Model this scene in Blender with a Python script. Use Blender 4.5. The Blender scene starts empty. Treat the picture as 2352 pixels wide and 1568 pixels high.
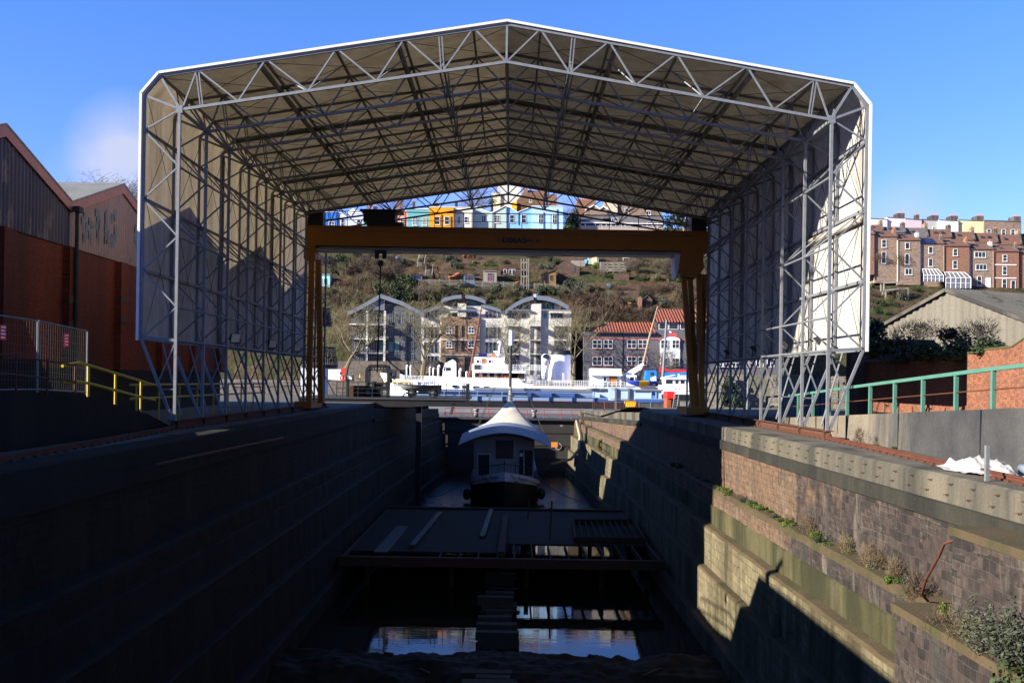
import bpy, math, random
from mathutils import Vector, Matrix
R = random.Random(11)
V = Vector
scene = bpy.context.scene
COL = scene.collection
# ---------------------------------------------------------------- survey
# the photograph was surveyed as a level 35 mm view with a small roll: a point
# seen at (px, py) of a 2352 px wide print, standing Y metres away
FL, EYE, PX0, PY0, ROLL = 2286.7, 1.95, 1173.0, 874.0, 0.0155
def at(px, py, Y):
    dx, dy = px - PX0, PY0 - py
    return V(((dx - dy * ROLL) * Y / FL, Y, EYE + (dy + dx * ROLL) * Y / FL))
CR = {'c2': (673.75, 367.5, .23438), 'c3': (1163.75, 367.5, .23438), 'c4': (735, 673.75, .19533),
      'c5': (1102.5, 673.75, .23438), 'c6': (1592.5, 428.75, .3907), 'c7': (1347.5, 918.75, .4271),
      'c8': (612.5, 918.75, .4427), 'b2': (0, 612.5, .3125), 'b6': (1960, 459.4, .2148), 'b7': (1592.5, 673.75, .23434),
      'b8': (1010.6, 888.1, .19531), 'd1': (704.4, 422.6, .13021), 'd2': (980, 416.5, .14323),
      'd3': (1255.6, 416.5, .16927), 'd4': (735, 569.6, .14452), 'd5': (1041.25, 569.6, .14452),
      'd6': (1316.9, 569.6, .14452), 'd7': (704.4, 765.6, .11721), 'd8': (1439.4, 735, .15625)}
def A(k, x, y, Y):
    a, b, s = CR[k]
    return at(a + x * s, b + y * s, Y)
# ---------------------------------------------------------------- objects
def wloc(o):
    p = V((0, 0, 0))
    while o is not None:
        p += o.location; o = o.parent
    return p
def tag(o, label=None, cat=None, group=None, kind=None):
    if label: o['label'] = label
    if cat: o['category'] = cat
    if group: o['group'] = group
    if kind: o['kind'] = kind
    return o
def thing(name, loc, label, cat, group=None):
    o = bpy.data.objects.new(name, None); COL.objects.link(o)
    o.empty_display_size = .3; o.location = V(loc)
    return tag(o, label, cat, group)
def copy_tree(o, parent=None):
    c = o.copy(); COL.objects.link(c)
    if parent: c.parent = parent
    for ch in [x for x in bpy.data.objects if x.parent == o]:
        copy_tree(ch, c)
    return c
class MB:
    def __init__(s): s.v, s.f, s.m = [], [], []; s.mi = 0
    def face(s, pts):
        b = len(s.v); s.v += [V(p) for p in pts]; s.f.append(tuple(range(b, b + len(pts)))); s.m.append(s.mi)
        return s
    def hexa(s, p):
        b = len(s.v); s.v += [V(q) for q in p]
        for q in ((0, 3, 2, 1), (4, 5, 6, 7), (0, 1, 5, 4), (1, 2, 6, 5), (2, 3, 7, 6), (3, 0, 4, 7)):
            s.f.append(tuple(b + i for i in q)); s.m.append(s.mi)
        return s
    def box(s, x0, x1, y0, y1, z0, z1):
        return s.hexa([(x0, y0, z0), (x1, y0, z0), (x1, y1, z0), (x0, y1, z0), (x0, y0, z1), (x1, y0, z1), (x1, y1, z1), (x0, y1, z1)])
    def bar(s, p, q, w=.1, h=None, up=(0, 0, 1)):
        p, q = V(p), V(q); h = h or w; d = (q - p)
        if d.length < 1e-6: return s
        d.normalize(); up = V(up)
        if abs(d.dot(up)) > .98: up = V((0, 1, 0))
        a = d.cross(up).normalized() * w / 2; b = a.cross(d).normalized() * h / 2
        return s.hexa([p - a - b, p + a - b, p + a + b, p - a + b, q - a - b, q + a - b, q + a + b, q - a + b])
    def tube(s, pts, r, n=6, cap=True):
        pts = [V(p) for p in pts]; rs = r if isinstance(r, (list, tuple)) else [r] * len(pts)
        b = len(s.v); u = None
        for i, p in enumerate(pts):
            d = (pts[min(i + 1, len(pts) - 1)] - pts[max(i - 1, 0)])
            d = d.normalized() if d.length > 1e-9 else V((0, 0, 1))
            if u is None: u = d.orthogonal().normalized()
            else:
                u = u - d * u.dot(d); u = u.normalized() if u.length > 1e-6 else d.orthogonal().normalized()
            w = d.cross(u)
            for k in range(n):
                a = 2 * math.pi * k / n
                s.v.append(p + (u * math.cos(a) + w * math.sin(a)) * rs[i])
        for i in range(len(pts) - 1):
            for k in range(n):
                k2 = (k + 1) % n
                s.f.append((b + i * n + k, b + i * n + k2, b + (i + 1) * n + k2, b + (i + 1) * n + k)); s.m.append(s.mi)
        if cap and n > 3:
            s.f.append(tuple(b + k for k in reversed(range(n)))); s.m.append(s.mi)
            e = b + (len(pts) - 1) * n
            s.f.append(tuple(e + k for k in range(n))); s.m.append(s.mi)
        return s
    def prism(s, poly, ext):
        b = len(s.v); n = len(poly); e = V(ext); P = [V(p) for p in poly]
        s.v += P + [p + e for p in P]
        s.f.append(tuple(b + i for i in range(n))); s.m.append(s.mi)
        s.f.append(tuple(b + n + i for i in reversed(range(n)))); s.m.append(s.mi)
        for i in range(n):
            j = (i + 1) % n
            s.f.append((b + i, b + n + i, b + n + j, b + j)); s.m.append(s.mi)
        return s
    def loft(s, rows, close=False):
        b = len(s.v); n = len(rows[0])
        for r in rows: s.v += [V(p) for p in r]
        for i in range(len(rows) - 1):
            for k in range(n if close else n - 1):
                k2 = (k + 1) % n
                s.f.append((b + i * n + k, b + i * n + k2, b + (i + 1) * n + k2, b + (i + 1) * n + k)); s.m.append(s.mi)
        return s
    def lathe(s, c, prof, n=12):
        c = V(c)
        return s.loft([[c + V((r * math.cos(2 * math.pi * k / n), r * math.sin(2 * math.pi * k / n), z)) for k in range(n)] for r, z in prof], True)
    def ball(s, c, r, n=10, m=7, sq=(1, 1, 1)):
        c = V(c); rows = []
        for i in range(m + 1):
            t = math.pi * i / m
            rows.append([c + V((sq[0] * r * math.sin(t) * math.cos(2 * math.pi * k / n), sq[1] * r * math.sin(t) * math.sin(2 * math.pi * k / n), -sq[2] * r * math.cos(t))) for k in range(n)])
        return s.loft(rows, True)
    def build(s, name, mat, parent=None, smooth=False, label=None):
        me = bpy.data.meshes.new(name); off = wloc(parent) if parent else V((0, 0, 0))
        me.from_pydata([tuple(p - off) for p in s.v], [], s.f)
        ms = mat if isinstance(mat, (list, tuple)) else [mat]
        for m in ms: me.materials.append(m)
        if len(ms) > 1: me.polygons.foreach_set('material_index', s.m)
        if smooth: me.polygons.foreach_set('use_smooth', [True] * len(me.polygons))
        me.update()
        o = bpy.data.objects.new(name, me); COL.objects.link(o)
        if parent: o.parent = parent
        if label: o['label'] = label
        return o
def fix_normals(o):
    import bmesh
    b = bmesh.new(); b.from_mesh(o.data); bmesh.ops.remove_doubles(b, verts=b.verts, dist=1e-4)
    bmesh.ops.recalc_face_normals(b, faces=b.faces); b.to_mesh(o.data); b.free(); return o
def text_mesh(name, body, size, mat, parent, origin, xdir, up, depth=.004, align='CENTER', bold=0.0, shear=0.0):
    cu = bpy.data.curves.new(name, 'FONT'); cu.body = body; cu.size = size; cu.extrude = depth
    cu.align_x = align; cu.align_y = 'CENTER'; cu.offset = bold; cu.shear = shear
    t = bpy.data.objects.new(name, cu); COL.objects.link(t)
    dg = bpy.context.evaluated_depsgraph_get(); dg.update()
    me = bpy.data.meshes.new_from_object(t.evaluated_get(dg)); bpy.data.objects.remove(t)
    x = V(xdir).normalized(); y = V(up).normalized(); z = x.cross(y)
    M = Matrix((x, y, z)).transposed().to_4x4(); off = V(origin) - (wloc(parent) if parent else V((0, 0, 0)))
    me.transform(Matrix.Translation(off) @ M); me.materials.clear(); me.materials.append(mat); me.name = name
    o = bpy.data.objects.new(name, me); COL.objects.link(o)
    if parent: o.parent = parent
    return o
# ---------------------------------------------------------------- materials
def S(h, k=1.0):
    h = h.lstrip('#'); o = []
    for i in (0, 2, 4):
        c = int(h[i:i + 2], 16) / 255
        o.append(k * (c / 12.92 if c <= .04045 else ((c + .055) / 1.055) ** 2.4))
    return tuple(o)
class NT:
    def __init__(s, name):
        s.m = bpy.data.materials.new(name); s.m.use_nodes = True; s.t = s.m.node_tree; s.t.nodes.clear()
        s.out = s.n('ShaderNodeOutputMaterial'); s.b = s.n('ShaderNodeBsdfPrincipled'); s.l(s.b.outputs[0], s.out.inputs[0])
        s.co = None
    def n(s, t, **k):
        n = s.t.nodes.new(t)
        for a, v in k.items(): setattr(n, a, v)
        return n
    def l(s, a, b): s.t.links.new(a, b)
    def obj(s):
        if s.co is None: s.co = s.n('ShaderNodeTexCoord').outputs['Object']
        return s.co
    def axes(s, ax, sc=(1, 1, 1)):
        sp = s.n('ShaderNodeSeparateXYZ'); s.l(s.obj(), sp.inputs[0]); cb = s.n('ShaderNodeCombineXYZ')
        for i, a in enumerate(ax):
            if a in 'xyz':
                o = sp.outputs['xyz'.index(a)]
                if sc[i] != 1:
                    m = s.n('ShaderNodeMath', operation='MULTIPLY'); s.l(o, m.inputs[0]); m.inputs[1].default_value = sc[i]; o = m.outputs[0]
                s.l(o, cb.inputs[i])
        return cb.outputs[0]
    def noise(s, vec, scale, detail=3, rough=.55, dist=0):
        n = s.n('ShaderNodeTexNoise'); s.l(vec, n.inputs['Vector']); n.inputs['Scale'].default_value = scale
        n.inputs['Detail'].default_value = detail; n.inputs['Roughness'].default_value = rough; n.inputs['Distortion'].default_value = dist
        return n.outputs[0]
    def ramp(s, fac, stops):
        r = s.n('ShaderNodeValToRGB'); s.l(fac, r.inputs[0]); e = r.color_ramp.elements
        while len(e) < len(stops): e.new(.5)
        for i, (p, c) in enumerate(stops):
            e[i].position = p; e[i].color = (*(c if isinstance(c, tuple) else (c, c, c)), 1)
        return r.outputs[0]
    def mix(s, fac, a, b, mode='MIX'):
        m = s.n('ShaderNodeMix', data_type='RGBA', blend_type=mode)
        for i, v in ((0, fac), (6, a), (7, b)):
            if isinstance(v, (int, float)): m.inputs[i].default_value = v if i == 0 else (v, v, v, 1)
            elif isinstance(v, tuple): m.inputs[i].default_value = (*v, 1)
            else: s.l(v, m.inputs[i])
        return m.outputs[2]
    def math(s, op, a, b=0.0):
        m = s.n('ShaderNodeMath', operation=op)
        for i, v in enumerate((a, b)):
            if not isinstance(v, (int, float)): s.l(v, m.inputs[i])
            else: m.inputs[i].default_value = v
        return m.outputs[0]
    def bump(s, h, strength=.3, dist=.02):
        b = s.n('ShaderNodeBump'); b.inputs['Strength'].default_value = strength; b.inputs['Distance'].default_value = dist
        s.l(h, b.inputs['Height']); s.l(b.outputs[0], s.b.inputs['Normal'])
    def fin(s, col, rough=.85, metal=0, spec=.3):
        if not isinstance(col, tuple): s.l(col, s.b.inputs['Base Color'])
        else: s.b.inputs['Base Color'].default_value = (*col, 1)
        if not isinstance(rough, (int, float)): s.l(rough, s.b.inputs['Roughness'])
        else: s.b.inputs['Roughness'].default_value = rough
        s.b.inputs['Metallic'].default_value = metal; s.b.inputs['Specular IOR Level'].default_value = spec
        return s.m
def sc(c, k): return tuple(min(1, x * k) for x in c)
def plain(name, c, rough=.8, var=.2, scale=2.0, bump=0, metal=0, spec=.3, c2=None, streak=0):
    """paint / metal / timber with uneven wear"""
    t = NT(name); v = t.axes('xyz', (1, 1, .12)) if streak else t.obj()
    f = t.noise(v, scale, 5, .6)
    a, b = (c, c2) if c2 else (sc(c, 1 - var), sc(c, 1 + var))
    col = t.ramp(f, [(.3, a), (.7, b)])
    g = t.noise(t.obj(), scale * 9, 3)
    col = t.mix(.35 if var > .05 else .1, col, t.ramp(g, [(.3, sc(c, .6)), (.7, sc(c, 1.25))]))
    if bump: t.bump(g, bump, .02)
    return t.fin(col, rough, metal, spec)
def masonry(name, ax, c1, c2, mortar, bw, bh, grime=None, gs=.35, gthr=.5, bump=.6, offs=.5, msize=.03, rough=.9, tint=None):
    t = NT(name); v = t.axes(ax)
    wob = t.noise(v, 1.3, 2)
    vv = t.n('ShaderNodeVectorMath', operation='SCALE'); 
    mixv = t.n('ShaderNodeVectorMath', operation='ADD'); cb = t.n('ShaderNodeCombineXYZ')
    k = t.math('MULTIPLY', t.math('SUBTRACT', wob, .5), bh * .55); t.l(k, cb.inputs[0]); t.l(k, cb.inputs[1])
    t.l(v, mixv.inputs[0]); t.l(cb.outputs[0], mixv.inputs[1])
    b = t.n('ShaderNodeTexBrick'); t.l(mixv.outputs[0], b.inputs['Vector'])
    b.offset = offs; b.inputs['Color1'].default_value = (*c1, 1); b.inputs['Color2'].default_value = (*c2, 1)
    b.inputs['Mortar'].default_value = (*mortar, 1); b.inputs['Scale'].default_value = 1
    b.inputs['Mortar Size'].default_value = msize * min(bw, bh) * 2; b.inputs['Mortar Smooth'].default_value = .3
    b.inputs['Bias'].default_value = 0; b.squash = .7; b.squash_frequency = 3; b.inputs['Brick Width'].default_value = bw; b.inputs['Row Height'].default_value = bh
    t.t.nodes.remove(vv)
    col = b.outputs['Color']
    f2 = t.noise(t.obj(), 4.0 / bw * .5, 4)
    col = t.mix(.55, col, t.ramp(f2, [(.3, .35), (.7, 1.25)]), 'MULTIPLY')
    if tint:
        col = t.mix(t.ramp(t.noise(t.obj(), .35, 4, .6), [(.42, 0.0), (.6, 1.0)]), col, tint, 'MIX') if len(tint) == 3 else col
    if grime:
        gz = t.axes('xyz', (1, 1, .15)); g = t.noise(gz, gs, 5, .65)
        col = t.mix(t.ramp(g, [(gthr - .08, 0.0), (gthr + .14, .85)]), col, grime)
    hgt = t.math('SUBTRACT', t.math('MULTIPLY', f2, .5), t.math('MULTIPLY', b.outputs['Fac'], .8))
    t.bump(hgt, bump, .03)
    return t.fin(col, rough, 0, .2)
def glass(name, c=(.02, .025, .03), rough=.08):
    t = NT(name); f = t.noise(t.obj(), .9, 2)
    return t.fin(t.ramp(f, [(.35, sc(c, .5)), (.65, sc(c, 1.8))]), max(rough, .15), 0, .2)
# ================================================================ camera, sun, sky
cam = bpy.data.cameras.new('camera'); cob = bpy.data.objects.new('camera', cam); COL.objects.link(cob)
cam.lens = 35; cam.sensor_width = 36; cam.clip_end = 6000; cam.clip_start = .1
cam.shift_x = 3 / 2352; cam.shift_y = 90 / 2352
cob.matrix_world = Matrix.Translation((0, 0, EYE)) @ Matrix.Rotation(math.radians(90), 4, 'X') @ Matrix.Rotation(ROLL, 4, 'Z')
scene.camera = cob
SUNDIR = V((1, .42, -.43)).normalized()
sl = bpy.data.lights.new('sun', 'SUN'); so = bpy.data.objects.new('sun', sl); COL.objects.link(so)
sl.energy = 5.0; sl.angle = math.radians(.5); sl.color = (1, .93, .82)
so.rotation_euler = SUNDIR.to_track_quat('-Z', 'Y').to_euler(); so.location = (-60, -40, 60)
w = bpy.data.worlds.new('World'); scene.world = w; w.use_nodes = True
nt = w.node_tree; nt.nodes.clear()
wo = nt.nodes.new('ShaderNodeOutputWorld'); bg = nt.nodes.new('ShaderNodeBackground'); nt.links.new(bg.outputs[0], wo.inputs[0])
sky = nt.nodes.new('ShaderNodeTexSky'); sky.sky_type = 'NISHITA'; sky.sun_disc = False
sky.sun_elevation = math.asin(-SUNDIR.z); sky.sun_rotation = math.atan2(-SUNDIR.x, -SUNDIR.y) % (2 * math.pi)
sky.air_density = .65; sky.dust_density = 0.0; sky.ozone_density = 6.0
tc = nt.nodes.new('ShaderNodeTexCoord')
# a few low clouds that live in the sky itself
mp = nt.nodes.new('ShaderNodeMapping'); mp.inputs['Scale'].default_value = (1, 1, 1.5); nt.links.new(tc.outputs['Generated'], mp.inputs[0])
nz = nt.nodes.new('ShaderNodeTexNoise'); nz.inputs['Scale'].default_value = 3.4; nz.inputs['Detail'].default_value = 7; nz.inputs['Roughness'].default_value = .52
nt.links.new(mp.outputs[0], nz.inputs['Vector'])
def wm(op, a, b=0.0, clamp=False):
    m = nt.nodes.new('ShaderNodeMath'); m.operation = op; m.use_clamp = clamp
    for i, q in enumerate((a, b)):
        if not isinstance(q, (int, float)): nt.links.new(q, m.inputs[i])
        else: m.inputs[i].default_value = q
    return m.outputs[0]
sep = nt.nodes.new('ShaderNodeSeparateXYZ'); nt.links.new(tc.outputs['Generated'], sep.inputs[0])
def puff(px, py, rad):
    d = (at(px, py, 100) - V((0, 0, EYE))).normalized()
    dp = nt.nodes.new('ShaderNodeVectorMath'); dp.operation = 'DISTANCE'; nt.links.new(tc.outputs['Generated'], dp.inputs[0]); dp.inputs[1].default_value = d
    return wm('SUBTRACT', 1.0, wm('DIVIDE', dp.outputs['Value'], rad), True)
dens = wm('ADD', wm('MULTIPLY', puff(300, 350, .06), 1.9), wm('MULTIPLY', puff(1180, 455, .12), .6))
dens = wm('ADD', dens, wm('MULTIPLY', puff(2080, 500, .05), .55))
dens = wm('ADD', dens, wm('MULTIPLY', puff(240, 440, .06), .55))
dens = wm('MULTIPLY', dens, wm('MULTIPLY', wm('SUBTRACT', nz.outputs[0], .36), 4.5, True), True)
lp = nt.nodes.new('ShaderNodeMix'); lp.data_type = 'RGBA'
nt.links.new(wm('MULTIPLY', dens, .9, True), lp.inputs[0]); hs = nt.nodes.new('ShaderNodeHueSaturation'); hs.inputs['Saturation'].default_value = 1.10; hs.inputs['Value'].default_value = 1.0; nt.links.new(sky.outputs[0], hs.inputs['Color'])
tn = nt.nodes.new('ShaderNodeMix'); tn.data_type = 'RGBA'; tn.blend_type = 'MULTIPLY'; tn.inputs[0].default_value = 1; nt.links.new(hs.outputs[0], tn.inputs[6]); tm = nt.nodes.new('ShaderNodeMix'); tm.data_type = 'RGBA'; nt.links.new(wm('SUBTRACT', 1.0, wm('MULTIPLY', sep.outputs[2], 2.6), True), tm.inputs[0]); tm.inputs[6].default_value = (2.05, 1.55, 1.60, 1); tm.inputs[7].default_value = (2.30, 1.20, 1.55, 1); nt.links.new(tm.outputs[2], tn.inputs[7])
nt.links.new(tn.outputs[2], lp.inputs[6]); lp.inputs[7].default_value = (3.2, 3.4, 4.3, 1)
nt.links.new(lp.outputs[2], bg.inputs['Color']); bg.inputs['Strength'].default_value = .06
scene.view_settings.view_transform = 'Standard'; scene.view_settings.look = 'None'; scene.view_settings.gamma = 1
scene.view_settings.exposure = 1.8
scene.cycles.max_bounces = 6; scene.cycles.diffuse_bounces = 3; scene.cycles.glossy_bounces = 3; scene.cycles.transmission_bounces = 4
scene.cycles.sample_clamp_indirect = 4; scene.cycles.caustics_reflective = False; scene.cycles.caustics_refractive = False

# ================================================================ materials
M = {}
M['galv'] = plain('galvanised_steel', (.145, .152, .16), .5, .22, 5, spec=.3, metal=.15)
M['tarp'] = NT('pvc_fabric')
def tarp(name, ax, base=(.26, .25, .225)):
    t = NT(name)
    sp = t.n('ShaderNodeSeparateXYZ'); t.l(t.obj(), sp.inputs[0])
    fr = t.math('FRACT', t.math('MULTIPLY', sp.outputs['xyz'.index(ax)], 1.25))
    seam = t.math('LESS_THAN', fr, .035)
    st = t.noise(t.axes('xyz', (1.3, 1.3, .1)), .9, 5, .65)
    col = t.mix(t.ramp(st, [(.42, 0.0), (.72, .75)]), base, (.15, .125, .09))
    fine = t.noise(t.obj(), 2.2, 4); col = t.mix(.3, col, t.ramp(fine, [(.3, .55), (.7, 1.1)]), 'MULTIPLY')
    col = t.mix(t.math('MULTIPLY', seam, .55), col, (.16, .14, .11))
    t.bump(t.noise(t.axes('xyz', (1, 1, .5)), 1.6, 3), .25, .03)
    t.fin(col, .6, 0, .25)
    tr = t.n('ShaderNodeBsdfTranslucent'); mx = t.n('ShaderNodeMixShader'); mx.inputs[0].default_value = (.15 if 'wall' in name else .16)
    t.l(t.mix(1.0, col, (.95, .80, .55), 'MULTIPLY'), tr.inputs[0]); t.l(t.b.outputs[0], mx.inputs[1]); t.l(tr.outputs[0], mx.inputs[2]); t.l(mx.outputs[0], t.out.inputs[0])
    return t.m
bpy.data.materials.remove(M['tarp'].m)
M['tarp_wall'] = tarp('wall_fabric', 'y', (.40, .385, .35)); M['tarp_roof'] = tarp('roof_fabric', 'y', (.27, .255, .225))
M['trim'] = plain('white_trim', (.50, .51, .52), .5, .06, 2)
M['rust'] = plain('rusty_steel', (.06, .024, .013), .85, .45, 3, .3, c2=(.085, .040, .024))
M['rustred'] = plain('red_oxide_rail', (.06, .017, .009), .8, .4, 2, .3, c2=(.10, .034, .018))
M['crane'] = plain('crane_yellow', (.30, .115, .008), .6, .15, .8, c2=(.25, .095, .008))
M['dark'] = plain('dark_steel', (.03, .03, .032), .6, .3, 3)
M['black'] = plain('black_paint', (.012, .012, .014), .5, .3, 3)
M['white'] = plain('white_paint', (.80, .80, .79), .45, .05, .7)
M['glass'] = glass('window_glass'); M['glassT'] = glass('teal_glass', (.02, .16, .14))
def concrete(name, c, c2, stain, thr=.5, sz=.6, board=0):
    t = NT(name); st = t.noise(t.axes('xyz', (1, 1, .10)), sz, 6, .68)
    col = t.ramp(t.noise(t.obj(), .45, 5, .6), [(.3, c), (.7, c2)])
    col = t.mix(t.ramp(st, [(thr - .08, 0.0), (thr + .12, .9)]), col, stain)
    g = t.noise(t.obj(), 14, 4, .7); col = t.mix(.5, col, t.ramp(g, [(.3, .5), (.75, 1.2)]), 'MULTIPLY')
    spk = t.noise(t.obj(), 30, 2); col = t.mix(t.ramp(spk, [(.72, 0.0), (.76, .6)]), col, (.17, .16, .13))
    t.bump(g, .5, .03)
    return t.fin(col, .9, 0, .25)
M['coping'] = concrete('coping_concrete', (.14, .115, .08), (.085, .078, .06), (.026, .027, .022), .47, .42)
M['course'] = concrete('dark_stone_course', (.016, .015, .013), (.034, .031, .021), (.007, .007, .007), .52, .4)
M['slime'] = concrete('slimy_concrete', (.048, .042, .016), (.085, .075, .035), (.016, .017, .006), .47, .6)
M['ledge'] = concrete('ledge_stone', (.078, .054, .028), (.050, .036, .018), (.030, .033, .010), .56, .8)
M['conc_dark'] = concrete('stained_concrete', (.135, .115, .085), (.085, .078, .066), (.018, .019, .021), .45, .16)
M['conc_wet_shade'] = concrete('shade_darkened_wet_concrete', (.013, .010, .005), (.008, .006, .003), (.003, .0025, .0015), .5, .5)  # wet concrete with deep shade darkened into its colour
# block work that is pinkish sandstone farther off and dark pennant stone nearer
def dockstone():
    t = NT('dock_blockwork'); v = t.axes('yz')
    wob = t.noise(v, .9, 2); cb = t.n('ShaderNodeCombineXYZ'); k = t.math('MULTIPLY', t.math('SUBTRACT', wob, .5), .16)
    t.l(k, cb.inputs[0]); t.l(k, cb.inputs[1]); ad = t.n('ShaderNodeVectorMath', operation='ADD'); t.l(v, ad.inputs[0]); t.l(cb.outputs[0], ad.inputs[1])
    def br(c1, c2, mo, bw=.42, bh=.21, off=.5):
        b = t.n('ShaderNodeTexBrick'); t.l(ad.outputs[0], b.inputs['Vector']); b.inputs['Scale'].default_value = 1
        b.inputs['Color1'].default_value = (*c1, 1); b.inputs['Color2'].default_value = (*c2, 1); b.inputs['Mortar'].default_value = (*mo, 1)
        b.inputs['Brick Width'].default_value = bw; b.inputs['Row Height'].default_value = bh; b.inputs['Mortar Size'].default_value = .012
        b.offset = off; b.offset_frequency = 3; b.squash = .62; b.squash_frequency = 2
        b.inputs['Mortar Smooth'].default_value = .5; b.inputs['Bias'].default_value = -.1; return b
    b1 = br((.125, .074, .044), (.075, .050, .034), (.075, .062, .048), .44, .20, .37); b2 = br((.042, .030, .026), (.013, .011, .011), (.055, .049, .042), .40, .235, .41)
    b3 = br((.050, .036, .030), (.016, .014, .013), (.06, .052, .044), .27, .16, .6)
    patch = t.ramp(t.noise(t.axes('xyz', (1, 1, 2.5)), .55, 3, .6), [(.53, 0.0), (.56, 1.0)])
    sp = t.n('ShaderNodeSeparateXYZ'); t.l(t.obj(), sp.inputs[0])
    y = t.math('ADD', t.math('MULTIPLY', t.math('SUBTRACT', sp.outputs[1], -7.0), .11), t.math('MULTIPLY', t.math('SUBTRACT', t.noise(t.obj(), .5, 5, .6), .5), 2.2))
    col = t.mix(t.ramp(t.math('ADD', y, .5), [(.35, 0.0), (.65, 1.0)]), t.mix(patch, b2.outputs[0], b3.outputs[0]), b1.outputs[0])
    f = t.noise(t.obj(), 5, 4); col = t.mix(.6, col, t.ramp(f, [(.3, .45), (.72, 1.35)]), 'MULTIPLY')
    wh = t.noise(t.axes('xyz', (1, 1, .22)), 1.1, 6, .7); col = t.mix(t.ramp(wh, [(.55, 0.0), (.72, .7)]), col, (.15, .13, .10))
    dk = t.noise(t.axes('xyz', (1, 1, .1)), .7, 5, .7); col = t.mix(t.ramp(dk, [(.55, 0.0), (.68, .8)]), col, (.03, .03, .027))
    t.bump(t.math('SUBTRACT', t.math('MULTIPLY', f, 1.0), t.math('MULTIPLY', b2.outputs['Fac'], .9)), 1.0, .05)
    return t.fin(col, .9, 0, .2)
M['dockstone'] = dockstone()
M['mudstone'] = masonry('mud_coated_stone', 'yz', (.15, .127, .075), (.12, .10, .058), (.04, .032, .017), .62, .36, (.026, .021, .009), .55, .50, 1.0, msize=.012)
M['wetstone_shade'] = masonry('shade_darkened_wet_stone', 'yz', (.009, .007, .0035), (.014, .011, .005), (.003, .0025, .0015), .5, .24, (.020, .016, .006), .4, .55, .8)  # wet blockwork; the left wall's deep shade is put into this colour
M['brickR'] = masonry('orange_brick', 'yz', (.23, .080, .038), (.13, .042, .024), (.13, .098, .068), .225, .078, (.04, .026, .018), .5, .6, .5, msize=.06)
M['brickL'] = masonry('warehouse_red_brick', 'yz', (.20, .040, .013), (.155, .028, .010), (.05, .014, .008), .24, .10, (.035, .014, .009), .18, .52, .4, msize=.05)
M['ground'] = plain('gravel_ground', (.07, .062, .05), .95, .35, 1.2, .5)
M['earth'] = plain('scrubby_earth', (.05, .037, .024), .95, .4, .5, .5, c2=(.04, .038, .02))
M['mud'] = plain('wet_mud', (.012, .0085, .004), .75, .4, 1.5, .6, spec=.15)
def water(name, col, rough, bs, bd, sc_=(1, 1, 1), s=1.2):
    t = NT(name); n = t.noise(t.axes('xyz', sc_), s, 3, .5); t.bump(n, bs, bd)
    t.fin(col, rough, 0, .5); t.b.inputs['IOR'].default_value = 1.33
    return t.m
M['dockwater'] = water('dock_water', (.008, .008, .006), .02, .10, .02, (.5, 2.2, 1), 1.6)
M['harbour'] = water('harbour_water', (.06, .054, .042), .12, .9, .12, (1, 2.0, 1), .9)

from mathutils import noise as mn
# ================================================================ ground
WZ, HZ = -9.05, -2.9          # water level in the dock, water level in the harbour
g = MB()
def gsheet(x0, x1, y0, y1, z=0): g.face([(x0, y0, z), (x1, y0, z), (x1, y1, z), (x0, y1, z)])
gsheet(10.6, 160, -40, 79); gsheet(18, 160, 79, 112); g.face([(9.4, 79, 0), (18, 79, 0), (18, 96, -1.35), (8.6, 96, -1.35)]); g.face([(8.6, 96, -1.35), (18, 96, -1.35), (18, 112, -1.5), (8.0, 112, -1.5)]); g.face([(18, 79, 0), (18, 112, 0), (18, 112, -1.6), (18, 96, -1.35)]); gsheet(-160, -11.0, -40, 112); gsheet(-11.0, 10.6, -40, 3.2)
go = g.build('ground', M['ground']); tag(go, kind='structure')
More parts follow.
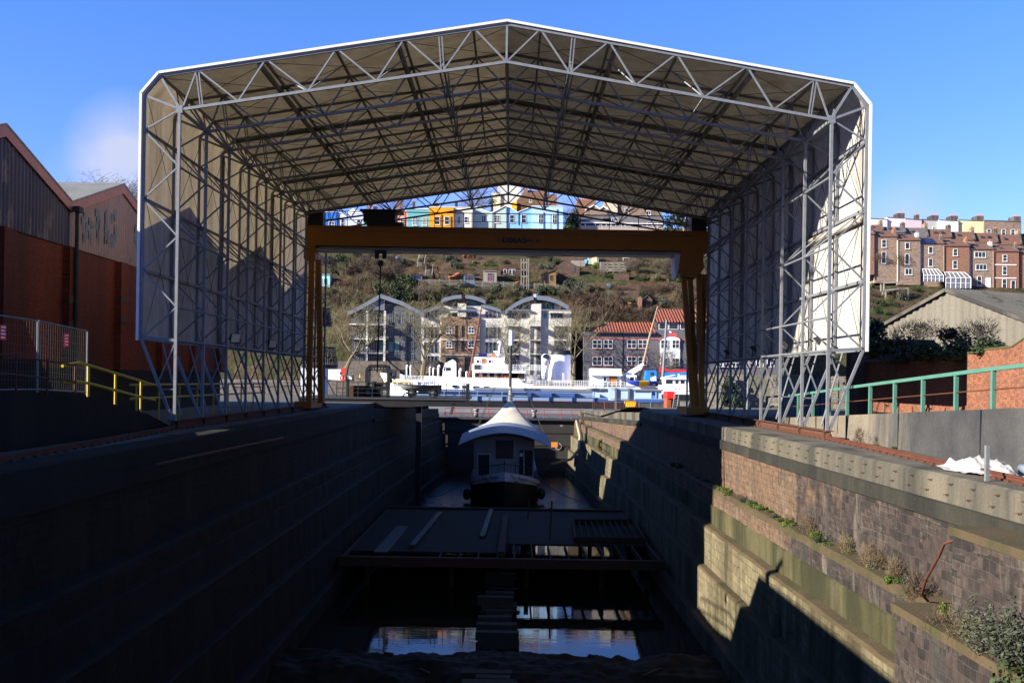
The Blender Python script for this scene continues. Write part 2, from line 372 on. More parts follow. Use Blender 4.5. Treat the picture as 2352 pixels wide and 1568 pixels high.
# ---- dock walls, lofted along the dock
def dock_side(sgn, nm, label, mats):
    cx = -.2
    def prof(Y):
        t = max(0, min(1, (Y - 73.5) / 44.5)); dx = -1.6 * t
        zt = 0 if Y <= 73.5 else -.25 - 1.25 * t
        q = lambda x: cx + sgn * (x + .2 + dx) if sgn > 0 else cx - (x + .2 + dx)
        return [[(q(11.0), zt - .002), (q(9.78), zt), (q(9.70), zt - .06), (q(9.70), zt - .60)],
                [(q(9.70), zt - .60), (q(9.62), zt - .62), (q(9.62), zt - 1.0), (q(9.72), zt - 1.02)],
                [(q(9.72), zt - 1.02), (q(9.76), -2.74)],
                [(q(9.76), -2.74), (q(9.30), -2.77), (q(9.2), -2.84), (q(9.2), -2.98)],
                [(q(9.2), -2.98), (q(9.22), -3.52)],
                [(q(9.22), -3.52), (q(9.16), -3.56), (q(9.18), -4.36)],
                [(q(9.18), -4.36), (q(8.88), -4.4), (q(8.8), -4.48)],
                [(q(8.8), -4.48), (q(8.82), -6.12)],
                [(q(8.82), -6.12), (q(8.56), -6.15), (q(8.5), -6.22)],
                [(q(8.5), -6.22), (q(8.52), -8.12)],
                [(q(8.52), -8.12), (q(8.27), -8.15), (q(8.2), -8.22)],
                [(q(8.2), -8.22), (q(8.2), -10.2)]]
    names = ['coping', 'string_course', 'stone_facing', 'ledge', 'stone_facing', 'lower_facing', 'ledge', 'lower_facing', 'ledge', 'lower_facing', 'ledge', 'lower_facing']
    Ys = sorted([3.2] + [4 + .7 * i for i in range(100)] + [73.5, 73.5001, 74.5, 76, 78, 80, 84, 88, 92, 96, 100, 105, 110, 118])
    P = [prof(y) for y in Ys]
    root = thing(nm, (cx + sgn * 9.9, 40, 0), label, 'dock wall')
    for i, n in enumerate(names):
        rows = []
        for j, y in enumerate(Ys):
            row = []
            for kk, (a, b) in enumerate(P[j][i]):
                amp = .015 if b > -1.1 else .05; key = b * 3.1 + 7 * sgn
                row.append((a + amp * mn.noise(V((y * .9, key, 2))) + .5 * amp * mn.noise(V((y * 2.7, key, 5))), y, b + amp * .7 * mn.noise(V((y * 1.3, key, 8)))))
            rows.append(row)
        MB().loft(rows).build(n, mats[i], root)
    return root
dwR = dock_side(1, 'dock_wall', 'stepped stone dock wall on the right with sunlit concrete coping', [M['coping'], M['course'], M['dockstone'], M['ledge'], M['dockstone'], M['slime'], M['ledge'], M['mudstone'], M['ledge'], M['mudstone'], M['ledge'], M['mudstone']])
W_ = M['wetstone_shade']; Cw = M['conc_wet_shade']
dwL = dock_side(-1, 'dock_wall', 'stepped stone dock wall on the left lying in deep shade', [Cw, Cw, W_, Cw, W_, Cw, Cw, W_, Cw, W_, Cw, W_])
hd = MB().box(-11, 10.6, 2.2, 3.2, -10.2, -.004); ho = hd.build('dock_head_wall', M['wetstone_shade']); tag(ho, 'dark stone wall closing the near head of the dock', 'dock wall')
# two projecting stone blocks near the camera on the right
b1 = MB().box(8.75, 9.76, 4, 19.6, -2.72, -.95); b1.build('buttress', M['dockstone'], dwR, label='projecting dark stone block below the coping')
b1c = MB().box(8.70, 9.76, 3.9, 19.68, -.95, -.78); b1c.build('buttress_cap', M['ledge'], dwR)
b2 = MB().box(8.35, 9.24, 4, 21.4, -4.32, -2.84); b2.build('buttress', M['dockstone'], dwR)
b2c = MB().box(8.28, 9.24, 3.9, 21.5, -2.88, -2.70); b2c.build('buttress_cap', M['ledge'], dwR)
st = MB()
for row, zz in ((0, -.17), (1, -.42)):
    for i in range(26):
        y = 16.5 + i * 1.05 + row * .2
        st = MB(); st.tube([(9.71, y, zz + .02), (9.63, y, zz + .02), (9.63, y + .12, zz), (9.71, y + .12, zz)], .009, 5)
        st.build('iron_staple', M['rust'], dwR)
# ---- water and mud of the dock
wt = MB().face([(-9.4, 28, WZ), (9.0, 28, WZ), (9.0, 69, WZ), (-9.4, 69, WZ)]).build('dock_water', M['dockwater']); tag(wt, kind='structure')
M['dockripple'] = water('rippled_dock_water', (.010, .010, .008), .08, 1.0, .10, (.6, 2.0, 1), 2.2)
wt = MB().face([(-9.4, 69, WZ), (9.0, 69, WZ), (9.0, 118.2, WZ), (-9.4, 118.2, WZ)]).build('rippled_water', M['dockripple']); tag(wt, kind='structure')
md = MB(); rows = []
ny, nx = 150, 200
for j in range(ny):
    y = 28 + 18 * (j / (ny - 1))
    row = []
    for i in range(nx):
        x = -9.6 + 18.8 * i / (nx - 1)
        n1 = mn.fractal(V((x * .55, y * .8, 3.1)), .9, 2.1, 5); n2 = mn.noise(V((x * .22, y * .25, 9)))
        edge = 39.9 + .7 * mn.noise(V((x * .5, 1.7, 0))) + .35 * mn.noise(V((x * 1.9, 7, 0)))
        t = max(0, min(1, (edge - y) / .8)); near = max(0, min(1, (y - 35.4) / 2.0)) if y < 39.5 else 1
        h = -9.28 + t * (.36 * near + .20) + .20 * n1 * (t * .8 + .2) + .1 * n2 + .05 * t * mn.noise(V((x * 3.1, y * 3.1, 4)))
        row.append((x, y, h))
    rows.append(row)
mo = md.loft(rows).build('mud_bank', M['mud'], smooth=True); tag(mo, kind='structure')
fl = MB().face([(-9.6, 2, -10.15), (9.2, 2, -10.15), (9.2, 119, -10.15), (-9.6, 119, -10.15)]).build('dock_floor', M['mud']); tag(fl, kind='structure')
# keel blocks of stacked timber along the dock's centre line
M['baulk'] = plain('wet_timber', (.028, .023, .015), .8, .5, 2, .5, c2=(.050, .043, .030), spec=.2)
gk = 'timber keel blocks along the dock floor'
R2 = random.Random(3)
yk, i = 33.0, 0
while yk < 55:
    root = thing('keel_block', (-.55 + .01 * (yk - 36), yk, -10.1), 'stack of wet timber baulks standing in the dock water on its centre line', 'keel block', gk)
    x0 = -.55 + .012 * (yk - 36)
    nl = R2.choice((3, 4, 4, 5)); zt0 = -10.1
    for k in range(nl):
        wd = R2.uniform(1.2, 1.9) if k else R2.uniform(1.7, 2.1); o = R2.uniform(-.22, .22); hh = R2.uniform(.27, .40); an = R2.uniform(-.10, .10); dy = R2.uniform(.15, .30)
        c = V((x0 + o, yk + R2.uniform(-.12, .12), zt0 + hh / 2)); d = V((math.cos(an), math.sin(an), R2.uniform(-.025, .025))) * wd / 2
        MB().bar(c - d, c + d, dy * 2, hh).build('baulk', M['baulk'], root); zt0 += hh
    yk += R2.uniform(.62, 1.25) if yk < 42 else R2.uniform(.9, 1.8)

# ================================================================ the fabric covered shed
CX, Y1, NB, DB = -.33, 36.0, 9, 3.19
FY = [Y1 + DB * k for k in range(NB + 1)]; Y2 = FY[-1]
T = lambda d: 14.87 - 2.07 * abs(d) / 12.51
B = lambda d: 13.46 - 1.91 * abs(d) / 11.79
shed = thing('dock_shed', (CX, Y1, 0), 'open ended white fabric shed on a galvanised steel lattice frame over the dry dock', 'shed')
inner = [11.55, 9.5, 6.97, 4.42]; outer = [10.8, 8.31, 5.74, 3.26]
for k, y in enumerate(FY):
    thick = 1.0
    m = MB()
    for s in (-1, 1):
        X = lambda d: CX + s * d
        m.bar((X(13.06), y, 3.26), (X(13.06), y, 12.07), .09); m.bar((X(13.06), y, 12.07), (X(12.49), y, 12.76), .09)
        m.bar((X(12.49), y, 12.76), (X(0), y, 14.81), .09)
        m.bar((X(11.79), y, 11.55), (X(0), y, 13.46), .095, .10)
        m.bar((X(11.75), y, 11.55), (X(13.06), y, 12.05), .085); m.bar((X(11.75), y, 11.55), (X(12.49), y, 12.74), .085)
        m.box(X(11.79) - .12, X(11.79) + .12, y - .06, y + .06, 11.42, 11.70)
        m.bar((X(11.79), y, 3.22), (X(13.06), y, 3.30), .09, .11)
    if k in (3, 6):
        for s in (-1, 1): m.bar((CX + s * 12.49, y + .22, 12.72), (CX, y + .22, 14.76), .14); m.bar((CX + s * 13.06, y + .22, 3.3), (CX + s * 13.06, y + .22, 12.0), .14)
    fr = m.build('portal_frame', M['galv'], shed)
    for s in (-1, 1):
        X = lambda d: CX + s * d
        MB().bar((X(11.80), y, .30), (X(11.79), y, 11.5), .105, .105).build('leg', M['galv'], fr)
        MB().bar((X(13.06), y, 3.26), (X(11.88), y, .32), .085, .10).bar((X(11.80), y, 3.2), (X(12.42), y, 1.68), .05).bar((X(11.80), y, 1.45), (X(12.36), y, 1.45), .045).build('raking_strut', M['galv'], fr)
        if k < NB: MB().tube([(X(12.85), y + DB / 2, 3.2), (X(12.0), y + DB / 2 - .3, .45)], .036, 7).build('tube_brace', M['galv'], fr)
    m = MB()
    for s in (-1, 1):
        X = lambda d: CX + s * d
        bt = lambda b, t, w=.056: m.bar((X(b), y, B(b)), (X(t), y, T(t)), w)
        bt(11.7, 11.18)
        m.bar((X(10.95), y, B(10.95)), (X(11.13), y, T(11.13)), .042); m.bar((X(11.04), y, B(11.04)), (X(11.23), y, T(11.23)), .042)
        for b, t in ((9.68, 11.18), (9.68, 8.70), (7.16, 8.70), (7.16, 6.15), (4.69, 6.15), (4.69, 3.70), (2.30, 3.70), (2.30, 1.21), (0, 1.21)): bt(b, t)
        m.bar((X(2.25), y, B(2.25)), (X(2.36), y, T(2.36)), .042); m.bar((X(2.36), y, B(2.36)), (X(2.47), y, T(2.47)), .042)
        pts = [(11.79, inner[0]), (13.06, outer[0]), (11.79, inner[1]), (13.06, outer[1]), (11.79, inner[2]), (13.06, outer[2]), (11.79, inner[3]), (13.06, outer[3])]
        for p, q in zip(pts, pts[1:]): m.bar((X(p[0]), y, p[1]), (X(q[0]), y, q[1]), .056)
    m.bar((CX, y, B(0)), (CX, y, T(0)), .08)
    m.build('lattice', M['galv'], fr)
for s in (-1, 1):
    X = lambda d: CX + s * d
    for d in (12.45, 11.18, 8.70, 6.15, 3.70, 1.21):
        mm = MB().bar((X(d), Y1, T(d) - .09), (X(d), Y2, T(d) - .09), .08, .10)
        mm.build('purlin', M['galv'], shed)
    for d in (3.95, 8.95):
        MB().tube([(X(d), Y1 + .1, T(d) - .14), (X(d), Y2, T(d) - .13)], .105, 8).build('fabric_pocket', M['tarp_roof'], shed)
    for d, w_ in ((11.79, .10), (7.16, .055), (2.25, .06), (2.40, .06)):
        MB().bar((X(d), Y1, B(d)), (X(d), Y2, B(d)), w_).build('longitudinal_tie', M['galv'], shed)
    for z in outer: MB().bar((X(13.02), Y1, z), (X(13.02), Y2, z), .075, .11).build('girt', M['galv'], shed)
    for z in inner[1:] + [3.22]: MB().tube([(X(11.79), Y1, z), (X(11.79), Y2, z)], .042, 7).build('leg_tie', M['galv'], shed)
    for k in range(NB):
        ya, yb = FY[k], FY[k + 1]; m = MB()
        # lattice between the eaves tie and the haunch, and along the inner tie
        m.bar((X(11.79), ya, 11.55), (X(12.45), (ya + yb) / 2, 12.66), .045); m.bar((X(12.45), (ya + yb) / 2, 12.66), (X(11.79), yb, 11.55), .045)
        m.bar((X(2.33), ya, B(2.33)), (X(2.4), (ya + yb) / 2, T(2.4) - .1), .04); m.bar((X(2.4), (ya + yb) / 2, T(2.4) - .1), (X(2.33), yb, B(2.33)), .04)
        m.build('eaves_brace', M['galv'], shed); m = MB()
        for b, t in ((7.16, 6.15), (7.16, 8.70), (4.69, 3.7)): m.bar((X(b), ya, B(b)), (X(t), yb if k % 2 else ya + DB * .5, T(t) - .08), .042)
        m.build('knee_brace', M['galv'], shed); m = MB()
        m.bar((X(11.79), ya, inner[1]), (X(13.0), (ya + yb) / 2, outer[0]), .042); m.bar((X(13.0), ya, outer[1]), (X(11.79), yb, inner[2]), .042)
        m.build('wall_brace', M['galv'], shed)
        m = MB()
        for d0, d1 in ((12.4, 8.7), (8.7, 3.7), (3.7, 0)):
            m.tube([(X(d0), ya, T(d0) - .14), (X(d1), yb, T(d1) - .14)], .011, 4); m.tube([(X(d1), ya, T(d1) - .14), (X(d0), yb, T(d0) - .14)], .011, 4)
        m.tube([(X(12.96), ya, 3.4), (X(12.96), yb, 8.3)], .011, 4); m.tube([(X(12.96), yb, 3.4), (X(12.96), ya, 8.3)], .011, 4)
        m.tube([(X(12.96), ya, 8.3), (X(12.96), yb, 12.0)], .011, 4); m.tube([(X(12.96), yb, 8.3), (X(12.96), ya, 12.0)], .011, 4)
        m.build('tie_rods', M['dark'], shed)
    # cladding, three modules long
    for q in range(3):
        ya, yb = FY[3 * q] + (-.02 * q if q else -.06), FY[3 * q + 3] - (-.02 if q < 2 else -.06)
        def sheet(name, p, r_, mat, n=24):
            rows = []
            for i in range(n + 1):
                y = ya + (yb - ya) * i / n
                rows.append([(p[0] + (r_[0] - p[0]) * j / 8, y, p[1] + (r_[1] - p[1]) * j / 8) for j in range(9)])
            MB().loft(rows).build(name, mat, shed)
        if s < 0 and q == 0: yb = FY[3] - .05
        sheet('wall_fabric', (X(13.14 + .006 * q), 3.22), (X(13.14 + .006 * q), 12.11 + .006 * q), M['tarp_wall'])
        if s < 0 and q == 0: yb = FY[3] + .02
        sheet('eaves_fabric', (X(13.14 + .006 * q), 12.11 + .006 * q), (X(12.53), 12.84 + .008 * q), M['tarp_wall'])
        sheet('roof_fabric', (X(12.53), 12.84 + .008 * q), (CX, 14.91 + .008 * q), M['tarp_roof'])
    # white edge trims front and back
    for yy in (Y1 - .12, Y2 + .02):
        m = MB(); pr = [(13.17, 3.2), (13.17, 12.12), (12.55, 12.86), (0, 14.93)]
        for p, q in zip(pr, pr[1:]): m.bar((X(p[0]), yy + .05, p[1]), (X(q[0]), yy + .05, q[1]), .09, .09, (0, 1, 0))
        m.build('edge_trim', M['trim'], shed)
    m = MB(); xb = X(11.8)
    m.box(xb - .14, xb + .14, Y1 - .35, Y2, .30, .33); m.box(xb - .02, xb + .02, Y1 - .35, Y2, .05, .30); m.box(xb - .14, xb + .14, Y1 - .35, Y2, .02, .05)
    for y in FY: m.box(xb - .13, xb + .13, y - .02, y + .02, .05, .30)
    m.build('base_beam', M['rust'], shed)
    for y in (Y1 - .2, Y1 + DB * 3, Y1 + DB * 6, Y2 - .3):
        m = MB(); m.tube([(xb - .07, y, .06), (xb + .07, y, .06)], .16, 14); m.build('wheel', M['rust'], shed)
MB().bar((CX, Y1, T(0) - .12), (CX, Y2, T(0) - .12), .10).build('ridge_beam', M['galv'], shed)
MB().bar((CX, Y1, B(0)), (CX, Y2, B(0)), .10).build('longitudinal_tie', M['galv'], shed)
MB().tube([(CX + 13.0, Y1 + .2, 8.05), (CX + 13.0, Y1 + 3.0, 8.02), (CX + 13.0, Y1 + 6.8, 8.0)], [.16, .14, .17], 10).build('rolled_canvas', plain('beige_canvas', (.38, .32, .24), .8, .25, 2), shed, True, 'rolled up beige canvas')
# floodlights clamped to the shed
fg = 'floodlights along the shed walls'
def flood(p, face, label):
    p = V(p); r = thing('floodlight', p, label, 'floodlight', fg); f = V(face).normalized(); sd = f.cross(V((0, 0, 1))).normalized(); up = sd.cross(f)
    m = MB(); c = p + V((0, 0, .34))
    a = [c + sd * x + up * z for x, z in ((-.26, -.2), (.26, -.2), (.26, .2), (-.26, .2))]; b = [q + f * .06 for q in a]; d = [c - f * .2 + (q - c) * .55 for q in a]
    m.hexa(d + a); m.build('housing', M['dark'], r)
    MB().hexa([c + (q - c) * .9 + f * .002 for q in a] + [c + (q - c) * .88 + f * .02 for q in a]).build('lens', plain('lamp_lens', (.55, .52, .42), .12, .1, 3, spec=.8), r)
    MB().bar(p, p + V((0, 0, .12)), .05).bar(p + V((0, 0, .12)) - sd * .3, p + V((0, 0, .12)) + sd * .3, .04).bar(p + V((0, 0, .12)) - sd * .29, c - sd * .29, .03).bar(p + V((0, 0, .12)) + sd * .29, c + sd * .29, .03).build('bracket', M['dark'], r)
ord_ = ['nearest', 'middle', 'farthest']
for i, y in enumerate((43.4, 50.2, 56.0)):
    flood((CX - 11.7, y, 3.28), (.8, -.45, -.2), f'{ord_[i]} floodlight on the left wall of the shed, facing the dock')
for i, y in enumerate((38.8, 43.5, 49.0, 55.0)):
    flood((CX + 12.2, y, 3.30), (-.7, .2, -.75), ['first', 'second', 'third', 'fourth'][i] + ' floodlight from the front along the right wall of the shed')

# ================================================================ rails of the shed
for s, nm in ((-1, 'left'), (1, 'right')):
    root = thing('crane_rail', (s * 11, 40, 0), f'rusty steel rail on baseplates along the {nm} dock edge', 'rail')
    if s > 0: path = [(10.05, 15.5), (10.5, 21), (11.0, 28.5), (11.42, 36), (11.47, 45), (11.47, 66)]
    else: path = [(-10.75, 15.5), (-11.0, 21), (-11.5, 28.5), (-12.08, 36), (-12.13, 45), (-12.13, 66)]
    pts = [V((x, y, 0)) for x, y in path]
    h = MB()
    for p, q in zip(pts, pts[1:]): h.bar(p + V((0, 0, .135)), q + V((0, 0, .135)), .075, .04); h.bar(p + V((0, 0, .075)), q + V((0, 0, .075)), .022, .09); h.bar(p + V((0, 0, .022)), q + V((0, 0, .022)), .16, .03)
    h.build('rail_head', M['rustred'], root)
    for p, q in zip(pts, pts[1:]):
        L = (q - p).length; n = int(L / .62)
        for i in range(n):
            c = p.lerp(q, (i + .5) / n); m = MB(); m.box(c.x - .19, c.x + .19, c.y - .09, c.y + .09, .0, .008)
            m.box(c.x - .15, c.x - .07, c.y - .05, c.y + .05, .008, .05); m.box(c.x + .07, c.x + .15, c.y - .05, c.y + .05, .008, .05); m.build('baseplate', M['rust'], root)

# ================================================================ gantry crane beyond the shed
YC = 59.3
gc = thing('gantry_crane', (0, YC, 0), 'yellow gantry crane spanning the dock behind the shed', 'crane')
pz = lambda py: at(1173, py, YC).z
pxx = lambda px, py: at(px, py, YC)
def rollz(x, z): return z
Zc = lambda py: at(1173, py, YC).z
xl, xr = at(705, 560, YC).x, at(1624, 560, YC).x
zt, zb = Zc(527), Zc(583)
m = MB(); m.box(xl, xr, YC - .1, YC + .9, zb + .30, zt); m.box(xl, xr, YC - .16, YC + .96, zt, zt + .05)
m.box(xl + .4, xr - .4, YC - .2, YC + 1.0, zb + .30, zb + .40); m.build('bridge_girder', M['crane'], gc)
m = MB(); m.box(xl + .6, xr - 1.2, YC - .18, YC + .95, zb, zb + .09); m.box(xl + .6, xr - 1.2, YC + .2, YC + .6, zb + .09, zb + .30); m.build('girder_flange', plain('girder_flange_grey', (.30, .29, .26), .45, .1, 1), gc)
m = MB(); m.tube([(xl + .9, YC - .19, zt - .22), (xr - .9, YC - .19, zt - .22)], .025, 6)
for i in range(12): m.box(xl + 1.5 + i * 2.1, xl + 1.58 + i * 2.1, YC - .2, YC - .1, zt - .27, zt - .17)
m.build('cable_track', M['galv'], gc)
pl = MB().box(at(1145, 0, YC).x, at(1250, 0, YC).x, YC - .125, YC - .1, Zc(561), Zc(544.5)); pl.build('name_board', plain('board_yellow', (.27, .105, .01), .5, .08, 1), gc)
text_mesh('lettering', 'DEMAG', .42, M['black'], gc, (at(1190, 0, YC).x, YC - .13, Zc(553)), (1, 0, 0), (0, 0, 1), bold=.02)
text_mesh('lettering', '8485 88', .26, M['black'], gc, (at(1232, 0, YC).x, YC - .13, Zc(553)), (1, 0, 0), (0, 0, 1), bold=.004)
text_mesh('lettering', '12,5 t', .22, M['black'], gc, (at(1158, 0, YC).x, YC - .13, Zc(553)), (1, 0, 0), (0, 0, 1), bold=.002)
m = MB()
for i in range(14):
    x = xl + .5 + i * (xr - xl - 1) / 13; m.bar((x, YC + .75, zt), (x, YC + .75, zt + 1.05), .04)
m.bar((xl + .5, YC + .75, zt + 1.05), (xr - .5, YC + .75, zt + 1.05), .05); m.bar((xl + .5, YC + .75, zt + .55), (xr - .5, YC + .75, zt + .55), .03)
m.build('walkway_railing', M['black'], gc)
# trolley with hoist
xa, xb_ = at(836, 515, YC).x, at(922, 515, YC).x
m = MB(); m.box(xa, xb_ - .35, YC - .3, YC + 1.1, zt + .28, zt + .95); m.box(xa - .2, xb_ + .05, YC - .4, YC + 1.2, zt + .92, zt + 1.02); m.box(xa + .2, xb_ + .1, YC - .2, YC + 1.0, zt + .06, zt + .30)
m.tube([(xa + 1.1, YC + .3, zt + .95), (xa + 1.1, YC + .3, zt + 1.2)], .05, 6); m.build('trolley', M['black'], gc)
xh = at(876, 590, YC).x
m = MB(); m.box(xh - .35, xh - .10, YC - .45, YC - .2, zb - .45, zb + .05); m.box(xh + .10, xh + .35, YC - .45, YC - .2, zb - .45, zb + .05); m.box(xh - .35, xh + .35, YC - .46, YC - .19, zb - .12, zb + .05); m.build('hoist_block', M['black'], gc)
m = MB(); m.ball((xh, YC - .32, zb - .72), .19, 12, 8, (1, .5, 1)); m.build('hook_sheave', M['dark'], gc, True)
m = MB(); m.tube([(xh, YC - .32, zb - .8), (xh - .05, YC - .32, zb - 4.5), (xh - .1, YC - .32, 2.3)], .045, 6); m.build('hoist_chain', M['black'], gc)
# legs
lt = pxx(735, 600)
m = MB(); m.box(pxx(708, 0).x, pxx(734, 0).x, YC - .2, YC + 1.0, Zc(602), zb + .30); m.build('leg_head', M['crane'], gc)
for a, b in ((716, 714), (732, 730)):
    p, q = pxx(a, 604), pxx(b, 936)
    MB().bar((p.x, YC, Zc(603)), (q.x, YC + (.9 if a > 720 else -.6), .45), .30, .30, (0, 1, 0)).build('leg', M['crane'], gc)
MB().box(pxx(702, 0).x, pxx(740, 0).x, YC - 1.4, YC + 1.9, .16, .55).build('bogie', M['crane'], gc)
hx0, hx1 = pxx(1567, 0).x, pxx(1622, 0).x
m = MB(); m.prism([(hx0 + .1, YC - .3, zb + .3), (hx1, YC - .3, zb + .3), (hx1 + .05, YC - .3, Zc(612)), (hx1 - .35, YC - .3, Zc(632)), (hx0 + .35, YC - .3, Zc(632)), (hx0, YC - .3, Zc(608))], (0, 1.5, 0)); fix_normals(m.build('leg_head', M['crane'], gc))
MB().prism([(hx0 - .25, YC - .25, zb + .1), (hx0 + .1, YC - .25, zb + .1), (hx0, YC - .25, Zc(612)), (hx0 - .2, YC - .25, Zc(634))], (0, 1.4, 0)).build('gusset', M['trim'], gc)
for a, b, dy in ((1571, 1589, -.5), (1586, 1606, .9), (1607, 1610, -.4), (1619, 1617, 1.1)):
    p, q = pxx(a, 625), pxx(b, 935)
    MB().bar((p.x, YC + .2, Zc(622)), (q.x, YC + dy, .5), .30, .30, (0, 1, 0)).build('leg', M['crane'], gc)
MB().box(pxx(1582, 0).x, pxx(1630, 0).x, YC - 1.5, YC + 2.0, .16, .55).build('bogie', M['crane'], gc)
for X_ in (xl + .5, xr - .5):
    MB().box(X_ - .45, X_ + .45, YC - .1, YC + .8, zt + .06, zt + .95).build('end_cabinet', M['black'], gc)

# driftwood on the mud
dwm = 'bits of driftwood on the mud'
rd2 = random.Random(15)
for i, (x, y) in enumerate(((-4.6, 38.9), (-2.2, 38.7), (3.6, 38.8), (-6.0, 38.2), (1.9, 37.6), (5.4, 36.9), (-3.0, 36.6))):
    a = rd2.uniform(0, 3.1); L = rd2.uniform(.35, 1.1); d = V((math.cos(a), math.sin(a), rd2.uniform(-.08, .12))) * L / 2; c = V((x, y, -8.78))
    tag(MB().bar(c - d, c + d, .12, .10).build('driftwood', M['baulk']), 'piece of dark driftwood stranded on the mud at the dock bottom', 'driftwood', dwm)
# ================================================================ near left: warehouse, terrace, fences
def onz(px, py, z):
    dx, dy = px - PX0, PY0 - py; v = dy + dx * ROLL
    return at(px, py, (z - EYE) * FL / v)
def Z(k, x, y, z):
    a, b, s = CR[k]; return onz(a + x * s, b + y * s, z)
def corrugated(name, ax, pitch, c, c2, peel=None, depth=.6, rough=.7):
    t = NT(name); sp = t.n('ShaderNodeSeparateXYZ'); t.l(t.obj(), sp.inputs[0])
    ph = t.math('SINE', t.math('MULTIPLY', sp.outputs['xyz'.index(ax)], 2 * math.pi / pitch))
    st = t.noise(t.axes('xyz', (1, 1, .12)), .5, 5, .65)
    col = t.ramp(st, [(.32, c), (.68, c2)])
    if peel:
        p = t.noise(t.axes('xyz', (1, 1.6, .35)), .55, 6, .75); q = t.noise(t.obj(), .11, 2)
        col = t.mix(t.ramp(t.math('ADD', p, t.math('MULTIPLY', t.math('SUBTRACT', q, .5), .9)), [(.56, 0.0), (.60, .9)]), col, peel)
    g = t.noise(t.obj(), 6, 4, .6); col = t.mix(.35, col, t.ramp(g, [(.3, .6), (.7, 1.15)]), 'MULTIPLY')
    t.bump(ph, depth, pitch * .12)
    return t.fin(col, rough, 0, .3)
M['sheetpink'] = corrugated('pink_corrugated_sheet', 'y', .30, (.30, .175, .145), (.20, .125, .11), (.10, .11, .115))
M['sheetnavy'] = corrugated('navy_peeling_sheet', 'y', .30, (.030, .030, .050), (.075, .055, .06), (.15, .105, .09))
M['fascia'] = plain('salmon_fascia', (.30, .11, .07), .6, .12, .8)
M['roofgrey'] = corrugated('grey_roof_sheet', 'y', .55, (.16, .16, .15), (.11, .11, .10))
def corr_panel(name, mat, root, org, along, nrm, L, pitch, amp, zlo, zhi, per=6):
    org, along, nrm = V(org), V(along).normalized(), V(nrm).normalized(); n = int(L / pitch * per); rows = []
    for i in range(n + 1):
        t = L * i / n; p = org + along * t + nrm * (amp * math.sin(2 * math.pi * t / pitch)); rows.append([V((p.x, p.y, zlo(t))), V((p.x, p.y, zhi(t)))])
    return MB().loft(rows).build(name, mat, root, True)
XW = -20.0
wh = thing('warehouse', (XW, 50, 0), 'red brick warehouse with pink corrugated gables and salmon roof edges', 'warehouse')
zc = 7.75
val = [32.9, 44.7, 56.5, 68.3]
m = MB(); m.face([(XW, 32.9, 2.2), (XW, 68.3, 2.2), (XW, 68.3, zc), (XW, 32.9, zc)]); m.face([(XW, 32.9, 2.2), (XW, 32.9, zc), (XW - 30, 32.9, zc), (XW - 30, 32.9, 2.2)]); m.face([(XW, 68.3, 2.2), (XW - 30, 68.3, 2.2), (XW - 30, 68.3, zc), (XW, 68.3, zc)])
m.build('brick_wall', M['brickL'], wh)
MB().box(XW - 30, XW + .06, 32.85, 68.35, 0, 2.2).build('plinth', M['conc_wet_shade'], wh)
for i in range(3):
    a, b = val[i], val[i + 1]; c = (a + b) / 2
    sx = XW - .12 if i else XW + .10
    corr_panel('gable_sheeting', M['sheetnavy'] if i == 0 else M['sheetpink'], wh, (XW + .07, a, 0), (0, 1, 0), (1, 0, 0), b - a, .30, .035, lambda t: zc - .1, lambda t, h=(b - a) / 2: 9.35 + 1.95 * (1 - abs(t - h) / h))
    m = MB()
    for p, q in (((a, 9.69), (c, 11.65)), ((c, 11.65), (b, 9.69))):
        m.prism([(XW + .12, p[0], p[1] - .5), (XW + .12, q[0], q[1] - .5), (XW + .12, q[0], q[1]), (XW + .12, p[0], p[1])], (.08, 0, 0))
    m.build('fascia', M['fascia'], wh)
    for k, (p, q) in enumerate((((a, 9.69), (c, 11.65)), ((c, 11.65), (b, 9.69)))):
        MB().hexa([(XW + .22, p[0], p[1] - .06), (XW + .22, q[0], q[1] - .06), (XW - 30, q[0], q[1] - .06), (XW - 30, p[0], p[1] - .06), (XW + .22, p[0], p[1] + .03), (XW + .22, q[0], q[1] + .03), (XW - 30, q[0], q[1] + .03), (XW - 30, p[0], p[1] + .03)]).build('roof_slope', M['roofgrey'], wh)
for y in (33.3, 39.0, 44.75, 50.6, 56.6, 62.4, 68.0):
    MB().box(XW - .02, XW + .32, y - .45, y + .45, 2.2, zc - .12).build('pilaster', M['brickL'], wh)
for y, z in ((44.7, 5.1), (44.7, 4.0), (50.55, 5.6), (50.55, 4.6)):
    MB().box(XW + .3, XW + .36, y - .5, y + .42, z, z + .35).build('pattress_plate', M['rust'], wh)
MB().tube([(XW + .42, 44.72, 9.2), (XW + .42, 44.72, 2.3)], .09, 8).box(XW + .3, XW + .6, 44.5, 44.95, 9.2, 9.45).build('downpipe', plain('mossy_downpipe', (.02, .022, .018), .8, .5, 2), wh)
# faded painted letters that peeled off the sheeting leave grey smears
m = MB(); rr = random.Random(8)
for px, y0, y1, wd in ((192, 480, 565, 11), (205, 478, 560, 7), (222, 468, 568, 9), (240, 480, 560, 7), (256, 468, 560, 9), (308, 505, 565, 5)):
    for k in range(9):
        a = px + rr.uniform(-wd, wd) / 1.6; yy = rr.uniform(y0, y1 - 18); L = rr.uniform(8, 34)
        p = at(a, yy, 1); Yp = XW / p.x if p.x else 50
        p = at(a, yy, Yp); q = at(a, yy + L, Yp); ww = rr.uniform(.06, .14)
        m.box(XW + .103, XW + .112 + k * .0008, p.y - ww, p.y + ww, q.z, p.z)
m.build('peeled_lettering', plain('bare_grey_sheet', (.10, .11, .11), .7, .3, 3), wh)
